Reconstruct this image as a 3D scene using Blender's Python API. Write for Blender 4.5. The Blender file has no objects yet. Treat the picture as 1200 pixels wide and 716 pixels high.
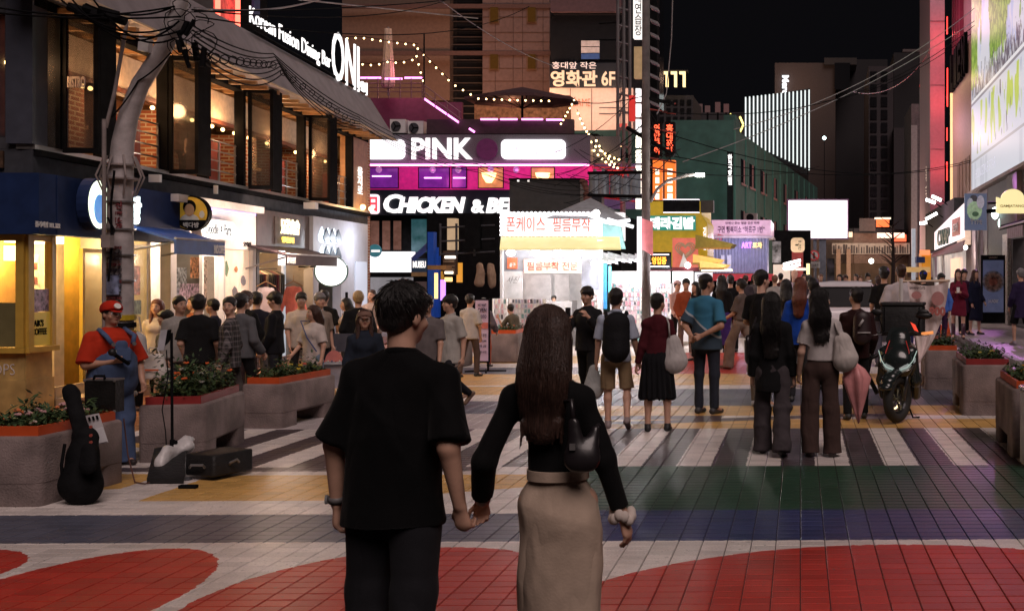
import bpy,math,random
import numpy as np
from mathutils import Vector,Matrix
rnd = random.Random(7)
SC = bpy.context.scene
COL = SC.collection
# ------------------------------------------------------------------ camera, sky, sun
F,CX,HY,H = 1250.0,960.0,323.0,1.80      # focal length in px of a 1200 px wide frame, vanishing point, eye height
cam_d = bpy.data.cameras.new('camera')
cam = bpy.data.objects.new('camera',cam_d); COL.objects.link(cam)
cam.location = (0,0,H); cam.rotation_euler = (math.radians(90),0,0)
cam_d.sensor_width = 36; cam_d.lens = F * 36 / 1200
cam_d.shift_x = (600 - CX) / 1200; cam_d.shift_y = -(358 - HY) / 1200
cam_d.clip_end = 3000; cam_d.clip_start = 0.05
SC.camera = cam
W = bpy.data.worlds.new("World"); SC.world = W; W.use_nodes = True
wn = W.node_tree.nodes; wl = W.node_tree.links
sky = wn.new('ShaderNodeTexSky'); sky.sky_type = 'NISHITA'; sky.sun_disc = False
SUN_EL,SUN_AZ = math.radians(58),math.radians(150)
sky.sun_elevation = math.radians(-7); sky.sun_rotation = SUN_AZ
wn['Background'].inputs['Strength'].default_value = 0.05
va = wn.new('ShaderNodeVectorMath'); va.operation = 'ADD'; va.inputs[1].default_value = (.056,.052,.066)   # the city's own glow on a black sky
wl.new(sky.outputs[0],va.inputs[0]); wl.new(va.outputs[0],wn['Background'].inputs['Color'])
sd = bpy.data.lights.new('night_glow','SUN'); sun = bpy.data.objects.new('night_glow',sd); COL.objects.link(sun)
sd.energy = 1.35; sd.angle = math.radians(35); sd.color = (1.0,0.80,0.76)
sun.rotation_euler = (math.radians(38),0,math.radians(28))
SC.view_settings.view_transform = 'Standard'; SC.view_settings.look = 'None'
SC.view_settings.gamma = 1; SC.view_settings.exposure = 0.18
SC.render.engine = 'CYCLES'
cy = SC.cycles
cy.use_denoising = True
try: cy.denoiser = 'OPENIMAGEDENOISE'
except Exception: pass
cy.max_bounces = 5; cy.diffuse_bounces = 2; cy.glossy_bounces = 3; cy.transmission_bounces = 4; cy.transparent_max_bounces = 8
cy.sample_clamp_indirect = 4; cy.caustics_reflective = False; cy.caustics_refractive = False
# ------------------------------------------------------------------ materials
MATS = {}
def mat(name,col=(.5,.5,.5),rough=.6,metal=0.,emit=None,es=1.,var=.12,vs=6.,bump=0.,bs=40.,spec=.5,coat=0.,alpha=1.,stretch=None):
 if name in MATS: return MATS[name]
 m = bpy.data.materials.new(name); m.use_nodes = True
 nt = m.node_tree; N = nt.nodes; L = nt.links; b = N['Principled BSDF']
 b.inputs['Roughness'].default_value = rough; b.inputs['Metallic'].default_value = metal
 b.inputs['Specular IOR Level'].default_value = spec; b.inputs['Coat Weight'].default_value = coat
 b.inputs['Alpha'].default_value = alpha
 tc = N.new('ShaderNodeTexCoord'); mp = N.new('ShaderNodeMapping'); L.new(tc.outputs['Object'],mp.inputs['Vector'])
 if stretch: mp.inputs['Scale'].default_value = stretch
 nz = N.new('ShaderNodeTexNoise'); nz.inputs['Scale'].default_value = vs; nz.inputs['Detail'].default_value = 5
 L.new(mp.outputs[0],nz.inputs['Vector'])
 rp = N.new('ShaderNodeMapRange'); rp.inputs['From Min'].default_value = .3; rp.inputs['From Max'].default_value = .7
 rp.inputs['To Min'].default_value = 1 - var * 1.6; rp.inputs['To Max'].default_value = 1 + var
 L.new(nz.outputs['Fac'],rp.inputs['Value'])
 mx = N.new('ShaderNodeVectorMath'); mx.operation = 'SCALE'; mx.inputs[0].default_value = col[:3]
 L.new(rp.outputs[0],mx.inputs['Scale']); L.new(mx.outputs[0],b.inputs['Base Color'])
 if bump:
  n2 = N.new('ShaderNodeTexNoise'); n2.inputs['Scale'].default_value = bs; n2.inputs['Detail'].default_value = 4
  L.new(mp.outputs[0],n2.inputs['Vector'])
  bp = N.new('ShaderNodeBump'); bp.inputs['Strength'].default_value = bump; bp.inputs['Distance'].default_value = .02
  L.new(n2.outputs['Fac'],bp.inputs['Height']); L.new(bp.outputs[0],b.inputs['Normal'])
 if emit:
  b.inputs['Emission Color'].default_value = (*emit[:3],1); b.inputs['Emission Strength'].default_value = es
 MATS[name] = m
 return m
def glow(name,col,es=1.5):
 return mat(name,tuple(c * .5 for c in col),.5,emit=col,es=es,var=0)
def glass(name,tint=(.9,.95,1),alpha=.18,rough=.08):
 return mat(name,tint,rough,var=0.02,alpha=alpha,spec=.7)
# ------------------------------------------------------------------ mesh building
class MB:
 def __init__(s): s.v = []; s.f = []
 def add(s,vs,fs):
  o = len(s.v); s.v.extend(tuple(v) for v in vs); s.f.extend(tuple(i + o for i in f) for f in fs); return s
 def hexa(s,p):   # 8 corners: bottom 4 (ccw from above), top 4
  return s.add(p,[(3,2,1,0),(4,5,6,7),(0,1,5,4),(1,2,6,5),(2,3,7,6),(3,0,4,7)])
 def box(s,x0,x1,y0,y1,z0,z1):
  return s.hexa([(x0,y0,z0),(x1,y0,z0),(x1,y1,z0),(x0,y1,z0),(x0,y0,z1),(x1,y0,z1),(x1,y1,z1),(x0,y1,z1)])
 def rbox(s,x0,x1,y0,y1,z0,z1,r=.02,n=3,top=True):   # rounded vertical corners, chamfered top
  def ring(ins,z):
   pts = []
   rr = max(r - ins * .3,.002)
   for cx,cy,a0 in ((x1 - r,y1 - r,0),(x0 + r,y1 - r,90),(x0 + r,y0 + r,180),(x1 - r,y0 + r,270)):
    for k in range(n + 1):
     a = math.radians(a0 + 90 * k / n)
     pts.append((cx + (rr - ins * .7) * math.cos(a),cy + (rr - ins * .7) * math.sin(a),z))
   return pts
  e = r * .35
  return s.loft([ring(e if top else 0,z0),ring(0,z0 + e),ring(0,z1 - e),ring(e * .4,z1 - e * .35),ring(e,z1)] if top else [ring(0,z0),ring(0,z1)])
 def loft(s,rings,caps=True,closed=True):
  n = len(rings[0]); o = len(s.v)
  for r in rings: s.v.extend(tuple(p) for p in r)
  for i in range(len(rings) - 1):
   for j in range(n if closed else n - 1):
    a,b = o + i * n + j,o + i * n + (j + 1) % n
    s.f.append((a,b,b + n,a + n))
  if caps:
   s.f.append(tuple(o + j for j in reversed(range(n)))); s.f.append(tuple(o + (len(rings) - 1) * n + j for j in range(n)))
  return s
 def tube(s,pts,r,n=8,caps=True):
  pts = [Vector(p) for p in pts]; rs = r if isinstance(r,(list,tuple)) else [r] * len(pts)
  rings = []; up = None
  for i,p in enumerate(pts):
   d = (pts[min(i + 1,len(pts) - 1)] - pts[max(i - 1,0)])
   if d.length < 1e-9: d = Vector((0,0,1))
   d.normalize()
   if up is None: up = Vector((0,0,1)) if abs(d.z) < .9 else Vector((1,0,0))
   a = d.cross(up)
   if a.length < 1e-5: a = d.cross(Vector((0,1,0)))
   a.normalize(); b = a.cross(d).normalized(); up = b
   rings.append([p + a * (rs[i] * math.cos(2 * math.pi * k / n)) + b * (rs[i] * math.sin(2 * math.pi * k / n)) for k in range(n)])
  o = len(s.f); s.loft(rings,caps)
  s.f[o:] = [tuple(reversed(f)) for f in s.f[o:]]
  return s
 def cyl(s,c,r,h,n=16,r2=None): # vertical
  r2 = r if r2 is None else r2; x,y,z = c
  return s.loft([[(x + rr * math.cos(2 * math.pi * k / n),y + rr * math.sin(2 * math.pi * k / n),zz) for k in range(n)] for rr,zz in ((r,z),(r2,z + h))])
 def lathe(s,c,prof,n=16):
  x,y,z = c
  return s.loft([[(x + r * math.cos(2 * math.pi * k / n),y + r * math.sin(2 * math.pi * k / n),z + h) for k in range(n)] for r,h in prof])
 def ball(s,c,r,n=8,m=6,sc=(1,1,1)):
  x,y,z = c
  rings = []
  for i in range(m + 1):
   t = math.pi * (i / m * .96 + .02)
   rings.append([(x + sc[0] * r * math.sin(t) * math.cos(2 * math.pi * k / n),y + sc[1] * r * math.sin(t) * math.sin(2 * math.pi * k / n),z - sc[2] * r * math.cos(t)) for k in range(n)])
  return s.loft(rings)
 def prism(s,poly,vec):    # polygon (3D pts) extruded by vec
  poly = [Vector(p) for p in poly]; v = Vector(vec); n = len(poly); o = len(s.v)
  s.v.extend(tuple(p) for p in poly); s.v.extend(tuple(p + v) for p in poly)
  s.f.append(tuple(o + i for i in range(n))); s.f.append(tuple(o + n + i for i in reversed(range(n))))
  for i in range(n):
   j = (i + 1) % n; s.f.append((o + i,o + n + i,o + n + j,o + j))
  return s
 def disc(s,c,nrm,r,th,n=24,sx=1.):
  nrm = Vector(nrm).normalized(); a = nrm.cross(Vector((0,0,1)))
  if a.length < .01: a = Vector((1,0,0))
  a.normalize(); b = nrm.cross(a)
  c = Vector(c)
  return s.prism([c + a * (r * sx * math.cos(2 * math.pi * k / n)) + b * (r * math.sin(2 * math.pi * k / n)) for k in range(n)],nrm * th)
 def xf(s,M):
  s.v = [tuple(M @ Vector(v)) for v in s.v]; return s
 def mesh(s,name,off=(0,0,0)):
  me = bpy.data.meshes.new(name)
  me.from_pydata([(v[0] - off[0],v[1] - off[1],v[2] - off[2]) for v in s.v],[],s.f)
  return me
 def build(s,name,m,parent=None,smooth=False,local=False,label=None,kind=None,fix=True):
  off = (0,0,0)
  if parent is not None and not local:
   r = parent
   while r.parent: r = r.parent
   off = r.location
  me = s.mesh(name,off)
  if fix:
   import bmesh
   bm = bmesh.new(); bm.from_mesh(me); bmesh.ops.recalc_face_normals(bm,faces=bm.faces); bm.to_mesh(me); bm.free()
  return link(name,me,m,parent,smooth,label,kind)
def link(name,me,m,parent=None,smooth=False,label=None,kind=None):
 if m is not None: me.materials.append(m)
 if smooth:
  me.polygons.foreach_set('use_smooth',[True] * len(me.polygons))
  if smooth == 'auto': me.set_sharp_from_angle(angle=math.radians(40))
 o = bpy.data.objects.new(name,me); COL.objects.link(o)
 if parent is not None: o.parent = parent
 if label: o['label'] = label
 if kind: o['kind'] = kind
 return o
def thing(name,label,cat,loc=(0,0,0),rz=0.,group=None):
 o = bpy.data.objects.new(name,None); COL.objects.link(o); o.empty_display_size = .2
 o.location = loc; o.rotation_euler = (0,0,rz); o['label'] = label; o['category'] = cat
 if group: o['group'] = group
 return o
def tag(o,label,cat,group=None):
 o['label'] = label; o['category'] = cat
 if group: o['group'] = group
 return o
def copy_tree(o,parent=None):
 kids = [c for c in COL.objects if c.parent == o]
 c = o.copy(); COL.objects.link(c)
 if parent is not None: c.parent = parent
 for k in kids: copy_tree(k,c)
 return c
# pixel <-> world
def gp(px,py):           # ground point seen at a pixel
 Y = F * H / (py - HY); return Vector(((px - CX) * Y / F,Y,0))
def wp(px,py,Y): return Vector(((px - CX) * Y / F,Y,H + (HY - py) * Y / F))
class Plane:
 """a facade: O base point, d reading direction; n points to the viewer"""
 def __init__(s,O,d):
  s.O = Vector(O); s.d = Vector(d).normalized(); s.n = s.d.cross(Vector((0,0,1)))
 def s(s,px,n=0.):
  q = (px - CX) / F
  return (q * (s.O.y + n * s.n.y) - s.O.x - n * s.n.x) / (s.d.x - q * s.d.y)
 def p(s,a,n,z): return s.O + s.d * a + s.n * n + Vector((0,0,z))
 def z(s,px,py,n=0.):
  a = s.s(px,n); Y = (s.O + s.d * a + s.n * n).y
  return H + (HY - py) * Y / F
 def box(s,mb,a0,a1,n0,n1,z0,z1):
  if a1 < a0: a0,a1 = a1,a0
  return mb.hexa([s.p(a0,n1,z0),s.p(a1,n1,z0),s.p(a1,n0,z0),s.p(a0,n0,z0),s.p(a0,n1,z1),s.p(a1,n1,z1),s.p(a1,n0,z1),s.p(a0,n0,z1)])
 def pbox(s,mb,px0,px1,py0,py1,n0,n1,ref=None):   # frontal rectangles by pixels (py0 top)
  r = px0 if ref is None else ref
  return s.box(mb,s.s(px0,n1),s.s(px1,n1),n0,n1,s.z(r,py1,n1),s.z(r,py0,n1))
 def wall(s,mb,a0,a1,z0,z1,n0,n1,holes):  # wall with rectangular holes [(a0,a1,z0,z1)]
  xs = sorted({a0,a1,*[h[0] for h in holes],*[h[1] for h in holes]})
  for i in range(len(xs) - 1):
   x0,x1 = xs[i],xs[i + 1]
   if x0 < a0 - 1e-6 or x1 > a1 + 1e-6: continue
   hs = sorted([(h[2],h[3]) for h in holes if h[0] <= x0 + 1e-6 and h[1] >= x1 - 1e-6])
   z = z0
   for (p,q) in hs:
    if p > z + 1e-6: s.box(mb,x0,x1,n0,n1,z,p)
    z = max(z,q)
   if z < z1 - 1e-6: s.box(mb,x0,x1,n0,n1,z,z1)
  return mb
def FR(Y): return Plane((0,Y,0),(1,0,0))
TXT = {}
def text_mesh(string,bold=0.,ext=.5):
 key = (string,bold,ext)
 if key in TXT: return TXT[key]
 c = bpy.data.curves.new('lettering','FONT'); c.body = string; c.size = 1; c.offset = bold; c.extrude = ext * .5; c.resolution_u = 3
 c.space_line = .95
 o = bpy.data.objects.new('t',c); COL.objects.link(o)
 dg = bpy.context.evaluated_depsgraph_get()
 me = bpy.data.meshes.new_from_object(o.evaluated_get(dg))
 n = len(me.vertices); co = np.empty(n * 3,np.float32); me.vertices.foreach_get('co',co); co = co.reshape(-1,3)
 fs = [tuple(p.vertices) for p in me.polygons]
 bpy.data.objects.remove(o); bpy.data.curves.remove(c); bpy.data.meshes.remove(me)
 co[:,0] -= co[:,0].min(); co[:,1] -= co[:,1].min()
 w,h = co[:,0].max(),co[:,1].max()
 TXT[key] = (co,fs,w,h)
 return TXT[key]
def text_on(pl,string,a0,a1,z0,z1,n,m,parent,name='lettering',th=.02,bold=.02,italic=0.,keep=False,label=None):
 co,fs,w,h = text_mesh(string,bold,1.)
 if a1 < a0: a0,a1 = a1,a0
 sx,sz = (a1 - a0) / w,(z1 - z0) / h
 if keep:
  k = min(sx,sz); a0 += (a1 - a0 - w * k) / 2; z0 += (z1 - z0 - h * k) / 2; sx = sz = k
 mb = MB()
 for v in co:
  x,y = v[0] * sx,v[1] * sz
  mb.v.append(tuple(pl.p(a0 + x + y * italic,n + float(v[2] + .5) * th,z0 + y)))
 if '\n' in string or len(string) < 2 or z1 - z0 < .16:
  mb.f = list(fs)
  return mb.build(name,m,parent,fix=False,label=label)
 # tall lettering: every letter is a part of its own (islands whose widths overlap belong together)
 n_ = len(co); pr = list(range(n_))
 def fd(i):
  while pr[i] != i: pr[i] = pr[pr[i]]; i = pr[i]
  return i
 for f in fs:
  for j in f[1:]: pr[fd(j)] = fd(f[0])
 xs = {}
 for i in range(n_):
  r = fd(i); x = float(co[i][0]); a = xs.get(r,(x,x)); xs[r] = (min(a[0],x),max(a[1],x))
 let = []
 for r,(a,b) in sorted(xs.items(),key=lambda q: q[1]):
  if let and a < let[-1][1] - .02: let[-1][1] = max(let[-1][1],b); let[-1][2].add(r)
  else: let.append([a,b,{r}])
 for a,b,rs in let:
  q = MB(); ix = {}
  for f in fs:
   if fd(f[0]) in rs:
    for i in f:
     if i not in ix: ix[i] = len(q.v); q.v.append(mb.v[i])
    q.f.append(tuple(ix[i] for i in f))
  o = q.build('letter',m,parent,fix=False)
 return o
def text_px(pl,string,px0,px1,py0,py1,n,m,parent,**k):
 return text_on(pl,string,pl.s(px0,n),pl.s(px1,n),pl.z(px0,py1,n),pl.z(px0,py0,n),n,m,parent,**k)
# ------------------------------------------------------------------ signed-distance bodies
class Field:
 def __init__(s,h): s.h = h; s.pr = []
 def cap(s,a,b,ra,rb=None,k=.02,flat=None,fs=1.,cut=False,trim=()):
  s.pr.append(('c',np.array(a,float),np.array(b,float),ra,ra if rb is None else rb,k,None if flat is None else np.array(flat,float) / np.linalg.norm(flat),fs,cut,[(np.array(p,float),np.array(n,float) / np.linalg.norm(n)) for p,n in trim])); return s
 def ell(s,c,r,k=.02,R=None,cut=False):
  s.pr.append(('e',np.array(c,float),np.array(r,float),k,R,cut)); return s
 def plane(s,p,n,reg=None):      # removes what lies on the +n side (inside the sphere reg=(c,r) if given)
  s.pr.append(('p',np.array(p,float),np.array(n,float) / np.linalg.norm(n),None if reg is None else (np.array(reg[0],float),reg[1]))); return s
 def bounds(s):
  lo = np.full(3,1e9); hi = -lo
  for q in s.pr:
   if q[0] == 'c' and not q[8]:
    r = max(q[3],q[4]) * max(1,1 / q[7]) + .0
    lo = np.minimum(lo,np.minimum(q[1],q[2]) - r); hi = np.maximum(hi,np.maximum(q[1],q[2]) + r)
   elif q[0] == 'e' and not q[5]:
    r = max(q[2]) if q[4] is not None else q[2]
    lo = np.minimum(lo,q[1] - r); hi = np.maximum(hi,q[1] + r)
  return lo - 3 * s.h,hi + 3 * s.h
 def mesh(s,disp=None):
  h = s.h; lo,hi = s.bounds(); dims = np.ceil((hi - lo) / h).astype(int) + 1
  f = np.full(dims,1.,np.float32)
  ax = [(lo[i] + np.arange(dims[i]) * h).astype(np.float32) for i in range(3)]
  for q in s.pr:
   if q[0] == 'c':
    r = max(q[3],q[4]) * max(1,1 / q[7]); m = r + q[5] + 2 * h; a = np.minimum(q[1],q[2]) - m; b = np.maximum(q[1],q[2]) + m
   elif q[0] == 'e':
    m = (max(q[2]) if q[4] is not None else q[2]) + q[3] + 2 * h; a = q[1] - m; b = q[1] + m
   elif q[3] is not None: a = q[3][0] - q[3][1]; b = q[3][0] + q[3][1]
   else: a,b = lo,hi
   i0 = np.clip(np.floor((a - lo) / h).astype(int),0,dims - 1); i1 = np.clip(np.ceil((b - lo) / h).astype(int) + 1,0,dims)
   if (i1 <= i0).any(): continue
   sl = tuple(slice(i0[i],i1[i]) for i in range(3))
   X = ax[0][sl[0]][:,None,None]; Y = ax[1][sl[1]][None,:,None]; Z = ax[2][sl[2]][None,None,:]
   g = f[sl]
   if q[0] == 'c':
    _,A,B,ra,rb,k,n,fs,cut,trims = q
    ba = B - A; L = max(float(ba @ ba),1e-9)
    px,py,pz = X - A[0],Y - A[1],Z - A[2]
    t = np.clip((px * ba[0] + py * ba[1] + pz * ba[2]) / L,0,1)
    dx,dy,dz = px - t * ba[0],py - t * ba[1],pz - t * ba[2]
    if n is not None:
     c = (dx * n[0] + dy * n[1] + dz * n[2]) * (fs - 1)
     dx = dx + c * n[0]; dy = dy + c * n[1]; dz = dz + c * n[2]
    rad = ra + (rb - ra) * t
    d = np.sqrt(dx * dx + dy * dy + dz * dz) - rad
    if n is not None and fs > 1: d = d / (1 + (fs - 1) * .5)
    for tp,tn_ in trims: d = np.maximum(d,(X - tp[0]) * tn_[0] + (Y - tp[1]) * tn_[1] + (Z - tp[2]) * tn_[2])
   elif q[0] == 'e':
    _,C,r,k,R,cut = q
    px,py,pz = X - C[0],Y - C[1],Z - C[2]
    if R is not None:
     R = np.asarray(R); px,py,pz = (px * R[0,0] + py * R[1,0] + pz * R[2,0],px * R[0,1] + py * R[1,1] + pz * R[2,1],px * R[0,2] + py * R[1,2] + pz * R[2,2])
    k0 = np.sqrt((px / r[0]) ** 2 + (py / r[1]) ** 2 + (pz / r[2]) ** 2)
    k1 = np.sqrt((px / r[0] ** 2) ** 2 + (py / r[1] ** 2) ** 2 + (pz / r[2] ** 2) ** 2) + 1e-6
    d = k0 * (k0 - 1) / k1
   else:
    _,P,n,reg = q
    d = (X - P[0]) * n[0] + (Y - P[1]) * n[1] + (Z - P[2]) * n[2]
    if reg is not None:
     rr = np.sqrt((X - reg[0][0]) ** 2 + (Y - reg[0][1]) ** 2 + (Z - reg[0][2]) ** 2) - reg[1]
     d = np.where(rr < 0,d,-1)
    f[sl] = np.maximum(g,d); continue
   if cut:
    f[sl] = np.maximum(g,-d)
   else:
    hh = np.clip(.5 + .5 * (g - d) / k,0,1)
    sm = g * (1 - hh) + d * hh - k * hh * (1 - hh)
    f[sl] = np.where(np.abs(g - d) < k,sm,np.minimum(g,d))
  ins = f < 0
  # surface nets
  c = ins[:-1,:-1,:-1].astype(np.int8)
  tot = np.zeros_like(c)
  for i in (0,1):
   for j in (0,1):
    for k in (0,1):
     tot += ins[i:dims[0] - 1 + i,j:dims[1] - 1 + j,k:dims[2] - 1 + k]
  act = (tot > 0) & (tot < 8)
  idx = np.argwhere(act)
  if len(idx) == 0: return np.zeros((0,3)),np.zeros((0,4),int)
  vid = np.full(act.shape,-1,np.int32); vid[act] = np.arange(len(idx))
  cor = np.array([(i,j,k) for i in (0,1) for j in (0,1) for k in (0,1)])
  val = np.stack([f[idx[:,0] + a,idx[:,1] + b,idx[:,2] + c_] for a,b,c_ in cor],1)
  acc = np.zeros((len(idx),3)); cnt = np.zeros(len(idx))
  for e0 in range(8):
   for e1 in range(e0 + 1,8):
    if np.abs(cor[e0] - cor[e1]).sum() != 1: continue
    v0,v1 = val[:,e0],val[:,e1]; mk = (v0 < 0) != (v1 < 0)
    t = np.where(mk,v0 / np.where(mk,v0 - v1,1),0)
    pt = cor[e0][None] + t[:,None] * (cor[e1] - cor[e0])[None]
    acc += pt * mk[:,None]; cnt += mk
  V = (idx + acc / cnt[:,None]) * h + lo
  if disp is not None:
   G = np.stack([(val[:,cor[:,a] == 1].sum(1) - val[:,cor[:,a] == 0].sum(1)) for a in range(3)],1)
   G /= np.linalg.norm(G,axis=1)[:,None] + 1e-9
   V = V + G * disp(V)[:,None]
  Q = []
  for a in range(3):
   b,c2 = (a + 1) % 3,(a + 2) % 3
   s0 = [slice(None)] * 3; s1 = [slice(None)] * 3
   s0[a] = slice(0,-1); s1[a] = slice(1,None)
   A = ins[tuple(s0)]; B = ins[tuple(s1)]
   ed = np.argwhere(A != B)
   ed = ed[(ed[:,b] > 0) & (ed[:,c2] > 0) & (ed[:,b] < act.shape[b]) & (ed[:,c2] < act.shape[c2])]
   flip = A[ed[:,0],ed[:,1],ed[:,2]]
   db = np.zeros(3,int); db[b] = 1; dc = np.zeros(3,int); dc[c2] = 1
   q = [vid[tuple((ed - x).T)] for x in (0 * db,db,db + dc,dc)]
   q = np.stack(q,1); q = np.where(flip[:,None],q,q[:,::-1])
   Q.append(q)
  Q = np.concatenate(Q)
  Q = Q[(Q >= 0).all(1)]
  return V,Q
def np_mesh(name,V,Q):
 me = bpy.data.meshes.new(name)
 me.vertices.add(len(V)); me.vertices.foreach_set('co',np.asarray(V,np.float32).ravel())
 k = Q.shape[1]
 me.loops.add(len(Q) * k); me.loops.foreach_set('vertex_index',Q.ravel().astype(np.int32))
 me.polygons.add(len(Q)); me.polygons.foreach_set('loop_start',np.arange(0,len(Q) * k,k,dtype=np.int32))
 me.polygons.foreach_set('use_smooth',np.ones(len(Q),bool))
 me.update(calc_edges=True); me.validate()
 return me
def sdf_part(fld,name,m,parent,disp=None,label=None,kind=None):
 V,Q = fld.mesh(disp)
 if not len(V): return None
 return link(name,np_mesh(name,V,Q),m,parent,False,label,kind)
def folds(amp,freq=14.,seed=0,dirz=.35):
 r = np.random.RandomState(seed + 11)
 K = [(r.normal(size=3) * np.array([1,1,dirz]),r.uniform(0,6.3),r.uniform(.6,1.5)) for _ in range(7)]
 def d(V):
  o = np.zeros(len(V)); w = np.sin(V @ (r.normal(size=3) * freq * .4)) * 1.2
  for k,ph,fr in K:
   k = k / np.linalg.norm(k)
   o += (1 - np.abs(np.sin((V @ k) * freq * fr * .5 + ph + w))) - .36
  return o * amp / 2.6
 d(np.zeros((1,3)))
 return d
def strands(amp,n,c,seed=0):
 def d(V):
  a = np.arctan2(V[:,0] - c[0],-(V[:,1] - c[1]))
  return amp * (np.sin(a * n + 3 * np.sin(V[:,2] * 9 + seed)) * .6 + np.sin(a * n * 2.3 + V[:,2] * 7) * .4)
 return d
def cloth(name,col,rough=.85,var=.1):
 k = 'cloth_' + name
 if k in MATS: return MATS[k]
 m = mat(k,col,rough,var=var,vs=9,bump=.08,bs=90,spec=.1)
 nt = m.node_tree; N = nt.nodes; L = nt.links; b = N['Principled BSDF']
 old = b.inputs['Normal'].links[0].from_node
 n3 = N.new('ShaderNodeTexNoise'); n3.inputs['Scale'].default_value = 5.5; n3.inputs['Detail'].default_value = 2; n3.inputs['Distortion'].default_value = .35
 mp = N.new('ShaderNodeMapping'); mp.inputs['Scale'].default_value = (1,1,.4); tc = N.new('ShaderNodeTexCoord')
 L.new(tc.outputs['Object'],mp.inputs['Vector']); L.new(mp.outputs[0],n3.inputs['Vector'])
 a = N.new('ShaderNodeMath'); a.operation = 'SUBTRACT'; a.inputs[1].default_value = .5; L.new(n3.outputs['Fac'],a.inputs[0])
 c = N.new('ShaderNodeMath'); c.operation = 'ABSOLUTE'; L.new(a.outputs[0],c.inputs[0])
 bp = N.new('ShaderNodeBump'); bp.inputs['Strength'].default_value = .75; bp.inputs['Distance'].default_value = .06
 L.new(c.outputs[0],bp.inputs['Height']); L.new(bp.outputs[0],old.inputs['Normal'])
 b.inputs['Sheen Weight'].default_value = .03
 return m
def skin_mat(tone=0):
 return mat(f'skin_{tone}',[(.60,.35,.25),(.50,.275,.19),(.66,.41,.31),(.36,.19,.13)][tone],.5,var=.08,vs=14,spec=.35)
def hair_mat(kind):
 c = {'black': (.012,.010,.010),'brown': (.055,.022,.014),'red': (.16,.045,.025),'auburn': (.058,.030,.022),'blonde': (.45,.30,.14),'grey': (.22,.21,.21),'light_brown': (.15,.065,.035)}[kind]
 return mat('hair_' + kind,c,.38,var=.35,vs=30,bump=.5,bs=60,spec=.5,stretch=(6,6,.5))
PEOPLE = []
def N3(v): v = np.array(v,float); return v / np.linalg.norm(v)
def person(label,x,y,face,t=1.70,vox=None,z=0.,build=1.,female=False,group=None,skin=0,
           hair='short',hcol='black',hyaw=0,hpitch=0,lean=(0,0),
           arms=None,legs=None,curl=(.5,.5),palm=(None,None),
           top=('tee',(.02,.02,.02)),bottom=('pants',(.03,.03,.04)),shoes=(.03,.03,.03),sit=None,glasses=False,cap=None,seed=0,name='person',rt=0.,extra=None):
 """face: heading in degrees; 0 = towards the camera (-Y), 180 = away, 90 = towards +X (right)"""
 Yd = max(y,3)
 if vox is None: vox = min(max(Yd * .00085,.0075),.026)
 rz = math.radians(180 + face)       # local +Y forward -> rotated
 root = thing(name,label,'person',(x,y,z),rz,group)
 S = t / 1.75; B = build
 to = top[3] if len(top) > 3 else {}
 hy = None
 sh = .148 if female else .172; sh *= (.6 + .4 * B)
 P = {}
 if legs is None:
  a_ = rnd.uniform(-.22,.22) if sit is None and hy is None else 0; b_ = abs(a_)
  legs = (((-.05 - rnd.uniform(0,.04),a_,-1),(0,a_ * .6 - b_ * .8,-1)),((.05 + rnd.uniform(0,.04),-a_,-1),(0,-a_ * .6 - b_ * .8,-1)))
 if arms is None: arms = tuple(((s_ * rnd.uniform(.08,.26),rnd.uniform(-.2,.3),-1),(s_ * rnd.uniform(-.25,.12),rnd.uniform(.1,.9),-1)) for s_ in (-1,1))
 zl = min((-.03 * 1 + N3(legs[i][0])[2] * .42 + N3(legs[i][1])[2] * .41) for i in (0,1)); dz0 = (.085 - .94 - zl) if sit is None else (sit / S - .82)
 P['pel'] = np.array([0,0,.94]); P['wai'] = np.array([lean[0] * .1,lean[1] * .1,1.08])
 P['che'] = np.array([lean[0] * .3,lean[1] * .3,1.28]); P['nek'] = np.array([lean[0] * .48,lean[1] * .48 - .015,1.455])
 for i,sg in enumerate((-1,1)):
  P['sh',i] = P['nek'] + np.array([sg * sh,-.005,-.098])
  if arms[i][0] == 'ik':      # reach a world point with the wrist
   T_ = np.array(arms[i][1],float) - np.array((x,y,z)); ca_,sa_ = math.cos(-rz),math.sin(-rz)
   T_ = np.array((T_[0] * ca_ - T_[1] * sa_,T_[0] * sa_ + T_[1] * ca_,T_[2])) / S - np.array((0,0,dz0)); dv = T_ - P['sh',i]; D_ = min(np.linalg.norm(dv),.534); dn_ = N3(dv)
   ca2 = (.285 ** 2 + D_ ** 2 - .25 ** 2) / (2 * .285 * D_); bd = np.array(arms[i][2],float); bd = N3(bd - dn_ * (bd @ dn_))
   u = dn_ * ca2 + bd * math.sqrt(max(0,1 - ca2 ** 2)); w = N3(dn_ * D_ - u * .285)
  else: u,w = N3(arms[i][0]),N3(arms[i][1])
  P['el',i] = P['sh',i] + u * .285; P['wr',i] = P['el',i] + w * .25; P['wd',i] = w
  P['hi',i] = P['pel'] + np.array([sg * .092,0,-.03])
  a,b = N3(legs[i][0]),N3(legs[i][1])
  P['kn',i] = P['hi',i] + a * .42; P['an',i] = P['kn',i] + b * .41
 zmin = min(P['an',0][2],P['an',1][2]) if sit is None else 0
 dz = (.085 - zmin) if sit is None else (sit / S - .82)
 for k in P:
  if k[0] != 'wd' and not (isinstance(k,tuple) and k[0] == 'wd'): P[k] = P[k] + np.array([0,0,dz])
 for k in list(P):
  if not (isinstance(k,tuple) and k[0] == 'wd'): P[k] = P[k] * S
 hy,hp = math.radians(hyaw),math.radians(hpitch)
 RH = np.array(Matrix.Rotation(hy,3,'Z') @ Matrix.Rotation(hp,3,'X'))
 HC = P['nek'] + np.array([0,.018 + lean[1] * .12,.152]) * S
 hs = S * (.97 if female else 1.0)
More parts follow.
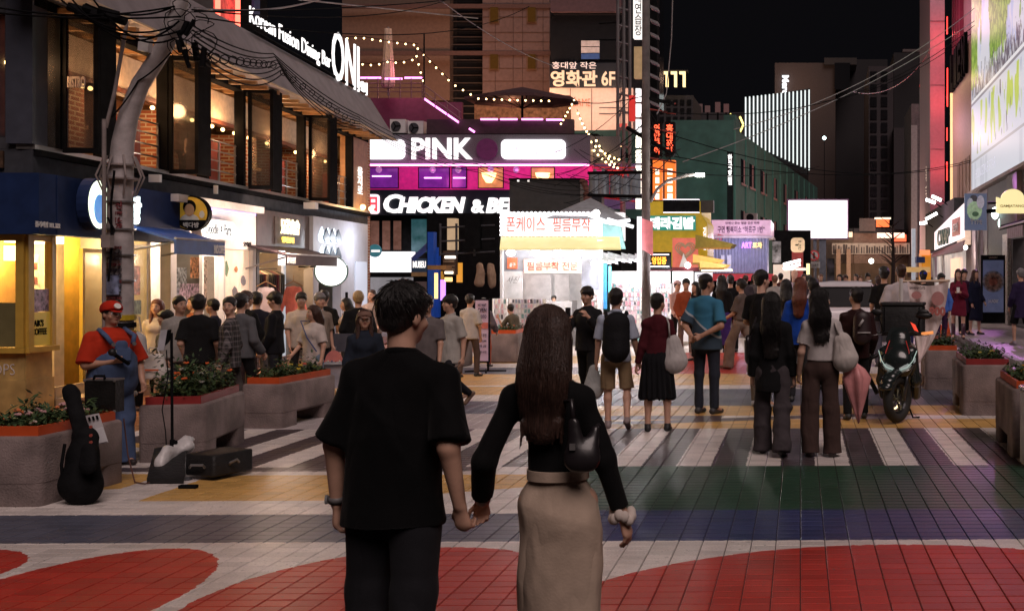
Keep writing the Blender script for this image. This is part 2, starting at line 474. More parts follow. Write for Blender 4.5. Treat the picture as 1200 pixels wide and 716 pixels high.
 def hp_(v): return HC + RH @ (np.array(v,float) * hs)
 R_ = RH
 sm = skin_mat(skin)
 # ---- body
 f = Field(vox)
 f.ell(hp_((0,-.008,.035)),np.array((.075,.092,.085)) * hs,.03,R_)
 f.ell(hp_((0,.026,-.035)),np.array((.060,.064,.070)) * hs,.03,R_)
 f.ell(hp_((0,.058,-.083)),np.array((.026,.026,.022)) * hs,.025,R_)
 if vox < .019:
  f.cap(hp_((0,.088,.012)),hp_((0,.103,-.020)),.008 * hs,.0125 * hs,.012)
  for sg in (-1,1):
   f.ell(hp_((sg * .077,-.004,-.008)),np.array((.011,.020,.030)) * hs,.008,R_)
   f.ell(hp_((sg * .045,.060,-.025)),np.array((.02,.02,.02)) * hs,.02,R_)
 f.cap(P['nek'] + np.array([0,-.005,-.03]) * S,hp_((0,-.012,-.05)),.056 * S * (.9 if female else 1),.052 * S * (.88 if female else 1),.03)
 for i in (0,1): f.cap(P['nek'] + np.array([0,-.01,-.045]) * S,P['sh',i],.040 * S,.036 * S,.04)
 f.cap(P['pel'],P['che'],.10 * S * B,.115 * S * B,.04,(0,1,0),1.5)
 dhand = []
 for i,sg in enumerate((-1,1)):
  f.cap(P['sh',i],P['el',i],.046 * S * B,.037 * S * B,.03)
  f.cap(P['el',i],P['wr',i],.038 * S * B,.026 * S,.02)
  d = P['wd',i]; n = palm[i]
  n = np.array(n[:3],float) if n is not None else np.array([-sg * 1.,.25,0.])
  n = n - d * (n @ d); n = N3(n); w = np.cross(d,n) * 1.0
  wr = P['wr',i]; hk = S * (.92 if female else 1)
  fwd = w if (w @ np.array([0,1,0])) >= 0 else -w      # side the thumb is on
  if palm[i] is not None and len(palm[i]) > 3: fwd = -fwd
  f.cap(wr + d * .02 * hk,wr + d * .075 * hk,.030 * hk,.040 * hk,.015,n,2.0)
  kn = wr + d * .088 * hk
  fr = max(.0085 * hk,vox * .72)
  if vox < .017:
   for j,(o,L) in enumerate(((.030,.072),(.010,.08),(-.010,.074),(-.028,.058))):
    c = curl[i] * (1 + .12 * j)
    p0 = kn + fwd * o * hk - n * .002
    d1 = N3(d * math.cos(c) + n * math.sin(c)); d2 = N3(d * math.cos(c * 2.1) + n * math.sin(c * 2.1))
    p1 = p0 + d1 * L * .55 * hk; p2 = p1 + d2 * L * .5 * hk
    f.cap(p0,p1,fr * 1.08,fr,.004); f.cap(p1,p2,fr,fr * .85,.004)
   t0 = wr + d * .03 * hk + fwd * .026 * hk; td = N3(d * .72 + fwd * .62 + n * .35)
   t1 = t0 + td * .042 * hk; t2 = t1 + N3(d * .9 + fwd * .15 + n * .4) * .035 * hk
   f.cap(t0,t1,fr * 1.35,fr * 1.15,.01); f.cap(t1,t2,fr * 1.15,fr * .9,.004)
  else:
   c = curl[i]; d1 = N3(d * math.cos(c) + n * math.sin(c))
   for o in (.02,-.02): f.cap(kn + fwd * o * hk,kn + fwd * o * hk + d1 * .07 * hk,.016,.012,.006)
   f.cap(wr + d * .03 * hk + fwd * .02,wr + d * .075 * hk + fwd * .045 * hk,.014,.011,.01)
  P['hand',i] = kn; P['pn',i] = n; P['fw',i] = fwd
  lk = .8 if bottom[0] in ('pants','jeans','wide','loose') else 1.
  f.cap(P['hi',i],P['kn',i],.082 * S * B * lk,.048 * S * (.5 + .5 * B) * lk,.03)
  k2 = P['kn',i] + (P['an',i] - P['kn',i]) * .3 + np.array([0,-.014,0]) * S
  f.cap(P['kn',i],k2,.046 * S * lk,.050 * S * (.5 + .5 * B) * lk,.02); f.cap(k2,P['an',i],.049 * S * lk,.034 * S,.02)
  ft = P['an',i] + np.array([sg * .02,.11,-.045]) * S
  f.cap(P['an',i],ft,.036 * S,.028 * S,.02)
 sdf_part(f,'body',sm,root)
 if vox < .019:
  lp = MB()
  for sg in (-1,1):
   e = MB(); ir = MB(); br = MB()
   c = hp_((sg * .030,.0805,.010)); e.ball(c,.0108 * hs,8,5,(1.25,.8,.45))
   c = hp_((sg * .030,.0875,.0095)); ir.ball(c,.0060 * hs,6,4,(1.1,.6,.85))
   br.tube([hp_((sg * .014,.091,.028)),hp_((sg * .030,.089,.033)),hp_((sg * .047,.078,.027))],[.0035 * hs,.0042 * hs,.002 * hs],5)
   eo = e.build('eye',mat('eye_white',(.6,.56,.52),.3,var=0),root,True,local=True)
   ir.build('iris',mat('eye_iris',(.012,.008,.006),.2,var=0),eo,True,local=True)
   br.build('eyebrow',hair_mat('black' if hcol != 'grey' else 'grey'),root,True,local=True)
  lp.tube([hp_((-.022,.083,-.052)),hp_((-.008,.0915,-.049)),hp_((.008,.0915,-.049)),hp_((.022,.083,-.052))],[.002,.006,.006,.002],6)
  lp.build('lips',mat('lips',(.36,.12,.10),.45,var=.05),root,True,local=True)
 # ---- hair
 if hair != 'bald':
  hm = hair_mat(hcol); g = Field(min(vox,.02) if vox > .01 else vox * .9); hv = g.h
  tk = {'buzz': .005,'short': .013,'full': .019}.get(hair,.018)
  g.ell(hp_((0,-.014,.047)),np.array((.077 + tk * .7,.093 + tk * .8,.083 + tk * 1.1)) * hs,.01,R_)
  fn = RH @ np.array([0,.80,-.60])
  if hair in ('buzz','short','full'):
   g.ell(hp_((0,-.046,-.026)),np.array((.060 + tk * .4,.050 + tk * .6,.052)) * hs,.02,R_)
   g.plane(hp_((0,{'buzz': .060,'short': .070,'full': .080}[hair],.050)),fn)
   g.plane(hp_((0,.020,0)),RH @ np.array([0,.96,-.25]),(hp_((0,.1,-.075)),.112 * hs))
   g.plane(hp_((0,0,-.066)),RH @ np.array([0,0,-1]))
   if hair == 'full':
    g.cap(hp_((-.052,.066,.066)),hp_((0,.084,.064)),.024 * hs,.024 * hs,.02); g.cap(hp_((0,.084,.064)),hp_((.052,.066,.072)),.024 * hs,.02 * hs,.02)
   dsp = folds(.003 if hair != 'buzz' else 0,60,seed,.4)
   if hair != 'buzz' and vox < .02:
    rr = random.Random(seed + 5); R3 = np.array((.077 + tk * .7,.093 + tk * .8,.083 + tk * 1.1)); nt_ = 260 if vox < .008 else 70
    wh = N3((.2,-.5,.85))
    for _ in range(nt_):
     u = N3((rr.gauss(0,1),rr.gauss(-.15,1),rr.gauss(.35,.9)))
     if u[1] * .80 - u[2] * .60 > .35 or u[2] < -.55 or (u[1] > .1 and u[2] < .1): continue
     p0 = np.array((0,-.014,.047)) + u * R3 * .95; tg = N3(u - wh * (u @ wh) * 1.0 + 1e-3) ; tg = N3((u - wh) - u * ((u - wh) @ u)); L_ = rr.uniform(.03,.055)
     d = tg * 1. + np.array((rr.uniform(-.35,.35),rr.uniform(-.2,.2),rr.uniform(-.3,.1)))
     p1 = p0 + N3(d) * L_ + u * .002 - u * (L_ * L_ * 4)
     g.cap(hp_(p0),hp_(p1),max(.0075,g.h * .9) * hs,max(.003,g.h * .3) * hs,.006)
  elif hair == 'bun':
   g.ell(hp_((0,-.05,-.02)),np.array((.070,.055,.055)) * hs,.02,R_)
   g.plane(hp_((0,.07,.048)),fn); g.plane(hp_((0,0,-.06)),RH @ np.array([0,0,-1]))
   g.ell(hp_((0,-.115,.02)),np.array((.045,.04,.045)) * hs,.015,R_)
   dsp = strands(.002,40,HC,seed)
  else:
   L = {'bob': .14,'long': .36,'verylong': .50,'shoulder': .24}[hair]
   g.ell(hp_((0,-.03,-.02)),np.array((.090,.075,.10)) * hs,.03,R_)
   g.plane(hp_((0,.068,.045)),fn,(hp_((0,.12,.0)),.13 * hs))
   g.plane(hp_((0,.03,0)),RH @ np.array([0,1,0]),(hp_((0,.13,-.07)),.15 * hs))
   bx = P['nek'] * np.array([1,1,0]) + np.array([0,-.10 if L > .2 else -.05,0]) * S
   top_ = hp_((0,-.055,.0)); end = np.array([bx[0],bx[1],top_[2] - L * S])
   mid = (top_ + end) / 2 + np.array([0,-.02,0])
   g.cap(top_,mid,.084 * hs,.100 * hs,.04,(0,1,0),1.35); g.cap(mid,end,.100 * hs,.078 * hs * (1 if L > .2 else .9),.04,(0,1,0),1.9)
   for sg in (-1,1):
    q = hp_((sg * .072,.0,-.01)); e2 = np.array([q[0] + sg * .012,P['nek'][1] + (.055 if L > .3 and not rt else -.02),top_[2] - L * .72 * S])
    g.cap(q,e2,.028 * hs,.026 * hs,.03)
   dsp = strands(.0028,46,end,seed)
   if L > .2 and vox < .012:
    for _ in range(26):   # ragged ends
     a = rnd.uniform(-1,1) * .075; q = end + np.array([a,rnd.uniform(-.02,.02),.02])
     g.cap(q,q + np.array([rnd.uniform(-.015,.015),rnd.uniform(-.01,.01),-rnd.uniform(.04,.11)]),.012,.003,.01)
  sdf_part(g,'hair',hm,root,dsp)
 if to.get('strands'):
  n_,sd_ = to['strands']; rr = random.Random(sd_); m = MB()
  Lh = {'long': .36,'verylong': .50}.get(hair,0)
  for _ in range(n_):
   pts = []; r0 = rr.uniform(.0009,.0019)
   if Lh:
    a = rr.uniform(-2.15,2.15); sp = rr.uniform(.99,1.035); LL = Lh * rr.uniform(.86,1.12); ph = rr.uniform(0,6)
    for t in np.linspace(0,1,11):
     if t < .32:
      e = t / .32; el = 1.45 - e * 1.55
      q = np.array((math.sin(a) * .095 * math.cos(el) * sp,-.014 - math.cos(a) * .112 * math.cos(el) * sp,.044 + .102 * math.sin(el) * sp)); p_ = hp_(q)
      last = p_
     else:
      e = (t - .32) / .68; k_ = 1 + .18 * math.sin(e * 2.6) - .1 * e
      tgt = np.array((bx[0] + math.sin(a) * .092 * k_ * sp * hs,bx[1] - .004 - max(math.cos(a),-.2) * .062 * k_ * sp * hs + .01,last[2]))
      p_ = last + (tgt - last) * min(1,e * 1.8); p_ = np.array((p_[0] + .004 * math.sin(e * 7 + ph),p_[1] + .003 * math.cos(e * 6 + ph),last[2] - LL * S * e * .92))
     pts.append(tuple(p_))
    m.tube(pts,[r0] * 8 + [r0 * .8,r0 * .5,r0 * .15],3,False)
   else:
    u = N3((rr.gauss(0,1),rr.gauss(-.15,1),rr.gauss(.35,.9)))
    if u[1] * .80 - u[2] * .60 > .42 or u[2] < -.5 or (u[1] > .1 and u[2] < .1): continue
    wh = N3((.2,-.5,.85)); tg = N3((u - wh) - u * ((u - wh) @ u)); L_ = rr.uniform(.035,.07); d = N3(tg + np.array((rr.uniform(-.5,.5),rr.uniform(-.3,.3),rr.uniform(-.3,.2))))
    p0 = np.array((0,-.014,.047)) + u * np.array((.077 + tk * .7,.093 + tk * .8,.083 + tk * 1.1)) * 1.0
    for t in (0,.33,.66,1): pts.append(tuple(hp_(p0 + d * L_ * t + u * (.012 * t - L_ * t * t * .35))))
    m.tube(pts,[r0 * 1.6,r0 * 1.5,r0,r0 * .2],3,False)
  m.build('hair_strands',hm,root,True,local=True,kind='stuff',fix=False)
 if cap:
  c = Field(max(vox * .8,.006))
  c.ell(hp_((0,-.012,.058)),np.array((.092,.108,.082)) * hs * cap.get('k',1),.01,R_)
  c.plane(hp_((0,0,.036)),RH @ np.array([0,.25,-1]))
  b = cap.get('brim',1)
  if b: c.cap(hp_((0,.055 * b,.05)),hp_((0,.125 * b,.033)),.074 * hs,.055 * hs,.01,RH @ np.array([0,.2,1]),9)
  sdf_part(c,'cap',cloth(cap['n'],cap['c']),root)
  if cap.get('badge'):
   mb = MB(); mb.disc(hp_((0,.098,.085)),RH @ np.array([0,.8,.5]),.03,.012,16); mb.build('cap_badge',cloth('badge_white',(.8,.78,.75)),root,local=True)
 if glasses and vox < .02:
  g = MB()
  for sg in (-1,1):
   c = Vector(hp_((sg * .031,.094,.008)))
   g.tube([c + Vector(RH @ np.array([.022 * math.cos(a),0,.017 * math.sin(a)])) for a in np.linspace(0,6.283,13)],.0022,5)
   g.tube([hp_((sg * .053,.09,.012)),hp_((sg * .078,.0,.008))],.002,5)
  g.tube([hp_((-.01,.096,.01)),hp_((.01,.096,.01))],.002,5)
  g.build('glasses',mat('glasses_rim',(.6,.6,.6),.3,.8,var=0),root,True,local=True)
 # ---- trousers / skirt
 bk,bc = bottom[0],bottom[1]; bn = bottom[2] if len(bottom) > 2 else ''.join('%02x' % int(c * 255) for c in bc)
 bo = bottom[3] if len(bottom) > 3 else {}
 bm_ = cloth('b' + bn,bc); g = Field(vox * 1.1 if vox > .01 else vox * 1.15)
 wz = P['pel'] + np.array([0,0,.10]) * S
 if bk in ('pants','wide','shorts','jeans','loose'):
  g.cap(P['pel'] + np.array([0,-.005,-.03]) * S,wz,.140 * S * B,.125 * S * B,.04,(0,1,0),1.25)
  for i in (0,1):
   r = {'pants': (.084,.066,.058),'jeans': (.082,.060,.050),'wide': (.090,.090,.102),'loose': (.094,.086,.088),'shorts': (.088,.094,.1)}[bk]
   d = N3(P['kn',i] - P['hi',i]); tr = [(P['kn',i] - d * .0,d)] if bk == 'shorts' else []
   g.cap(P['hi',i] + np.array([0,0,-.02]),P['kn',i] + (d * .03 if bk == 'shorts' else 0),r[0] * S * B,r[1] * S * (.5 + .5 * B),.03,trim=tr)
   if bk != 'shorts':
    d = N3(P['an',i] - P['kn',i]); q = P['an',i] + d * (.01 if bk != 'wide' else .05) * S
    g.cap(P['kn',i] + np.array([0,-.006,0]),q + d * .02,r[1] * S * (.5 + .5 * B),r[2] * S,.03,trim=[(q,d)])
  g.plane(wz + np.array([0,0,.02]),(0,0,1),(wz,.3))
  sdf_part(g,bo.get('name',{'shorts': 'shorts'}.get(bk,'trousers')),bm_,root,folds(.012 if bk != 'wide' else .016,13,seed,.6))
 else:
  hem = bo.get('hem',.5); fl = bo.get('flare',.05); hz = hem * S
  r0 = .150; mid = np.array([P['pel'][0],P['pel'][1],P['pel'][2] - .07 * S])
  g.cap(mid,wz,bo.get('hip',.168) * S * B,.132 * S * B,.05,(0,1,0),1.25)
  kx = (P['kn',0] + P['kn',1]) / 2
  e = np.array([kx[0] * .8,kx[1] * .7,hz - .06])
  g.cap(mid,e,bo.get('hip',.168) * S * B,(.135 + fl) * S * B,.04,(0,1,0),1.22)
  if 1:
   for i in (0,1): g.cap(P['hi',i],np.array([P['kn',i][0] * (1 + fl),P['kn',i][1],max(hz - .05,P['kn',i][2] - .1)]),.085 * S,.078 * S,.06)
  g.plane((0,0,hz),(0,0,-1)); g.plane(wz + np.array([0,0,.015]),(0,0,1))
  if fl > .04:
   def dsp(V):
    a = np.arctan2(V[:,0],V[:,1]); k = np.clip((wz[2] - V[:,2]) / .5,0,1); return k * (.017 * np.sin(a * 15 + np.sin(V[:,2] * 5)) + .01 * np.sin(a * 7 + 1))
  else: dsp = folds(.030,8,seed,.22)
  sdf_part(g,'skirt',bm_,root,dsp)
 # ---- top
 tk_,tc = top[0],top[1]; tn = top[2] if len(top) > 2 else ''.join('%02x' % int(c * 255) for c in tc)
 to = top[3] if len(top) > 3 else {}
 tm = cloth('t' + tn,tc,to.get('rough',.85)) if not isinstance(tc,bpy.types.Material) else tc
 lo_ = to.get('loose',{'tee': 1.06,'long': 1.0,'fit': .92,'jacket': 1.1,'coat': 1.12}[tk_]) * B
 hz = to.get('hem',{'tee': .80,'long': .82,'fit': .98,'jacket': .80,'coat': .58}[tk_]) * S + dz * S * .9
 g = Field(vox * 1.05)
 sw = .118 if female else .128
 bot = np.array([P['pel'][0],P['pel'][1],hz - .04]); HT = [((0,0,hz),(0,0,-1))]
 nb = P['nek'] + np.array([0,.0,-.15]) * S
 if tk_ == 'fit':
  g.cap(np.array([P['pel'][0],P['pel'][1],hz - .03]),P['wai'],.125 * S * lo_,.108 * S * lo_,.04,(0,1,0),1.3,trim=HT)
  g.cap(P['wai'],P['che'],.108 * S * lo_,.132 * S * lo_,.05,(0,1,0),1.3)
  g.cap(P['che'],nb,.132 * S * lo_,.105 * S,.04,(0,1,0),1.3)
 else:
  g.cap(bot,P['che'],(sw + to.get('bot',.045)) * S * lo_,(sw + .012) * S * lo_,.05,(0,1,0),1.3,trim=HT)
  g.cap(P['che'],nb,(sw + .012) * S * lo_,.105 * S * B,.05,(0,1,0),1.3)
 if female and not rt: g.cap(P['che'] + np.array([-.06,.075,.0]) * S,P['che'] + np.array([.06,.075,.0]) * S,.055 * S,.055 * S,.05)
 g.cap(P['nek'] + np.array([0,-.012,-.075]) * S,P['nek'] + np.array([0,-.012,-.052]) * S,.060 * S,.052 * S,.025)
 fr = {'tee': .86,'long': 1.93,'fit': 1.95,'jacket': 1.95,'coat': 1.95}[tk_]; fr = to.get('sleeve',fr)
 sl = {'tee': .072,'long': .056,'fit': .047,'jacket': .064,'coat': .066}[tk_] * to.get('sw',1) * S * (lo_ / 1.05 if tk_ != 'fit' else 1)
 for i,sg in enumerate((-1,1)):
  s0 = P['sh',i]; q_ = .9 + .1 * lo_; u = N3(P['el',i] - P['sh',i])
  g.cap(P['nek'] + np.array([sg * .02,-.008,-.040]) * S,s0,.046 * S * q_,.046 * S * q_,.06)
  if fr <= 1:
   e = P['sh',i] + (P['el',i] - P['sh',i]) * fr
   g.cap(s0,e + u * .03,.049 * S * lo_,sl * 1.05,.04,trim=[(e,u)])
  else:
   e = P['el',i] + (P['wr',i] - P['el',i]) * (fr - 1); d = N3(P['wr',i] - P['el',i])
   g.cap(s0,P['el',i],.048 * S * lo_,sl,.04)
   g.cap(P['el',i],e + d * .02,sl,sl * (.86 if tk_ != 'fit' else .85),.02,trim=[(e,d)])
 if to.get('cut') is not None: pass
 sdf_part(g,to.get('name',{'tee': 't_shirt','long': 'long_sleeved_top','fit': 'fitted_top','jacket': 'jacket','coat': 'coat'}[tk_]),tm,root,folds(to.get('folds',.015 if tk_ != 'fit' else .006),11,seed + 3,.8))
 if to.get('collar'):
  c = Field(max(vox * .8,.006))
  qs = [P['nek'] + np.array([.060 * math.sin(a),-.062 * math.cos(a) + .004,.004 - .016 * (1 - math.cos(a))]) * S for a in np.linspace(-2.6,2.6,15)]
  for q,q2 in zip(qs,qs[1:]):
   c.cap(q,q2,.011,.011,.01); c.cap(q + np.array([0,0,.018 * S]),q2 + np.array([0,0,.018 * S]),.008,.008,.02)
  sdf_part(c,'collar',tm,root)
 if to.get('inner'):
  c = Field(vox); c.cap(P['che'] + np.array([0,.078,-.18]) * S * B,P['nek'] + np.array([0,.05,-.05]) * S,.045 * S,.035 * S,.02,(0,1,0),1.3)
  sdf_part(c,'inner_shirt',cloth('inner' + tn,to['inner']),root)
 # ---- shoes
 if shoes is not None:
  shm = mat('shoe_%02x%02x%02x' % tuple(int(c * 255) for c in shoes),shoes,.55,var=.1)
  for i,sg in enumerate((-1,1)):
   sh_ = Field(max(vox * .85,.006)); an = P['an',i]
   dn = N3(P['an',i] - P['kn',i]); fw = np.array([sg * .12,1.,0]); fw = N3(fw - dn * (fw @ dn))
   heel = an + dn * .045 * S - fw * .035 * S; toe = an + dn * .052 * S + fw * .145 * S
   sh_.cap(heel,toe,.038 * S,.034 * S,.02,dn,1.1); sh_.cap(an + dn * .0,heel,.043 * S,.036 * S,.02)
   q = an + dn * .082 * S; sh_.plane(q,dn)
   sdf_part(sh_,'shoe',shm,root)
 P['root'] = root; P['S'] = S; P['vox'] = vox; P['HC'] = HC; P['hp'] = hp_
 PEOPLE.append(P)
 return P
# ------------------------------------------------------------------ ground with its paint
GA = .0176; CA,SA = math.cos(GA),math.sin(GA)
class E:    # tiny expression language that becomes Math nodes
 nt = None
 def __init__(s,o): s.o = o
 @staticmethod
 def op(k,a,b=None):
  n = E.nt.nodes.new('ShaderNodeMath'); n.operation = k
  for i,x in enumerate((a,b)):
   if x is None: continue
   if isinstance(x,E): E.nt.links.new(x.o,n.inputs[i])
   else: n.inputs[i].default_value = x
  return E(n.outputs[0])
 def __add__(s,o): return E.op('ADD',s,o)
 def __sub__(s,o): return E.op('SUBTRACT',s,o)
 def __mul__(s,o): return E.op('MULTIPLY',s,o)
 __rmul__ = __mul__; __radd__ = __add__
 def __gt__(s,o): return E.op('GREATER_THAN',s,o)
 def __lt__(s,o): return E.op('LESS_THAN',s,o)
 def __and__(s,o): return E.op('MULTIPLY',s,o)
 def __or__(s,o): return E.op('MAXIMUM',s,o)
 def mod(s,o): return E.op('FLOORED_MODULO',s,o)
def paint_mat(name,base_only=False):
 m = bpy.data.materials.new(name); m.use_nodes = True; nt = m.node_tree; E.nt = nt; N = nt.nodes; L = nt.links; b = N['Principled BSDF']
 g = N.new('ShaderNodeNewGeometry'); sp = N.new('ShaderNodeSeparateXYZ'); L.new(g.outputs['Position'],sp.inputs[0])
 nzw = N.new('ShaderNodeTexNoise'); nzw.inputs['Scale'].default_value = 16; nzw.inputs['Detail'].default_value = 6; L.new(g.outputs['Position'],nzw.inputs['Vector'])
 wob = (E(nzw.outputs['Fac']) - .5) * .05
 x = E(sp.outputs[0]); y = E(sp.outputs[1])
 u = x * CA + y * SA + wob; v = y * CA - x * SA + wob
 def band(e,a,c): return (e > a) & (e < c)
 def ell(cx,cyy,rx,ry):
  dx = (x - cx + wob) * (1 / rx); dy = (y - cyy + wob) * (1 / ry)
  return (dx * dx + dy * dy) < 1.
 white,yel,slate,blue,green,red,terra,dark = (.62,.56,.53),(.56,.33,.10),(.085,.09,.125),(.030,.038,.115),(.018,.052,.030),(.42,.034,.022),(.34,.13,.065),(.075,.055,.06)
 lay = []
 lay.append((band(v,12.6,13.4),yel)); lay.append((band(v,13.4,13.75) & (u < -1.),dark)); lay.append((band(v,13.75,14.8),yel))
 lay.append((band(v,13.0 ,13.9) & ((v + (-.25) * u) > 13.45) & ((v + (-.25) * u) < 13.75),dark))
 lay.append((band(v,14.8,17.0) & (u > -3.6),slate)); lay.append((band(v,17.6,19.6),yel)); lay.append((band(v,19.6,25) & band(u,-3.3,-1.0),red))
 lay.append((band(v,19.6,21) & (u < -3.3),slate)); lay.append((band(v,22,24) & (u < -3.3),yel)); lay.append((band(v,12.6,14.9) & (u < -3.1),(.42,.37,.37)))
 lay.append((band(v,14.0,15.4) & band(u,-6,-3.1),slate)); lay.append((band(v,16.2,17.4) & (u < -3.1),yel))
 cw = band(v,10.12,12.6); st = (u + .355 + .165 + 6.6).mod(.66) < .33
 lay.append((cw & st,white)); lay.append((cw & (st < .5),(.06,.045,.05)))
 lay.append((band(v,9.9,10.12) & (u < -3.),(.09,.07,.075)))
 lay.append((band(v,8.2,10.12) & (u > -2.0),green))
 lay.append((band(v,8.62,9.72) & band(u,-5.3,-2.3) & ((v - u * .42) > 10.12),yel)); lay.append((band(v,8.9,9.8) & (u < -5.75) & ((v - u * .3) > 10.85),yel))
 lay.append((band(v,10.0,11.0) & (u < -7.0),yel))
 lay.append((band(v,9.75,60) & (u < -7.7) ,terra)); lay.append((band(v,11.3,11.62) & (u < -6.9),yel))
 lay.append((band(v,7.27,8.12) & (u < -1.6),slate)); lay.append((band(v,7.27,8.22) & (u > -1.6),blue))
 lay.append((ell(-2.41,5.9,1.05,1.18) | ell(-4.25,5.9,.66,1.15) | ell(.55,5.3,2.17,1.855) | ell(-5.45,6.5,.5,.52),red))
 lay.append((u > 3.9,(.24,.21,.21)))
 col = None
 for mask,c in lay:
  mx = N.new('ShaderNodeMix'); mx.data_type = 'RGBA'
  if col is None: mx.inputs['A'].default_value = (*white,1)
  else: L.new(col,mx.inputs['A'])
  L.new(mask.o,mx.inputs['Factor']); mx.inputs['B'].default_value = (*c,1)
  col = mx.outputs['Result']
 # wear, grime, tile to tile change
 n1 = N.new('ShaderNodeTexNoise'); n1.inputs['Scale'].default_value = .8; n1.inputs['Detail'].default_value = 6; L.new(g.outputs['Position'],n1.inputs['Vector'])
 n2 = N.new('ShaderNodeTexNoise'); n2.inputs['Scale'].default_value = 70; n2.inputs['Detail'].default_value = 4; L.new(g.outputs['Position'],n2.inputs['Vector'])
 tu = E.op('FLOOR',(x * CA + y * SA) * (1 / .165)); tv = E.op('FLOOR',(y * CA - x * SA) * (1 / .115))
 cb = N.new('ShaderNodeCombineXYZ'); L.new(tu.o,cb.inputs[0]); L.new(tv.o,cb.inputs[1])
 wn_ = N.new('ShaderNodeTexWhiteNoise'); L.new(cb.outputs[0],wn_.inputs['Vector'])
 n5 = N.new('ShaderNodeTexNoise'); n5.inputs['Scale'].default_value = 2.6; n5.inputs['Detail'].default_value = 8; n5.inputs['Roughness'].default_value = .75; L.new(g.outputs['Position'],n5.inputs['Vector'])
 vo = N.new('ShaderNodeTexVoronoi'); vo.inputs['Scale'].default_value = 3.1; L.new(g.outputs['Position'],vo.inputs['Vector'])
 gum = (E(vo.outputs['Distance']) < .05) * .32
 k = E(n1.outputs['Fac']) * .6 + E(n2.outputs['Fac']) * .7 + E(n5.outputs['Fac']) * .55 + E(wn_.outputs['Value']) * .28 + .0 - gum
 sc = N.new('ShaderNodeVectorMath'); sc.operation = 'SCALE'; L.new(col,sc.inputs[0]); L.new(k.o,sc.inputs['Scale'])
 # paint rubbed through to the brick
 n4 = N.new('ShaderNodeTexNoise'); n4.inputs['Scale'].default_value = 26; n4.inputs['Detail'].default_value = 8; n4.inputs['Roughness'].default_value = .7; L.new(g.outputs['Position'],n4.inputs['Vector'])
 worn = (E(n4.outputs['Fac']) + E(n5.outputs['Fac']) * .25 > .75) * .6
 mx = N.new('ShaderNodeMix'); mx.data_type = 'RGBA'; L.new(worn.o,mx.inputs['Factor']); L.new(sc.outputs[0],mx.inputs['A']); mx.inputs['B'].default_value = (.12,.10,.095,1)
 L.new(mx.outputs['Result'],b.inputs['Base Color'])
 r = E(n1.outputs['Fac']) * .40 + E(n2.outputs['Fac']) * .24 + .09
 L.new(r.o,b.inputs['Roughness']); b.inputs['Specular IOR Level'].default_value = .28
 bp = N.new('ShaderNodeBump'); bp.inputs['Strength'].default_value = .35; bp.inputs['Distance'].default_value = .006; L.new(n2.outputs['Fac'],bp.inputs['Height']); L.new(bp.outputs[0],b.inputs['Normal'])
 return m
M_PAINT = paint_mat('painted_paving')
M_JOINT = mat('paving_joint',(.05,.036,.034),.9,var=.3)
M_ASPH = mat('asphalt',(.05,.048,.05),.6,var=.2,bump=.3)
gr = MB().add([(-400,-60,-.012),(400,-60,-.012),(400,900,-.012),(-400,900,-.012)],[(0,1,2,3)]).build('ground',M_JOINT,kind='structure',fix=False)
TW,TH = .165,.115
def tile_mb(mb,u,v):
 g,c = .003,.0035
 pts = []
 for z,i in ((-.012,g),(-.003,g),(0,g + c)):
  for du,dv in ((i,i),(TW - i,i),(TW - i,TH - i),(i,TH - i)):
   U,Vv = u + du,v + dv; pts.append((U * CA - Vv * SA,U * SA + Vv * CA,z))
 o = len(mb.v); mb.v += pts
 for r in (0,4):
  for k in range(4): mb.f.append((o + r + k,o + r + (k + 1) % 4,o + r + 4 + (k + 1) % 4,o + r + 4 + k))
 mb.f.append((o + 8,o + 9,o + 10,o + 11))
def uv_of(px,py):
 p = gp(px,py); return p.x * CA + p.y * SA,-p.x * SA + p.y * CA
t0 = MB(); tile_mb(t0,0,0); tile_me = t0.mesh('paving_tile'); tile_me.materials.append(M_PAINT)
near = []
rows = []
for j in range(int(5.0 / TH),int(31 / TH)):
 v = j * TH
 xl = -(CX + 130) * v / F; xr = (1200 - CX + 130) * v / F
 xl = max(xl,-10.9); xr = min(xr,3.9 if v > 21 else 9)
 for i in range(math.floor(xl / TW),math.ceil(xr / TW)):
  rows.append((v,i * TW))
inview = []
for v,u in rows:
 X,Y = (u + .08) * CA - (v + .05) * SA,(u + .08) * SA + (v + .05) * CA
 px,py = CX + X * F / Y,HY + H * F / Y
 inview.append((0 < px < 1200 and py < 714,v,u,px))
cand = [(v,u) for ok,v,u,px in inview if ok and (px < 395 or px > 700 or 535 < px < 600)]
cand.sort(); single = set(cand[:300])
for v,u in cand[:300]:
 o = bpy.data.objects.new('paving_tile',tile_me); COL.objects.link(o); o.parent = gr
 o.location = (u * CA - v * SA,u * SA + v * CA,rnd.uniform(-.0012,.0008)); o.rotation_euler = (rnd.gauss(0,.003),rnd.gauss(0,.003),0)
tb = MB()
for ok,v,u,px in inview:
 if (v,u) not in single: tile_mb(tb,u,v)
tb.build('paving_tiles',M_PAINT,gr,kind='stuff',fix=False)
# ground beyond the tiles
M_FAR = mat('far_paving',(.20,.15,.15),.42,var=.25,vs=3,bump=.2)
MB().add([(-120,31.2,-.004),(120,31.2,-.004),(120,400,-.004),(-120,400,-.004)],[(0,1,2,3)]).build('road',M_FAR,kind='structure',fix=False)
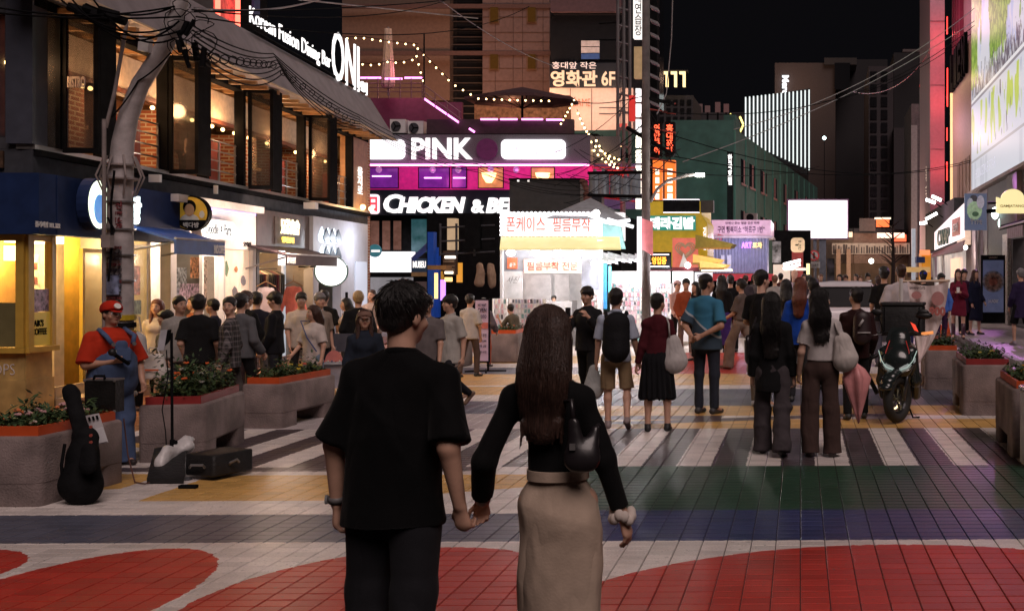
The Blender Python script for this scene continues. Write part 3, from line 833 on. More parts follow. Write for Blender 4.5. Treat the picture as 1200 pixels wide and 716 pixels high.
# raised pavement on the right
M_PAVE = mat('pale_paving',(.30,.26,.27),.45,var=.2,vs=5,bump=.15)
rp = MB(); rp.rbox(4.0,24,21,120,-.01,.13,.05); rp = rp.build('pavement',M_PAVE,kind='structure')
kb = MB(); kk = 0
for i in range(30):
 b_ = MB().box(3.86,4.0 - .003,21 + i * 1.0,21 + i * 1.0 + .985,-.01,.136).build('kerb_stone',mat('kerb',(.33,.31,.31),.7,bump=.2),rp)
sl = MB()
for i in range(0,34):
 for j in range(0,14):
  x0 = 4.05 + j * .6; y0 = 21.1 + i * .6; sl.rbox(x0 + .006,x0 + .594,y0 + .006,y0 + .594,.12,.137 + rnd.uniform(-.002,.002),.01,1)
sl.build('paving_slabs',M_PAVE,rp,kind='stuff')
# left pavement strip in front of the shops: brick
lf = MB()
M_BRK = mat('terracotta_paving',(.32,.13,.07),.5,var=.3,vs=12,bump=.2)
for i in range(0,190):
 for j in range(0,16):
  v = 10.0 + i * .115; u = -11.0 - j * .165
  if u > -v * .80: tile_mb(lf,u,v)
lf.build('shop_front_paving',M_BRK,gr,kind='stuff',fix=False)
# ------------------------------------------------------------------ the left building
def lamp(name,loc,col,w,r=.08,parent=None,spot=None,aim=None):
 l = bpy.data.lights.new(name,'SPOT' if spot else 'POINT'); l.energy = w; l.color = col; l.shadow_soft_size = r
 if spot: l.spot_size = math.radians(spot); l.spot_blend = .6
 o = bpy.data.objects.new(name,l); COL.objects.link(o); o.location = loc
 if aim is not None: o.rotation_euler = (Vector(aim) - Vector(loc)).to_track_quat('-Z','Y').to_euler()
 return o
M_DK = mat('dark_metal',(.010,.010,.011),.8,0,var=.2,spec=.02)
M_GREY = mat('grey_cladding',(.07,.07,.08),.75,spec=.1,var=.15,bump=.1)
M_BAND = mat('blue_grey_band',(.06,.062,.072),.8,spec=.08,var=.15,bump=.08)
M_CONC = mat('concrete',(.27,.24,.23),.85,var=.22,vs=3,bump=.35,bs=45)
M_WHITE = mat('white_paint',(.75,.73,.72),.5,var=.05)
M_WOODL = mat('light_wood',(.36,.20,.09),.5,var=.3,vs=4,stretch=(1,8,8),bump=.1)
M_WOODD = mat('dark_wood',(.09,.05,.03),.5,var=.3,vs=4,stretch=(1,8,8))
M_GLASS = glass('window_glass',(.5,.45,.4),.12)
M_DGLASS = mat('dark_glass',(.012,.013,.016),.08,var=.1,spec=.8)
M_MET = mat('grey_metal',(.35,.34,.34),.35,.7,var=.1)
M_PLAS = mat('cream_plaster',(.42,.38,.34),.8,var=.1,bump=.1)
M_LEAF = glass('leaf_glass',(.07,.055,.045),.58,.10)
G_WARM = glow('warm_bulb_glow',(1,.62,.22),9)
G_WHITE = glow('white_sign_glow',(1,.97,.96),1.25)
G_WSOFT = glow('soft_white_glow',(1,.93,.88),1.0)
G_PINK = glow('pink_neon_glow',(1,.30,.75),4)
G_LAMP = glow('white_lamp_glow',(1,.95,.9),9)
def brick_mat():
 m = mat('red_brick',(.3,.1,.05),.8,var=.2)
 N = m.node_tree.nodes; L = m.node_tree.links; b = N['Principled BSDF']
 t = N.new('ShaderNodeTexBrick'); t.inputs['Color1'].default_value = (.28,.075,.035,1); t.inputs['Color2'].default_value = (.40,.13,.06,1); t.inputs['Mortar'].default_value = (.5,.42,.33,1)
 t.inputs['Scale'].default_value = 1; t.inputs['Brick Width'].default_value = .22; t.inputs['Row Height'].default_value = .075; t.inputs['Mortar Size'].default_value = .012
 c = N.new('ShaderNodeTexCoord'); sx = N.new('ShaderNodeSeparateXYZ'); cb = N.new('ShaderNodeCombineXYZ'); ad = N.new('ShaderNodeMath'); ad.operation = 'ADD'
 L.new(c.outputs['Object'],sx.inputs[0]); L.new(sx.outputs[0],ad.inputs[0]); L.new(sx.outputs[1],ad.inputs[1]); L.new(ad.outputs[0],cb.inputs[0]); L.new(sx.outputs[2],cb.inputs[1])
 L.new(cb.outputs[0],t.inputs['Vector']); L.new(t.outputs['Color'],b.inputs['Base Color'])
 return m
M_BRICK = brick_mat()
LB = Plane((-10.25,13.9,0),(-.1192,1,0)); FC = Plane((-10.25,13.9,0),(1,0,0))
S = LB.s
SE = S(431)
LO,HI_,TOP = 3.45,5.42,6.5
lb = thing('left_building','two storey corner building with open bar windows above small shops','building',(-10.25,13.9,0))
m = MB(); LB.box(m,.02,SE,-.35,0.0,3.12,LO); FC.box(m,-6,0.0,-.3,0.0,3.12,3.45); m.build('floor_band',M_BAND,lb)
m = MB(); LB.box(m,.02,SE,.003,.09,3.36,3.44); m.build('band_ledge',M_DK,lb)
m = MB(); LB.box(m,-.0,SE,-4.5,-.36,3.2,3.42); m.build('upper_floor',M_WOODD,lb)
m = MB(); LB.box(m,-.0,SE,-4.5,-.02,HI_ + .02,HI_ + .3); m.build('upper_ceiling',mat('ceiling_board',(.34,.22,.13),.6,var=.2),lb)
m = MB(); LB.box(m,-.0,SE,-3.4,-3.2,3.42,HI_); m.build('back_wall',mat('warm_plaster',(.32,.17,.09),.8,var=.3,vs=2),lb)
m = MB(); LB.box(m,S(431) - .02,S(431) + .2,-6,0,0,TOP); m.build('end_wall',M_BRICK,lb)
# pale panels hanging below the ceiling, brick piers inside
m = MB(); LB.box(m,.3,SE,-.62,-.5,4.78,5.32); m.build('bulkhead',mat('bulkhead_board',(.62,.50,.40),.7,var=.12,bump=.15,vs=10),lb)
m = MB(); LB.box(m,.3,SE,-.66,-.46,4.70,4.775); m.build('bulkhead_trim',mat('copper_trim',(.16,.05,.03),.4,.4),lb)
for p0,p1 in ((128,156),(245,262),(330,341),(395,412)):
 m = MB(); LB.box(m,S(p0),S(p1),-1.4,-.7,3.42,4.72); m.build('brick_pier',M_BRICK,lb)
m = MB()
for k in range(26):
 a = .5 + k * SE / 27; LB.box(m,a,a + .09,-3.1,.5,HI_ - .08,HI_ - .01)
m.build('soffit_slats',M_WOODL,lb,kind='stuff')
# posts between the openings
for p in (45,72,125,197,243,286,328,357,394,413):
 a = S(p); m = MB(); LB.box(m,a - .05,a + .05,-.16,.012,LO,HI_); m.build('window_post',M_DK,lb)
m = MB(); LB.box(m,0,SE,-.18,.02,HI_ - .1,HI_ + .03); m.build('window_head',M_DK,lb)
m = MB(); LB.box(m,0,SE,-.2,.03,LO - .002,LO + .06); m.build('window_sill',mat('steel_sill',(.3,.28,.27),.35,.6),lb)
# fixed glazing and railings in the openings
m = MB(); LB.box(m,S(47),S(70),-.06,-.045,LO,HI_); m.build('window_pane',M_GLASS,lb)
for p0,p1 in ((128,195),(245,284),(330,355),(395,411)):
 r = MB()
 for z in (3.72,3.9,4.08,4.26): r.tube([LB.p(S(p0),-.12,z),LB.p(S(p1),-.12,z)],.014,6)
 for q in (p0 + 1,(p0 + p1) / 2,p1 - 1): r.tube([LB.p(S(q),-.12,3.5),LB.p(S(q),-.12,4.28)],.018,6)
 r.build('railing',M_MET,lb)
 m = MB(); LB.box(m,S(p1) - .55,S(p1) - .1,-.5,-.35,3.45,4.3); m.build('booth_back',mat('red_leather',(.30,.035,.02),.45),lb)
 m = MB(); LB.box(m,S(p0) + .1,S(p0) + .9,-1.5,-.75,4.05,4.12); LB.box(m,S(p0) + .45,S(p0) + .53,-1.15,-1.07,3.42,4.06); m.build('bar_table',M_WOODL,lb)
 m = MB(); LB.box(m,S(p0) + .3,S(p1),-3.18,-3.1,3.9,4.6); m.build('back_screen',M_DK,lb)
# pivoted window leaves standing out from the facade
for i,(p,q) in enumerate(((72,1.9),(197,1.9),(290,1.9),(361,1.9))):
 a = S(p) ; w = .46
 fr = MB();
 for n0,n1,z0,z1 in ((0,w,LO + .02,LO + .09),(0,w,HI_ - .09,HI_ - .02),(0,.055,LO + .09,HI_ - .09),(w - .055,w,LO + .09,HI_ - .09)): LB.box(fr,a - .03,a + .03,n0 + .02,n1 + .02,z0,z1)
 f = fr.build('window_leaf',M_DK,lb)
 m = MB(); LB.box(m,a - .006,a + .006,.076,w - .035,LO + .09,HI_ - .09); m.build('pane',M_LEAF,f)
 m = MB(); LB.box(m,a + .035,a + .035 + .40,w - .06,w + .02,LO + .02,HI_ - .02); m.build('window_leaf',M_DK,lb)
m = MB(); a = S(72); LB.box(m,a + .2,a + .7,.1,.12,4.2,4.9)
text_on(Plane(LB.p(S(72),0,0),(1,0,0)),'BISTRO',.12,.36,4.35,4.5,.04,mat('faded_print',(.5,.4,.35),.6),lb)
# string bulbs under the bulkhead
wi = MB(); wi.tube([LB.p(a,-.42,4.66 + .03 * math.sin(a * 9)) for a in np.linspace(.3,SE,60)],.006,4); wi = wi.build('bulb_wire',M_DK,lb)
bme = MB().ball((0,0,0),.035,8,6).mesh('bulb'); bme.materials.append(G_WARM)
def bulbs(parent,pts,me=bme,name='bulb'):
 r = parent
 while r.parent: r = r.parent
 for p in pts:
  o = bpy.data.objects.new(name,me); COL.objects.link(o); o.parent = parent; o.location = Vector(p) - r.location
bulbs(lb,[LB.p(S(p),-.42,4.6) for p in (49,69,90,103,132,141,157,186,210,222,230,254,265,276,288,301,309,317,337,346,369,378,387,402)])
for p,n,w in ((60,-.25,28),(110,-.25,34),(165,-.25,38),(230,-.25,38),(285,-.25,38),(345,-.25,38),(400,-.25,30),(75,-1.6,16),(170,-1.6,22),(255,-1.6,22),(340,-1.6,22)):
 lamp('bar_lamp',LB.p(S(p),n,4.62),(1,.55,.25),w,.12)
ch = MB()
for k in range(7): ch.tube([LB.p(S(213) + .07 * k,-.9 - .05 * (k % 2),4.12),LB.p(S(213) + .07 * k,-.9 - .05 * (k % 2),4.22)],.012,6)
ch.build('candle_cluster',G_WARM,lb,kind='stuff')
# sloping canopy and its letters
r0 = [LB.p(-.6,.62,5.42),LB.p(-.6,0.05,TOP),LB.p(-.6,-.12,TOP),LB.p(-.6,-.12,5.5)]
r1 = [LB.p(S(430) + .55,.62,5.42),LB.p(S(430) + .1,0.05,TOP),LB.p(S(430) + .1,-.12,TOP),LB.p(S(430) + .1,-.12,5.5)]
MB().loft([r0,r1]).build('sloping_canopy',mat('pale_stone',(.27,.235,.25),.75,var=.12,vs=3,bump=.1,bs=30),lb)
# canopy top seam lines
m = MB(); m.tube([LB.p(-.6,.64,5.43),LB.p(S(430) + .5,.64,5.43)],.02,6); m.build('canopy_edge',mat('wood_edge',(.5,.38,.26),.6),lb)
def standing(string,p0,p1,y0,y1,n=.12,label=None,mt=None,th=.06):
 a0,a1 = S(p0,n),S(p1,n)
 return a0,a1
LT = thing('roof_sign','row of tall white glowing letters standing along the canopy edge','sign',LB.p(S(290),.1,TOP))
m = MB(); m.tube([LB.p(S(288),.1,6.53),LB.p(S(426),.1,6.53)],.03,6); m.build('sign_rail',M_DK,LT)
words_ = [('Korean',292,337,.36),('Fusion',341,366,.37),('Dining',369,388,.38),('Bar',378,387,.38)]
text_on(LB,'Korean Fusion Dining Bar',S(292,.1),S(387,.1),6.55,6.97,.1,G_WHITE,LT,th=.02,bold=-.005)
text_on(LB,'ONI',S(388.5,.1),S(420,.1),6.45,7.62,.1,G_WHITE,LT,th=.03,bold=.0)
text_on(LB,'오니',S(421.5,.1),S(428.5,.1),6.48,6.80,.1,G_WHITE,LT,th=.05,bold=.03)
# upper storey set back
m = MB(); LB.box(m,0,S(306),-3.5,-.9,TOP - .1,10.5); m.build('upper_wall',mat('dark_brown_wall',(.055,.045,.05),.7),lb)
m = MB(); LB.box(m,S(213),S(224),-.9,-.86,7.15,10); LB.box(m,S(232),S(250),-.9,-.86,7.15,10); LB.box(m,S(262),S(285),-.9,-.86,7.15,10); m.build('upper_windows',M_DGLASS,lb,kind='stuff')
m = MB(); LB.box(m,S(309),S(354),-1.6,-1.4,TOP - .1,10.8); m.build('rooftop_panel',mat('red_foil',(.45,.12,.12),.35,.5,emit=(1,.12,.1),es=.28,var=.7,vs=7,bump=.6,bs=5),lb)
for p in (332,352):
 m = MB(); m.tube([LB.p(S(p),-1.3,TOP),LB.p(S(p),-1.3,10.8)],.05,6); m.build('neon_tube',glow('red_neon_glow',(1,.13,.08),3.5),lb)
m = MB(); LB.box(m,S(356),S(395),-1.8,-1.6,TOP - .1,10.8); m.build('rooftop_frame',M_DK,lb)
m = MB(); LB.box(m,S(366),S(372),-1.3,-1.25,7.6,8.6); m.build('rooftop_banner',mat('blue_banner',(.03,.05,.16),.6),lb)
# grey return wall beyond the corner
m = MB(); FC.wall(m,-6,-.02,LO + .003,7.5,-.3,-.0,[(-.46,-.36,3.6,5.2),(-3,-.62,3.6,5.2)]); m.build('side_wall',M_GREY,lb)
m = MB(); FC.box(m,-3.0,-.62,-.2,-.15,3.6,5.2); FC.box(m,-.46,-.36,-.2,-.15,3.6,5.2); m.build('side_window',M_DGLASS,lb)
m = MB(); m.tube([FC.p(-.41,-.1,3.65),FC.p(-.41,-.1,5.15)],.012,5); m.build('side_neon',glow('dim_red_neon',(1,.2,.1),1.2),lb)
m = MB(); LB.box(m,-.04,.28,-.3,.02,LO + .063,7.5); m.build('corner_column',mat('column_blue',(.06,.065,.09),.5),lb)
# ground floor party walls and shop ceilings
for p in (-60,176,297,366,430):
 a = S(p) if p > 0 else -6
 m = MB(); LB.box(m,a - .06,a + .06,-4,-.02,0,3.1); m.build('party_wall',M_PLAS,lb)
m = MB(); LB.box(m,-5,SE,-4.2,-4.05,0,3.1); m.build('shop_back_wall',M_PLAS,lb)
m = MB(); LB.box(m,0,SE,-4.2,-.02,2.7,2.78); m.build('shop_ceiling',M_PLAS,lb)
m = MB()
for p in (349,): LB.box(m,S(p) - .1,S(p) + .12,.095,.22,3.14,3.28)
m = MB(); LB.box(m,S(166),S(169),.1,.26,3.26,3.38); m.build('security_camera',M_WHITE,lb)
m = MB(); LB.box(m,S(243),S(244.6),.1,.16,3.25,3.4); m.build('junction_box',M_WHITE,lb)
m = MB(); LB.box(m,S(350),S(354),.1,.34,3.26,3.40); m.build('flood_lamp',M_WHITE,lb)
# ---- coffee store: yellow frames under a navy fascia
YF = mat('yellow_frame',(.55,.35,.06),.45,var=.08); YB = mat('yellow_wall',(.50,.34,.12),.6,var=.2,vs=4)
NAVY = mat('navy_fascia',(.016,.034,.11),.75,var=.12,spec=.12); NAVY2 = mat('navy_awning',(.014,.075,.34),.6,var=.15)
cs = thing('coffee_store','yellow framed corner coffee store under a long navy fascia','shop',(-10.25,13.9,0))
m = MB(); FC.box(m,-6,.30,.0,.30,2.33,3.11); LB.box(m,.0,S(200),.003,.30,2.33,3.11); m.build('fascia',NAVY,cs)
text_px(LB,'폴리시점 TEL.322',41,70,259,266,.305,M_WHITE,cs,th=.01)
cs_glow = glow('white_letter_glow',(.85,1,1),2.2)
text_px(LB,'빽다방',121,162,225,260,.31,cs_glow,cs,th=.05,bold=.03)
# octagonal window front
zs,zt = .80,2.22
def pane_run(P0,P1,base_h,parent,n_posts=1):
 d = (P1 - P0); pl = Plane(P0,d.normalized()); L_ = d.length
 m = MB(); pl.box(m,0,L_,-.12,.0,0,.45); pl.box(m,0.01,L_ - .01,-.10,-.02,.45,base_h); m.build('base_wall',YB,parent)
 m = MB(); pl.box(m,-.02,L_ + .02,-.14,.06,base_h + .002,base_h + .07); m.build('ledge',YF,parent)
 for k in range(n_posts + 1):
  a = L_ * k / n_posts; m = MB(); pl.box(m,a - .04,a + .04,-.1,-.0,base_h + .073,2.33); m.build('window_frame',YF,parent)
 m = MB(); pl.box(m,.04,L_ - .04,-.09,-.01,2.25,2.33); m.build('window_frame',YF,parent)
 m = MB(); pl.box(m,.04,L_ - .04,-.055,-.045,base_h + .073,2.25); m.build('window_pane',M_GLASS,parent)
 return pl,L_
A0 = Vector((-12.4,13.75,0)); A1 = Vector((-10.23,13.75,0)); A2 = Vector((-10.255,14.3,0))
pl1,L1 = pane_run(A0,A1,zs,cs,2); pl2,L2 = pane_run(A1,A2,zs,cs,1)
m = MB(); pl2.box(m,.04,L2 - .04,-.04,-.03,.88,1.32); m.build('yellow_film',mat('yellow_film',(.55,.38,.03),.4,var=.05,emit=(.9,.6,.12),es=.10),cs)
text_on(pl2,"PAIK'S\nCOFFEE",L2 * .28,L2 * .80,1.02,1.22,-.028,M_DK,cs,th=.006,bold=.03)
m = MB(); pl2.box(m,.06,L2 - .06,-.04,-.03,1.33,1.62); m.build('poster',mat('purple_poster',(.40,.28,.42),.5,var=.6,vs=16),cs)
m = MB(); pl1.box(m,.04,L1 - .04,-.04,-.03,.88,1.45); m.build('frosted_film',mat('frosted_film',(.16,.14,.06),.5,var=.1),cs)
text_on(pl1,'DPS',L1 - .42,L1 - .15,.52,.66,-.015,M_WHITE,cs,th=.004,bold=-.02)
# menu panel, door, window by the pole
G_CREAM = glow('lit_cream_wall',(1,.62,.28),.55)
m = MB(); LB.box(m,S(64),S(176),-1.1,-1.0,0,2.7); m.build('inner_wall',mat('lit_yellow_wall',(.75,.42,.06),.6),cs)
m = MB(); LB.box(m,S(74),S(96),-.6,-.55,.5,2.1); mp_ = m.build('menu_board',mat('menu_white',(.75,.66,.52),.5),cs)
mm = MB()
for r_ in range(7):
 for c_ in range(5):
  a = S(74) + .12 + c_ * (S(96) - S(74) - .2) / 5; z = 1.98 - r_ * .2; LB.box(mm,a,a + .07,-.549,-.544,z - .1,z)
mm.build('menu_pictures',mat('menu_print',(.28,.08,.06),.5,var=.5,vs=12),mp_,kind='stuff')
def framed(p0,p1,n,z0,z1,parent,nm='door',fm=YF,th=.06):
 f = MB(); a0,a1 = S(p0,n),S(p1,n)
 LB.box(f,a0,a0 + th,n - .05,n,z0,z1); LB.box(f,a1 - th,a1,n - .05,n,z0,z1); LB.box(f,a0 + th,a1 - th,n - .05,n,z1 - th,z1); LB.box(f,a0 + th,a1 - th,n - .05,n,z0,z0 + th)
 o = f.build(nm,fm,parent); g = MB(); LB.box(g,a0 + th,a1 - th,n - .03,n - .02,z0 + th,z1 - th); g.build('pane',M_GLASS,o); return o
framed(97,128,-.35,.05,2.2,cs)
framed(147,176,-.02,.75,2.28,cs,'window_frame')
m = MB(); LB.box(m,S(147),S(176),-.1,-.015,0,.75); m.build('base_wall',YB,cs)
m = MB(); LB.box(m,S(153.5),S(165),-.018,-.008,1.5,1.95); m.build('poster',mat('pizza_poster',(.6,.22,.12),.5,var=.5,vs=14),cs)
m = MB(); LB.box(m,S(154),S(166),-.018,-.008,1.2,1.42); m.build('poster',mat('green_poster',(.16,.20,.10),.5,var=.5,vs=20),cs)
m = MB(); LB.box(m,S(57),S(93),-.55,-.2,2.24,2.34); m.build('ceiling_lamp',glow('warm_panel',(1,.78,.42),5),cs)
m = MB(); LB.box(m,S(61),S(68),-.6,-.45,2.0,2.2); m.build('wall_lamp',glow('warm_panel2',(1,.8,.45),4),cs)
m = MB(); m.box(-13.2,-10.9,15.2,15.4,0,2.3); m.build('cafe_back_wall',mat('cafe_wall',(.62,.5,.36),.7),cs)
lamp('store_lamp',LB.p(S(80),-.35,2.1),(1,.66,.22),90,.2)
lamp('store_lamp',(-11.2,14.7,2.1),(1,.78,.52),34,.2); lamp('store_lamp',LB.p(S(160),-.6,2.2),(1,.7,.3),30,.1)
for k in range(2):
 m = MB(); LB.box(m,S(61) ,S(150),.0 + .3 * 0,.35 - .3 * k,0,.15 * (k + 1)); m.build('doorstep',mat('tan_stone',(.42,.30,.18),.7,bump=.2),cs)
# round lit emblem and blade sign
def round_sign(label,c,nrm,r,th,face,rim,cat='sign',nm='round_sign'):
 o = thing(nm,label,cat,c); n_ = Vector(nrm).normalized()
 MB().disc(Vector(c) - n_ * th,n_,r,th,32).build('sign_body',rim,o)
 MB().disc(Vector(c) + n_ * .002,n_,r * .92,.006,32).build('sign_face',face,o)
 return o
c = LB.p(S(115,.45),.46,LB.z(115,240,.45))
e = thing('oval_sign','oval glowing white and blue emblem half hidden behind the concrete pole','sign',c)
MB().disc(c - LB.n * .14,LB.n,.36,.14,24,.8).build('sign_body',NAVY,e); MB().disc(c + LB.n * .002,LB.n,.33,.006,24,.8).build('sign_face',glow('yellow_white_glow',(.9,1,.75),1.6),e)
MB().disc(c + LB.n * .01 - Vector((0,0,.06)),LB.n,.2,.006,20,.7).build('emblem_print',mat('emblem_blue',(.05,.25,.6),.5,emit=(.05,.3,.8),es=.6),e)
bs_c = wp(223,250,17.3)
bs = round_sign('round yellow sign with a drawn man in a white shirt and Korean letters',bs_c,(0.12,-1,0),.285,.12,mat('mustard_face',(.62,.36,.03),.5,emit=(.9,.5,.05),es=.12),M_DK)
bp = Plane(bs_c - Vector((-.03,.015,0)),(1,.12,0))
def dsc(mb,x,z,rx,rz_,n=0): mb.disc(bp.p(x,n,z),bp.n,rz_,.003,20,rx / rz_)
m = MB(); dsc(m,-.03,-.13,.15,.12,.001); m.build('drawn_shirt',mat('print_white',(.7,.68,.6),.5),bs)
m = MB(); dsc(m,-.03,.10,.10,.115,.005); m.build('drawn_hair',M_DK,bs)
m = MB(); dsc(m,-.03,.05,.075,.10,.009); m.build('drawn_face',mat('print_skin',(.60,.35,.18),.5),bs)
m = MB(); dsc(m,.16,-.02,.04,.06,.006); m.build('drawn_cup',mat('print_white',(.7,.68,.6),.5),bs)
m = MB(); m.prism([bp.p(.265 * math.cos(a),.012,.265 * math.sin(a)) for a in np.linspace(math.radians(205),math.radians(335),14)],bp.n * .004); m.build('drawn_band',M_DK,bs)
text_on(bp,'백다방',-.12,.12,-.235,-.15,.018,mat('print_white',(.7,.68,.6),.5),bs,th=.004,bold=.02)
m = MB(); m.tube([bs_c + Vector((0,.06,.2)),LB.p(S(205),.1,2.9)],.02,6); m.build('bracket',M_DK,bs)
# awnings
def awning(label,p0,p1,n1,z_top,z_edge,drop,mt,letters=None,cat='awning'):
 a0,a1 = S(p0,.3),S(p1,n1) ; a0 = S(p0,.3)
 o = thing('awning',label,cat,LB.p(a0,.3,z_top))
 m = MB(); m.loft([[LB.p(a,.02,z_top),LB.p(a,n1,z_edge),LB.p(a,n1,z_edge - .03),LB.p(a,.02,z_top - .03)] for a in np.linspace(a0,a1,9)]); m.build('canvas',mt,o)
 m = MB(); LB.box(m,a0,a1,n1 - .002,n1 + .02,z_edge - drop,z_edge); m.build('valance',mt,o)
 for a in (a0 + .1,a1 - .1): m = MB(); m.tube([LB.p(a,.05,z_top - .5),LB.p(a,n1 - .05,z_edge - .05)],.018,6); m.build('awning_arm',M_MET,o)
 m = MB(); m.tube([LB.p(a0,n1 + .01,z_edge + .01),LB.p(a1,n1 + .01,z_edge + .01)],.018,6); m.build('front_bar',mat('bar_white',(.5,.5,.52),.5),o)
 if letters: text_on(LB,letters[0],S(letters[1],n1),S(letters[2],n1),z_edge - drop + .03,z_edge - .05,n1 + .022,M_WHITE,o,th=.006)
 return o
awning('navy canvas awning beside the concrete pole over the coffee counter',149,262,.95,2.62,2.34,.22,NAVY2,("PAIK'S COFFEE",249,261))
# ---- white shop
ws = thing('white_shop','white walled shop with a rounded lit sign and drawings on its glass','shop',LB.p(S(200),0,0))
WW = mat('white_wall',(.62,.58,.58),.6,var=.06)
m = MB(); LB.wall(m,S(200,.16),S(300,.16),0,3.10,.003,.16,[(S(207,.16),S(262,.16),.02,2.28),(S(264,.16),S(296,.16),.5,2.28)]); m.build('wall',WW,ws)
m = MB(); LB.box(m,S(200,.3),S(302,.3),.16,.42,2.98,3.1); m.build('cornice',WW,ws)
m = MB(); LB.box(m,S(200,.2),S(300,.2),.17,.20,2.95,2.975); m.build('cove_light',glow('violet_glow',(.35,.3,1),2.5),ws)
a0,a1 = S(236,.3),S(277,.3); zc = LB.z(257,269,.3)
sb = Plane(LB.p((a0 + a1) / 2,.17,zc),LB.d)
def rrect(pl,a0,a1,z0,z1,r,n0,n1,mb):
 pts = []
 for cx,cz,s0 in ((a1 - r,z1 - r,0),(a0 + r,z1 - r,90),(a0 + r,z0 + r,180),(a1 - r,z0 + r,270)):
  for k in range(6): t = math.radians(s0 + 18 * k); pts.append(pl.p(cx + r * math.cos(t),n0,cz + r * math.sin(t)))
 return mb.prism(pts,pl.n * (n1 - n0))
hw = (a1 - a0) / 2
sg = thing('rounded_sign','rounded white lit sign with thin handwritten letters','sign',sb.O)
rrect(sb,-hw,hw,-.17,.17,.15,0,.12,MB()).build('sign_body',M_WHITE,sg); rrect(sb,-hw + .03,hw - .03,-.15,.15,.14,.122,.128,MB()).build('sign_face',glow('sign_face_cool',(.9,.95,1),1.1),sg)
text_on(sb,'Doodle X Paris',-hw * .75,hw * .7,-.09,.10,.13,M_DK,sg,th=.006,bold=-.005)
text_on(LB,'오락실',S(285,.17),S(294,.17),2.34,2.44,.17,M_DK,ws,th=.01)
f = MB(); LB.box(f,S(264,.16),S(296,.16),.08,.09,.5,2.28); f.build('shop_window',mat('milky_glass',(.7,.6,.5),.3,emit=(1,.68,.45),es=.42,var=.1),ws)
for (a,b,z0,z1,c) in ((266,272,1.75,2.1,(.12,.22,.10)),(278,283,1.85,1.98,(.6,.2,.04)),(276,283,1.35,1.6,(.22,.2,.22)),(286,292,1.6,1.8,(.25,.22,.24)),(270,280,1.15,1.4,(.55,.3,.18)),(285,293,1.05,1.3,(.55,.3,.3))):
 m = MB(); P_ = LB.p((S(a,.16) + S(b,.16)) / 2,.1,(z0 + z1) / 2); k = rnd.randint(5,9)
 m.prism([P_ + LB.d * ((S(b,.16) - S(a,.16)) / 2 * math.cos(t) * rnd.uniform(.7,1.1)) + Vector((0,0,(z1 - z0) / 2 * math.sin(t) * rnd.uniform(.7,1.1))) for t in np.linspace(0,6.28,k + 1)[:-1]],LB.n * .004); m.build('window_drawing',mat('drawing_%d' % a,c,.5),ws)
f = MB(); LB.box(f,S(207,.16),S(262,.16),-.9,-.85,0,2.4); f.build('inner_wall',mat('inner_lit_wall',(.75,.68,.62),.6),ws)
for a,b,z0,z1,c in ((210,221,1.55,1.95,(.3,.32,.36)),(226,236,1.75,2.15,(.62,.3,.16)),(213,236,1.25,1.65,(.55,.4,.55)),(240,250,1.2,2.1,(.7,.5,.42)),(251,256,1.4,1.9,(.6,.25,.2)),(207.5,212,1.2,1.6,(.2,.2,.28))):
 m = MB(); LB.box(m,S(a,-.8),S(b,-.8),-.848,-.83,z0,z1); m.build('poster',mat('shop_poster_%d' % a,c,.5,var=.7,vs=18),ws)
m = MB(); LB.box(m,S(207,.16),S(262,.16),.02,.12,2.18,2.27); m.build('head_light',glow('warm_white_strip',(1,.8,.6),5),ws)
framed(237,261,.1,.05,2.2,ws,'door',M_WHITE)
lamp('white_shop_light',LB.p(S(232),-.3,2.2),(1,.78,.58),70,.15); lamp('white_shop_light',LB.p(S(280),1.0,2.5),(1,.74,.58),75,.1); lamp('white_shop_light',LB.p(S(225),.9,2.4),(1,.72,.52),75,.1)  # outer two have no fixture, added to brighten the people in front
# ---- brown clothes shop
br = thing('brown_shop','dark brown clothes shop with Chinese characters and wood lined opening','shop',LB.p(S(300),0,0))
BRN = mat('brown_panel',(.075,.045,.04),.45,var=.2)
a0,a1 = S(301,.12),S(366,.12)
m = MB(); LB.wall(m,a0,a1,0,3.10,.003,.12,[(a0 + .12,a1 - .1,.05,2.25)]); m.build('wall',BRN,br)
m = MB(); LB.box(m,S(322,.13),S(352,.13),.123,.14,2.45,3.0); m.build('sign_panel',mat('stone_panel',(.11,.08,.07),.6,var=.3,bump=.3),br)
text_on(LB,'兄弟商會',S(328.5,.15),S(350,.15),2.66,2.98,.15,glow('amber_letters',(1,.85,.6),1.7),br,th=.03,bold=.01)
text_on(LB,'형제상회',S(330,.15),S(343,.15),2.48,2.60,.15,glow('yellow_letters',(1,.75,.1),2),br,th=.03)
m = MB(); LB.box(m,a0 + .15,a1 - .12,-1.3,-1.25,.05,2.3); m.build('timber_lining',M_WOODL,br)
for k in range(11):
 m = MB(); LB.box(m,a0 + .16,a1 - .13,-1.248,-1.235,.1 + k * .2,.285 + k * .2); m.build('plank',M_WOODL,br)
awning('dark brown awning over the clothes shop opening',299,397,.85,2.42,2.2,.2,mat('brown_awning',(.055,.03,.035),.7,var=.15),('BROTHERS',335,345))
cr = thing('clothes_rack','rail of dark jackets and shirts inside the brown shop','clothes rack',LB.p(S(308),-.6,0))
m = MB(); m.tube([LB.p(S(303),-.5,1.95),LB.p(S(352),-.5,1.95)],.02,6); m.build('rail',M_MET,cr)
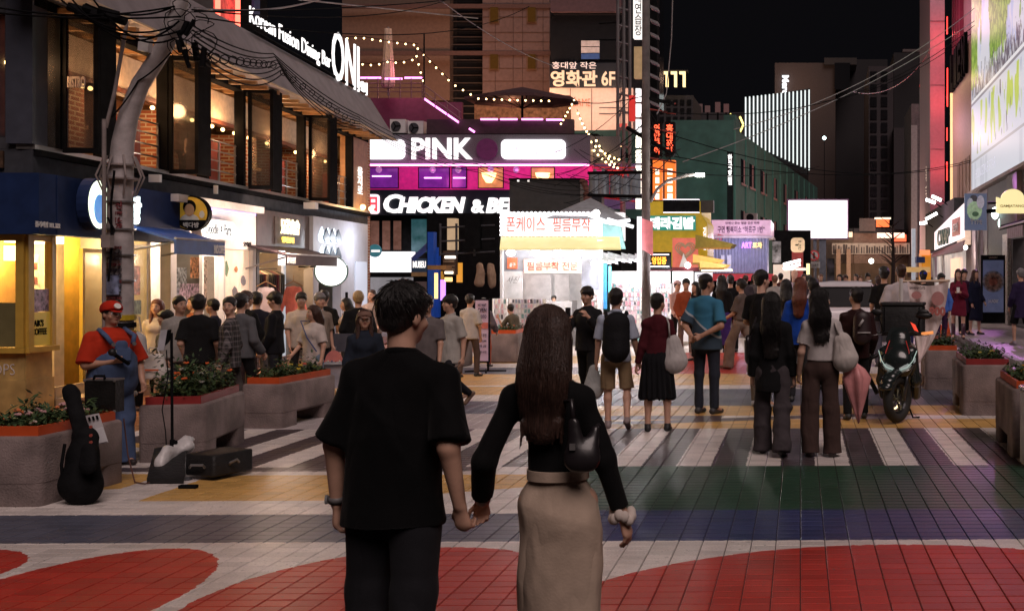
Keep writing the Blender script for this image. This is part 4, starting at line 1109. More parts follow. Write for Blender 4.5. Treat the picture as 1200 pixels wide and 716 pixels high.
for k in range(20):
 a = S(304) + k * (S(352) - S(304)) / 20; cc = rnd.choice([(.12,.03,.04),(.05,.05,.05),(.2,.14,.09),(.10,.10,.08),(.25,.2,.15),(.07,.04,.05)])
 m = MB(); L_ = rnd.uniform(.65,.9)
 m.loft([[LB.p(a + dx,-.5 + dn * w,z) for dx,dn in ((-.02,-1),(.05,-1),(.05,1),(-.02,1))] for z,w in ((1.9,.05),(1.82,.2),(1.5,.2),(1.9 - L_,.22))]); m.build('garment',cloth('gm%d' % (k % 6),cc),cr)
lamp('clothes_shop_lamp',LB.p(S(330),-.5,2.15),(1,.62,.3),60,.1)
m = MB(); LB.box(m,S(303),S(330),.5,.53,2.11,2.15); m.build('tube_lamp',glow('tube_glow',(1,.9,.8),4),br)
m = MB(); LB.box(m,S(329,.6),S(333,.6),.55,.62,2.0,2.28); m.build('blade_light',glow('blade_glow',(1,.95,.9),2),br)
for k,(p,c,n) in enumerate(((344,(.75,.22,.18),'coral pink sweatshirt on a hanger in front of the brown shop'),(312,(.6,.5,.52),'pale hoodie hanging at the left edge of the brown shop'))):
 o = thing('hanging_sweatshirt',n,'clothes',LB.p(S(p,.5),.5,1.5))
 g = Field(.02); c0 = LB.p(S(p,.5),.5,1.45); ax = Vector((1,.1,0)) * 1.0
 g.cap(c0,c0 + Vector((0,0,-.38)),.14,.16,.03,(0,1,0),2.2);
 for sg_ in (-1,1): g.cap(c0 + ax * (.11 * sg_) + Vector((0,0,.08)),c0 + ax * (.24 * sg_) + Vector((0,0,-.36)),.045,.035,.02,(0,1,0),1.4)
 V,Q = g.mesh(folds(.01,14)); link('garment',np_mesh('garment',V - np.array(o.location),Q),cloth('hang%d' % k,c),o)
 m = MB(); m.tube([c0 + ax * -.18 + Vector((0,0,.14)),c0 + Vector((0,0,.24)),c0 + ax * .18 + Vector((0,0,.14))],.01,5); m.tube([c0 + Vector((0,0,.24)),c0 + Vector((0,0,.36))],.006,5); m.build('hanger',M_WOODL,o)
# ---- drop logo shop
ds = thing('drop_logo_shop','white shop with six glowing drop shapes and an arched doorway','shop',LB.p(S(372),0,0))
a0,a1 = S(367,.2),S(431,.2)
m = MB(); LB.wall(m,a0,a1,0,3.12,.003,.2,[(a0 + .35,a0 + 1.9,.05,2.2)]); m.build('wall',mat('cool_white_wall',(.50,.50,.55),.5,var=.05),ds)
gd = glow('drop_halo',(.8,.9,1),2.2); bd = mat('drop_blue',(.07,.11,.15),.4)
for r_ in range(2):
 for c_ in range(3):
  a = S(382 + c_ * 7.0,.25); z = (2.72 if r_ == 0 else 2.30)
  P_ = LB.p(a,.215,z)
  pts = [(0,.19),(.07,.08),(.13,-.04),(.12,-.13),(.05,-.18),(-.05,-.18),(-.12,-.13),(-.13,-.04),(-.07,.08)]
  h_ = MB(); h_.prism([P_ + LB.d * (x * 1.6 - .18) + Vector((0,0,z_ * 1.2 * .8)) for x,z_ in pts],LB.n * .01); h_.build('drop_glow',gd,ds)
  h_ = MB(); h_.prism([P_ + LB.n * .03 + LB.d * (x * 1.5) + Vector((0,0,z_ * 1.05 * .8)) for x,z_ in pts],LB.n * .03); h_.build('drop_shape',bd,ds)
m = MB(); LB.box(m,a0 + .35,a0 + 1.9,-.6,-.55,0,2.3); m.build('door_back',mat('blue_white_inside',(.6,.62,.66),.5,emit=(.85,.9,1),es=.4),ds)
m = MB(); LB.box(m,a0 + .35,a0 + .9,-.05,-.04,.05,2.2); m.build('glass_door',M_GLASS,ds)
m = MB(); LB.box(m,a0 + 2.2,a0 + 2.28,.2,.24,1.2,1.4); m.build('door_buzzer',M_DK,ds)
m = MB(); LB.box(m,a0 + 2.9,a1 - .2,.205,.24,.6,2.15); m.build('arch_panel',glow('cool_panel',(.75,.8,.95),.45),ds)
c = LB.p(S(388,.75),.75,LB.z(388,318,.75)); rs = round_sign('blank round white lit sign hanging under the brown awning end',c,(.35,-1,0),.34,.10,glow('round_white',(1,1,1),1.5),mat('teal_rim',(.05,.14,.13),.4))
m = MB(); m.tube([c + Vector((-.3,0,.1)),c + Vector((-.75,.1,.1))],.02,6); m.build('bracket',M_DK,rs)
lamp('drop_shop_lamp',LB.p(S(400),.9,2.6),(.85,.9,1),45,.1)
# strip of building end with small vertical sign, up lights
m = MB(); LB.box(m,S(413),S(431) - .03,-.3,.004,LO + .003,HI_ - .1); m.build('wood_panel',mat('warm_wood_panel',(.34,.18,.09),.5,var=.2),lb)
text_on(Plane(LB.p(S(422),0,0),LB.d),'을\n지\n로',-.3,.1,3.9,4.6,.02,G_WSOFT,lb,th=.02)
for q in (418,428):
 m = MB(); m.ball(LB.p(S(q),.15,3.55),.07,8,5); m.build('wall_lamp',G_WARM,lb)
lamp('panel_lamp',LB.p(S(423),.5,3.6),(1,.6,.3),12,.05)
# ------------------------------------------------------------------ middle distance
def fb(parent,name,mt,x0,x1,y0,y1,Y,dep=.1,label=None,kind=None):
 p = FR(Y); m = MB(); p.pbox(m,x0,x1,y0,y1,-dep,0); return m.build(name,mt,parent,label=label,kind=kind)
def ft(parent,s_,x0,x1,y0,y1,Y,mt,th=.03,**k):
 return text_px(FR(Y),s_,x0,x1,y0,y1,.0,mt,parent,th=th,**k)
def th_at(name,label,cat,px,py,Y,group=None): return thing(name,label,cat,wp(px,py,Y),0,group)
G_VIO = glow('violet_pink_glow',(1,.35,.9),2.2)
M_MAG = mat('magenta_wall',(.65,.04,.28),.5,emit=(1,.03,.33),es=.26,var=.15)
M_NAVYB = mat('black_navy_sign',(.008,.012,.02),.4,var=.15,bump=.1)
M_SPARK = mat('speckled_grey',(.20,.18,.21),.35,var=.8,vs=70,bump=.4)
# pink bar building
pb = th_at('pink_bar_building','bar building with a magenta lit storey between two large lettered signs','building',560,376,42)
fb(pb,'wall',M_DK,418,728,252,330,42.4,6); fb(pb,'wall',M_MAG,420,690,192,224,42.9,3)
fb(pb,'sign_band',M_SPARK,426,692,158,193,41.9,.5); fb(pb,'sign_end',M_SPARK,692.5,726,160,192,42.6,.3)
ft(pb,'PINK',482.5,554,162,187,41.88,G_WHITE,bold=.03,th=.04)
P_ = wp(571,175,41.85); MB().disc(P_,(0,-1,0),.42,.05,20).build('dim_star_sign',mat('dull_purple',(.16,.04,.14),.5),pb)
for x0,x1,t1,t2 in ((425,475,'BAR & PUB',''),(588,663,'','KARAOKE')):
 a = FR(41.88); m = MB(); rrect(a,a.s(x0),a.s(x1),a.z(x0,187),a.z(x0,164),.2,0,.1,m); m.build('lit_panel',glow('lit_panel_white',(1,.96,1),1.5),pb)
ft(pb,'24H BAR',600,626,171,177,41.7,mat('faint_print',(.7,.66,.72),.5,emit=(.7,.6,.75),es=.9),th=.01); ft(pb,'KARAOKE',628,658,176,184,41.7,mat('faint_print',(.7,.66,.72),.5),th=.01)
fb(pb,'neon_strip',G_PINK,428,690,192.6,194.6,41.8,.06)
for x0,x1,kind in ((432,467,'v'),(490,527,'v'),(529,547,'v'),(560,590,'o'),(622,650,'o')):
 f = fb(pb,'window_frame',M_DK,x0,x1,196,221,42.86,.05); fb(f,'window_pane',mat('violet_room',(.12,.02,.18),.2,emit=(.35,.04,.55),es=.30,var=.5,vs=3) if kind == 'v' else mat('orange_room',(.3,.12,.04),.2,emit=(1,.35,.15),es=.5,var=.6,vs=3),x0 + 1,x1 - 1,197,220,42.8,.02)
for x,y,w in ((447,206,22),(507,208,20),(538,208,14)): fb(pb,'table_light',glow('pink_white',(1,.5,.95),3),x - w / 2,x + w / 2,y,y + 1.2,42.75,.05)
for x in (573,636):
 m = MB(); P_ = wp(x,203,42.6); m.lathe(P_,[(.30,0),(.26,-.15),(.12,-.38),(.01,-.40)],10); m.build('chandelier',glow('amber_glow',(1,.6,.25),3),pb)
for x in (444,507,537,575,605): m = MB(); P_ = wp(x,199,42.5); m.ball(P_,.13,8,6); m.build('mirror_ball',mat('mirror_ball',(.5,.3,.5),.2,.9,emit=(.8,.3,.8),es=.4),pb)
lamp('bar_storey_lamp',wp(500,205,41.2),(1,.12,.55),42,.3); lamp('bar_storey_lamp',wp(620,205,41.2),(1,.12,.55),42,.3)
fb(pb,'sign_band',M_NAVYB,420,705,222.5,252,41.9,.5)
ft(pb,'C',449,470,228,250,41.88,G_WHITE,bold=.03,th=.1,italic=.12); ft(pb,'HICKEN',467,542,231,250,41.88,G_WHITE,bold=.05,th=.1,italic=.2)
ft(pb,'&',553,568,234,250,41.88,G_WHITE,bold=.03,th=.1); ft(pb,'BEER',570,622,232,250,41.88,G_WHITE,bold=.05,th=.1,italic=.2)
a = FR(41.88); m = MB(); rrect(a,a.s(429),a.s(445),a.z(430,251),a.z(430,228),.12,0,.08,m); m.build('logo_box',glow('pinkish_white',(1,.75,.8),1.2),pb)
ft(pb,'日',433,442,231,248,41.75,glow('red_print_glow',(.9,.05,.08),1.0),th=.03,bold=.03)
for x0,x1 in ((433,445),(447,458),(460,471)):
 f = fb(pb,'window_frame',M_DK,x0,x1,258,294,42.38,.04); fb(f,'window_pane',mat('dim_warm_room',(.1,.06,.05),.2,emit=(.8,.35,.25),es=.12,var=.9,vs=2.5),x0 + 1,x1 - 1,259,293,42.33,.02)
fb(pb,'mural',mat('teal_mural',(.10,.16,.20),.5,emit=(.1,.5,.55),es=.10,var=.9,vs=1.6),482,520,257,296,42.38,.05)
fb(pb,'neon_strip',glow('teal_neon',(.1,1,.7),1.5),575,590,263,266,42.3,.05)
fb(pb,'lit_fascia',glow('white_fascia',(1,.96,1),1.25),433,481,295,319,41.6,.5)
fb(pb,'blue_fascia',mat('slate_blue',(.05,.09,.16),.4),482,500,303,319,41.6,.4); ft(pb,'MUSEU',484,499,306,314,41.58,G_WSOFT,bold=.03)
fb(pb,'shop_front',mat('lit_shop',(.3,.28,.3),.4,emit=(.8,.75,.8),es=.22,var=.8,vs=1.4),434,482,324,372,42.2,.3); fb(pb,'canopy',M_DK,432,500,320,325,41.2,1.0); fb(pb,'tan_fascia',mat('tan_fascia',(.4,.25,.12),.6),482,500,319,324,41.0,.2)
ts = th_at('round_sign','teal round sign with a white bar hanging above the white fascia','sign',440,294,40)
MB().disc(wp(440,294,40),(0,-1,0),.24,.08,24).build('sign_body',mat('teal_disc',(.06,.22,.28),.5,emit=(.1,.5,.6),es=.15),ts); fb(ts,'white_bar',G_WSOFT,435,445,293,295.5,39.9,.02)
# roof terrace above
rt_ = th_at('roof_terrace','railed roof terrace lit by pink tubes above the bar sign','terrace',480,160,43)
M_PW = mat('plum_wall',(.16,.04,.08),.7,emit=(.5,.02,.12),es=.02)
fb(rt_,'terrace_wall',M_PW,428,498,115,160,44.5,.3); fb(rt_,'terrace_deck',M_DK,425,700,157,160,43,8)
fb(rt_,'parapet',mat('plum_dark',(.06,.03,.04),.7),500,672,140,157.5,43.2,.2)
for x0,x1,y in ((422,446,90.5),(451,471,91.5),(474,495,90.5),(563,583,139),(586,606,139),(611,636,139),(640,658,139.5)):
 fb(rt_,'pink_tube',glow('hot_pink_tube',(1,.25,.8),3.2),x0,x1,y,y + 2.0,43,.05)
m = MB(); p0,p1 = wp(497,116,43),wp(538,144,43); m.tube([p0,p1],.045,6); m.build('pink_tube',glow('hot_pink_tube',(1,.25,.8),3.2),rt_)
m = MB(); m.tube([wp(550,151,43),wp(556,155,43)],.045,6); m.build('pink_tube',glow('hot_pink_tube',(1,.25,.8),3.2),rt_)
m = MB()
for y in (98,103,108): m.tube([wp(430,y,43),wp(495,y,43)],.02,5)
for x in range(430,500,13): m.tube([wp(x,92,43),wp(x,116,43)],.025,5)
for d in (0,8): m.tube([wp(497,100 + d,42.9),wp(540,132 + d,42.9)],.02,5)
for x in (497,510,524,538): m.tube([wp(x,100 + (x - 497) * .72,42.9),wp(x,118 + (x - 497) * .68,42.9)],.02,5)
m.build('railing',mat('plum_metal',(.25,.10,.13),.5),rt_)
fb(rt_,'stair_side',M_PW,497,541,120,158,44.4,.2)
for x,y,lb_ in ((466,148,'left'),(487,150,'middle'),(527,151,'right')):
 w = 9; o = th_at('ac_unit',{'left': 'larger white air conditioner on the roof edge, left of the other two','middle': 'white air conditioner in the middle of the row on the roof edge','right': 'greyish air conditioner below the sloping pink tube'}[lb_],'air conditioner',x,y + 8,43.5)
 b_ = fb(o,'casing',M_WHITE,x - w,x + w,y - 8,y + 8,43.4,.4); pc = wp(x - 2,y,43.38)
 mm = MB().disc(pc,(0,-1,0),.20,.02,20); mm.build('fan_grille',M_GREY,b_)
 for k in range(3): mm = MB(); mm.tube([pc + Vector((.2 * math.cos(k * 2.1),-.03,.2 * math.sin(k * 2.1))),pc + Vector((0,-.03,0))],.02,4); mm.build('fan_blade',M_DK,b_)
um = th_at('closed_umbrella','tall folded cream parasol standing on the roof terrace','umbrella',455,112,43.8)
P_ = wp(455,112,43.8); k_ = 43.8 / F
MB().tube([P_,P_ + Vector((0,0,80 * k_))],.04,8).build('pole',M_MET,um)
m = MB(); rings = []
for t in np.linspace(0,1,12):
 r = (.26 - .15 * t) * (1 if t > .05 else .8); rings.append([P_ + Vector(((r + .03 * math.cos(a * 7)) * math.cos(a),(r + .03 * math.cos(a * 7)) * math.sin(a),(8 + 70 * t) * k_)) for a in np.linspace(0,6.283,29)[:-1]])
m.loft(rings); m.build('folded_canopy',cloth('parasol',(.60,.42,.32)),um,True)
ou = th_at('open_umbrella','wide dark open parasol shading the roof terrace tables','umbrella',608,157,44)
P_ = wp(612,157,44); MB().tube([P_,P_ + Vector((0,0,54 * k_))],.05,8).build('pole',M_DK,ou)
m = MB(); ap = P_ + Vector((0,0,55 * k_)); n = 8
ringr = [ap + Vector((2.35 * math.cos(a),1.7 * math.sin(a),-.5)) for a in np.linspace(.39,6.283 + .39,n + 1)[:-1]]
m.v = [tuple(ap)] + [tuple(p) for p in ringr] + [tuple(p - Vector((0,0,.12))) for p in ringr]
for i in range(n): m.f += [(0,1 + i,1 + (i + 1) % n),(1 + i,1 + n + i,1 + n + (i + 1) % n,1 + (i + 1) % n)]
m.build('canopy',cloth('dark_parasol',(.07,.04,.045)),ou)
for p in ringr: m = MB(); m.tube([ap - Vector((0,0,.9)),ap + (p - ap) * .6],.02,4); m.build('rib',M_DK,ou)
def string_light(label,pts,n,sag=.0,col=None,r=.038,nm='string_lights'):
 pts = [Vector(p) for p in pts]; o = thing(nm,label,'string lights',pts[0]); seg = [(pts[i + 1] - pts[i]).length for i in range(len(pts) - 1)]; tot = sum(seg)
 def at(t):
  d = t * tot
  for i,l in enumerate(seg):
   if d <= l or i == len(seg) - 1: u = d / l; return pts[i].lerp(pts[i + 1],u) - Vector((0,0,sag * 4 * u * (1 - u)))
   d -= l
 MB().tube([at(t) for t in np.linspace(0,1,24)],.012,4).build('wire',M_DK,o)
 me = MB().ball((0,0,0),r,6,5).mesh('bulb'); me.materials.append(glow('string_bulb',(1,.68,.30),7))
 bulbs(o,[at((k + .5) / n) - Vector((0,0,.06)) for k in range(n)],me)
Y0 = 43
string_light('upper strand of warm bulbs from the letters to the terrace mast',[wp(402,44,Y0),wp(423,43,Y0),wp(455,48,Y0),wp(490,52,Y0)],9)
string_light('lower strand of warm bulbs passing in front of the folded parasol',[wp(420,73,Y0),wp(455,71,Y0),wp(488,67,Y0)],7,.1)
string_light('strand of warm bulbs coming down from the mast to the big parasol',[wp(486,52,Y0),wp(505,72,Y0),wp(530,97,Y0),wp(556,112,Y0)],9)
string_light('strand of warm bulbs hanging straight down from the terrace mast',[wp(487,60,Y0),wp(492,80,Y0),wp(497,98,Y0)],4)
string_light('row of warm bulbs round the front of the open parasol',[wp(556,114,42.2),wp(600,116,42.2),wp(648,117,42.2)],10)
string_light('slanting strand of warm bulbs right of the parasol by the white wall',[wp(674,114,42),wp(664,132,42),wp(656,146,42)],7)
for k,(a,b,c,d) in enumerate(((690,162,728,186),(697,160,722,192),(694,172,726,196),(676,128,694,160),(686,190,724,176),(705,158,730,170),(692,182,712,164))):
 string_light(['first','second','lowest','uppermost','rising','outermost','shortest'][k] + ' of the tangled warm bulb strands beside the speckled sign end',[wp(a,b,42 + k * .2),wp(c,d,42 + k * .2)],7 if k < 5 else 4,.15,r=.045)
m = MB(); m.tube([wp(497,40,43),wp(497,118,43)],.03,6); mo = m.build('mast',M_DK,rt_)
fb(rt_,'back_bar',mat('warm_bar_back',(.35,.16,.08),.7,emit=(1,.35,.1),es=.06,var=.5),556,668,112,142,47,.2)
lamp('terrace_lamp',wp(600,118,45),(1,.5,.25),60,.3); lamp('terrace_lamp',wp(470,85,44),(1,.3,.5),40,.3)
# tall beige building behind
tb_ = th_at('beige_tower','broad beige office block lit orange from below, above the roof terrace','building',560,150,62)
M_BEI = mat('beige_render',(.16,.10,.075),.8,var=.1,bump=.05); M_BEI2 = mat('mauve_tiles',(.15,.10,.095),.7,var=.1)
fb(tb_,'wall',M_BEI,401,527,-40,118,62,9); fb(tb_,'wall',M_DGLASS,527.5,565,-40,150,62.6,8); fb(tb_,'wall',M_BEI2,565.5,644,-40,150,61.6,9)
for y in (5,60): fb(tb_,'string_course',mat('brown_course',(.10,.055,.05),.8),400.5,645,y,y + 5,61.5,.12)
for y in range(-20,140,9): fb(tb_,'floor_line',mat('mid_grey_frame',(.06,.045,.04),.5),528,565,y,y + 1.1,62.3,.1)
for x in (573,617):
 for y in (7,62):
  f = fb(tb_,'window',mat('tan_frame',(.14,.08,.05),.6),x,x + 12,y,y + 21,61.55,.06); fb(f,'pane',mat('amber_pane',(.05,.03,.01),.2,emit=(.8,.35,.05),es=.03),x + 1.5,x + 10.5,y + 2,y + 19,61.48,.02)
m = MB(); pl = FR(61.58)
for x in (580,601,612,636): pl.pbox(m,x,x + .5,-40,112,-.02,.01,ref=x)
for y in (20,38,49,80,95): pl.pbox(m,566,644,y,y + .5,-.02,.01)
m.build('tile_joints',mat('joint_brown',(.1,.06,.05),.8),tb_,kind='stuff')
lamp('tower_uplight',wp(470,112,54),(1,.42,.20),1100,.8); lamp('tower_uplight',wp(605,112,55),(1,.5,.3),420,.8)
# black cinema block with white lit wall
cb = th_at('cinema_block','dark glass block carrying a big Korean cinema sign above a white lit wall','building',690,150,56)
fb(cb,'wall',M_DGLASS,645,752,-40,104,56.2,8); fb(cb,'lit_wall',mat('floodlit_wall',(.70,.52,.46),.6,var=.06),644,742,103.5,158,56,8)
fb(cb,'fascia',mat('plum_fascia',(.08,.045,.055),.6),645,728,-40,14,55.8,.3)
fb(cb,'sign_board',M_NAVYB,644,734,74,103,55.9,.2); ft(cb,'영화관',645.5,700,83,102,55.88,glow('cream_letters',(1,.72,.5),.45),bold=.03,th=.05); ft(cb,'6F',705,721,84,101,55.88,glow('cream_letters',(1,.72,.5),.45),bold=.02,th=.05)
ft(cb,'홍대앞 작은',647,699,73,81,55.85,glow('pale_letters',(.9,.75,.7),.5),bold=.01)
for y,c in ((48,(.5,.48,.5)),(55.6,(.5,.48,.5)),(63,(.03,.09,.3))): fb(cb,'blind',mat('blind_%d' % int(y),c,.6),681,702.5,y,y + 6.6,56.1,.05)
m = MB()
for x in (668,693,727): pl = FR(55.95); pl.pbox(m,x,x + .6,104,158,-.01,.02)
for y in (126,133): pl.pbox(m,702,742,y,y + .8,-.01,.02)
m.build('wall_joints',M_GREY,cb,kind='stuff')
rs_ = mat('faded_red_print',(.5,.16,.08),.6)
ft(cb,'GAME',670,692,116,125,55.9,rs_,bold=-.01,th=.02); ft(cb,'CAFE',643.8,658,130,137,55.9,rs_,bold=-.01,th=.02)
fb(cb,'red_notice',mat('red_notice',(.35,.03,.03),.5,emit=(1,.05,.05),es=.25),723,735,145,157,55.6,.1)
lamp('wall_floodlight',wp(690,106,52.5),(1,.62,.45),460,.5); lamp('wall_floodlight',wp(640,108,53),(1,.55,.3),200,.5)
m = MB()
for x in (724,731,738): m.tube([wp(x,-40,44),wp(x,215,44)],.07,6)
for y in range(-30,215,20): m.tube([wp(724,y,44),wp(738,y + 3,44)],.05,5); m.tube([wp(724,y + 10,44),wp(731,y - 6,44)],.03,4)
o = th_at('lattice_mast','grey lattice mast standing left of the tall utility pole','mast',730,376,44); m.tube([wp(730,215,44),wp(730,378,44)],.12,6); m.build('mast_frame',mat('mast_grey',(.16,.14,.15),.6,.3),o)
m = MB(); m.tube([wp(702,28,50),wp(728,26,50)],.04,4); m.tube([wp(702,47,50),wp(728,47,50)],.04,4); m.tube([wp(702,71,50),wp(728,71,50)],.04,4); m.build('cross_arms',M_DK,o)
# lower structure with red lights right of the speckled sign
rr = th_at('scaffold_terrace','red lit steel terrace crowded with cables below the bulb strands','terrace',720,240,43)
m = MB()
for k in range(16):
 y = 196 + k * 2.4; m.tube([wp(690,y,43.5 + k * .1),wp(752,y + rnd.uniform(-8,8),43.5)],.03,4)
m.build('steel_bars',mat('red_steel',(.30,.05,.05),.5,emit=(1,.05,.05),es=.12),rr,kind='stuff')
fb(rr,'back_panel',mat('dim_violet_panel',(.10,.07,.12),.6,emit=(.5,.25,.6),es=.12,var=.9,vs=1.5),696,752,192,245,46,.2)
lamp('red_terrace_lamp',wp(715,215,42.8),(1,.15,.12),60,.2)
# narrow alley front: blue post, dark stalls, hanging hats
al = th_at('alley_front','dark narrow alley entrance with a blue post and amber signs','shop',545,378,36)
fb(al,'dark_backing',M_DK,500,596,250,390,37,2); fb(al,'blue_post',mat('blue_post',(.01,.06,.32),.5,emit=(.02,.12,.7),es=.10),501,508,272,372,35.5,.3); fb(al,'blue_panel',mat('blue_post',(.01,.06,.32),.5),508,514,290,372,35.8,.2)
fb(al,'lit_column',mat('cream_column',(.5,.38,.26),.6,emit=(1,.7,.4),es=.3),524,534,256,293,36,.3)
fb(al,'amber_window',mat('amber_window',(.3,.12,.02),.4,emit=(1,.42,.05),es=.6),535,541,308,331,36,.1)
for x0,x1,y0,y1,c in ((521,533,300,303,(1,.9,.8)),(521,530,318,321,(1,.85,.7)),(521,529,325,330,(1,.6,.2)),(516,521,328,352,(.45,.2,1)),(509,512,320,350,(1,.6,.2))): fb(al,'small_lamp',glow('al%d%d' % (x0,y0),c,2.0),x0,x1,y0,y1,35.4,.1)
fb(al,'tan_eave',mat('tan_eave',(.32,.18,.07),.6),501,522,311,316,34.8,.6); fb(al,'slatted_box',mat('box_brown',(.09,.05,.03),.6),519,533,294,322,35.5,.3)
for y in (297,306,311,315): fb(al,'slat',mat('slat_light',(.35,.26,.2),.6),519.5,532.5,y,y + 1.2,35.45,.02)
fb(al,'amber_stall',mat('amber_stall',(.4,.2,.03),.5,emit=(1,.45,.05),es=.3),508,519,318,352,36.5,.1)
m = MB(); [m.tube([wp(x,262,35),wp(x,300,35)],.04,5) for x in (516,535,556)]; [m.tube([wp(516,y,35),wp(580,y - 3,35)],.03,5) for y in (267,283,298)]; m.build('steel_frame',M_GREY,al)
fb(al,'speaker_box',M_DK,545,562,250,292,34.8,.8); fb(al,'black_curtain',M_DK,565,584,252,300,35,.5)
for k,(x0,x1,y0) in enumerate(((556,568,306),(569,583,308))):
 g = Field(.03); c0 = wp((x0 + x1) / 2,320,34.5)
 g.cap(c0 + Vector((0,0,.22)),c0 + Vector((0,0,-.3)),.12,.17,.05,(0,1,0),2)
 V,Q = g.mesh(folds(.06,16,k)); link('hanging_fur',np_mesh('hanging_fur',V - np.array(al.location),Q),cloth('fur_tan',(.35,.24,.17)),al)
lamp('alley_lamp',wp(527,330,34.6),(1,.6,.3),6,.1)
ba = th_at('small_awning','small blue lean-to awning between the bar and the alley','awning',494,300,38)
m = MB(); m.prism([wp(482,302,38),wp(505,280,37.8),wp(505,290,37),wp(486,306,37)],(0,-.05,-.02)); m.build('canvas',NAVY2,ba)
# big black canvas box above the kiosk
bb = th_at('black_screen_back','big black canvas covered screen standing behind the kiosk roof','screen',636,248,31)
fb(bb,'cover',mat('black_canvas',(.012,.012,.014),.6,var=.3,bump=.2,bs=6),597,680,210.5,248,31,.8); fb(bb,'top_rail',M_DK,596,681,209,211.5,30.95,.9)
for x in (606,618): fb(bb,'clip_lamp',G_WSOFT,x,x + 2,211,213,30.9,.05)
m = MB(); m.tube([wp(688,226,31),wp(690,250,31)],.12,8); m.ball(wp(683,213,31),.10,8,6); m.tube([wp(684,213,31),wp(690,228,31)],.09,8); m.build('stove_pipe',mat('rusty_pipe',(.12,.04,.03),.7),bb)
# ---- phone case kiosk
KY = 27.4
kk_ = th_at('phone_case_kiosk','glowing white kiosk with red Korean lettering and a yellow strip awning','kiosk',655,405,KY)
KW = mat('kiosk_white',(.55,.55,.58),.5,var=.06)
fb(kk_,'sign_box',glow('kiosk_sign_glow',(1,.93,.93),1.05),586,700,249,276,KY - 1.0,.5); fb(kk_,'sign_box',glow('kiosk_sign_glow2',(1,.96,.98),.7),700.6,730,249,282,KY - .4,.35)
red_p = mat('red_print',(.65,.10,.07),.6,emit=(.95,.18,.14),es=.55)
ft(kk_,'폰케이스',593.5,639,254,272,KY - 1.02,red_p,bold=.0,th=.02); ft(kk_,'필름부착',648,692,254,272,KY - 1.02,red_p,bold=.0,th=.02)
me = MB().ball((0,0,0),.028,6,4).mesh('marquee_bulb'); me.materials.append(glow('marquee_bulb_glow',(1,.98,1),6))
bulbs(kk_,[wp(587 + k * 5.1,y,KY - 1.05) for k in range(23) for y in (249.5,275.5)] + [wp(x,250 + k * 5,KY - 1.05) for k in range(1,5) for x in (587,699.5)],me,'marquee_bulb')
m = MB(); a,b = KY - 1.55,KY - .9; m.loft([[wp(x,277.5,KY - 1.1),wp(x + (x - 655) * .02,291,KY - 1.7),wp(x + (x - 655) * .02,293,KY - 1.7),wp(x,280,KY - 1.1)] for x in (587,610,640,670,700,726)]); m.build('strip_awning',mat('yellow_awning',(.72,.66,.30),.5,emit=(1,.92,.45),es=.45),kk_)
m = MB(); ap = wp(692,232,KY + .2)
base = [wp(640,256,KY - 1.2),wp(733,258,KY - 1.2),wp(736,254,KY + 1.8),wp(645,252,KY + 1.8)]
m.v = [tuple(ap)] + [tuple(p) for p in base]; m.f = [(0,1,2),(0,2,3),(0,3,4),(0,4,1),(1,4,3,2)]
m.build('tent_roof',cloth('tent_grey',(.27,.28,.31),.6),kk_)
for x0,x1,y0,y1 in ((712,735,262,330),):
 m = MB(); m.prism([wp(706,262,KY - .5),wp(728,266,KY - .6),wp(733,292,KY - .5),wp(706,292,KY - .4)],(0,.03,0)); m.build('teal_curtain',mat('teal_cloth',(.25,.5,.5),.7),kk_)
for x0,x1 in ((586,589),(702,706)): fb(kk_,'corner_post',KW,x0,x1,292,404,KY - .9,.1)
fb(kk_,'left_panel',mat('poster_white',(.55,.55,.58),.5),590,612,318,352,KY - .55,.05)
text_px(FR(KY - .56),'사진',593,606,324,332,.0,M_DK,kk_,italic=.4,th=.004,bold=-.02)
fb(kk_,'grey_panel',mat('kiosk_grey',(.25,.27,.33),.5),590,681,292,319,KY - .45,.06); fb(kk_,'grey_panel',mat('kiosk_grey',(.25,.27,.33),.5),681.5,702,292,404,KY - .45,.06)
fb(kk_,'orange_notice',mat('orange_notice',(.65,.13,.06),.5,emit=(1,.25,.1),es=.3),594.5,606,302,315,KY - .5,.03); text_px(FR(KY - .53),'출구',597,604,308,313,.0,M_WHITE,kk_,th=.004)
fb(kk_,'film_sign',glow('salmon_sign',(1,.55,.42),.85),614,681,304,320,KY - .75,.05); text_px(FR(KY - .81),'필름부착 전문',617.5,677,306.5,317,.0,mat('deep_red_print',(.30,.02,.01),.5),kk_,th=.004,bold=.02)
for x in (599,628,654,678):
 m = MB(); m.disc(wp(x,296,KY - .95),(0,-.9,-.3),.085,.05,14,1.3); m.build('flood_lamp',G_LAMP,kk_)
m = MB(); m.disc(wp(697,309,KY - .9),(0,-1,0),.085,.05,14); m.build('flood_lamp',G_LAMP,kk_)
m = MB(); m.disc(wp(699,250,KY - 1.3),(0,-1,0),.085,.05,14); m.build('flood_lamp',G_LAMP,kk_)
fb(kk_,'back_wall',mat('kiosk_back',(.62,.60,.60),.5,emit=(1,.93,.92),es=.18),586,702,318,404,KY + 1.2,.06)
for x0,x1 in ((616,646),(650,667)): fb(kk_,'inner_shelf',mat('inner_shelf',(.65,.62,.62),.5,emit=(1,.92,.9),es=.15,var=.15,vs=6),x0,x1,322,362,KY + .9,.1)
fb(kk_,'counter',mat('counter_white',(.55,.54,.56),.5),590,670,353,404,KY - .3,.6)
fb(kk_,'blue_side_panel',mat('blue_panel',(.05,.28,.62),.5,emit=(.05,.35,.9),es=.3),703,711,309,362,KY - .5,.05); fb(kk_,'teal_frame',mat('teal_frame',(.1,.5,.5),.5,emit=(.2,.9,.9),es=.25),713,716,312,345,KY - .5,.06)
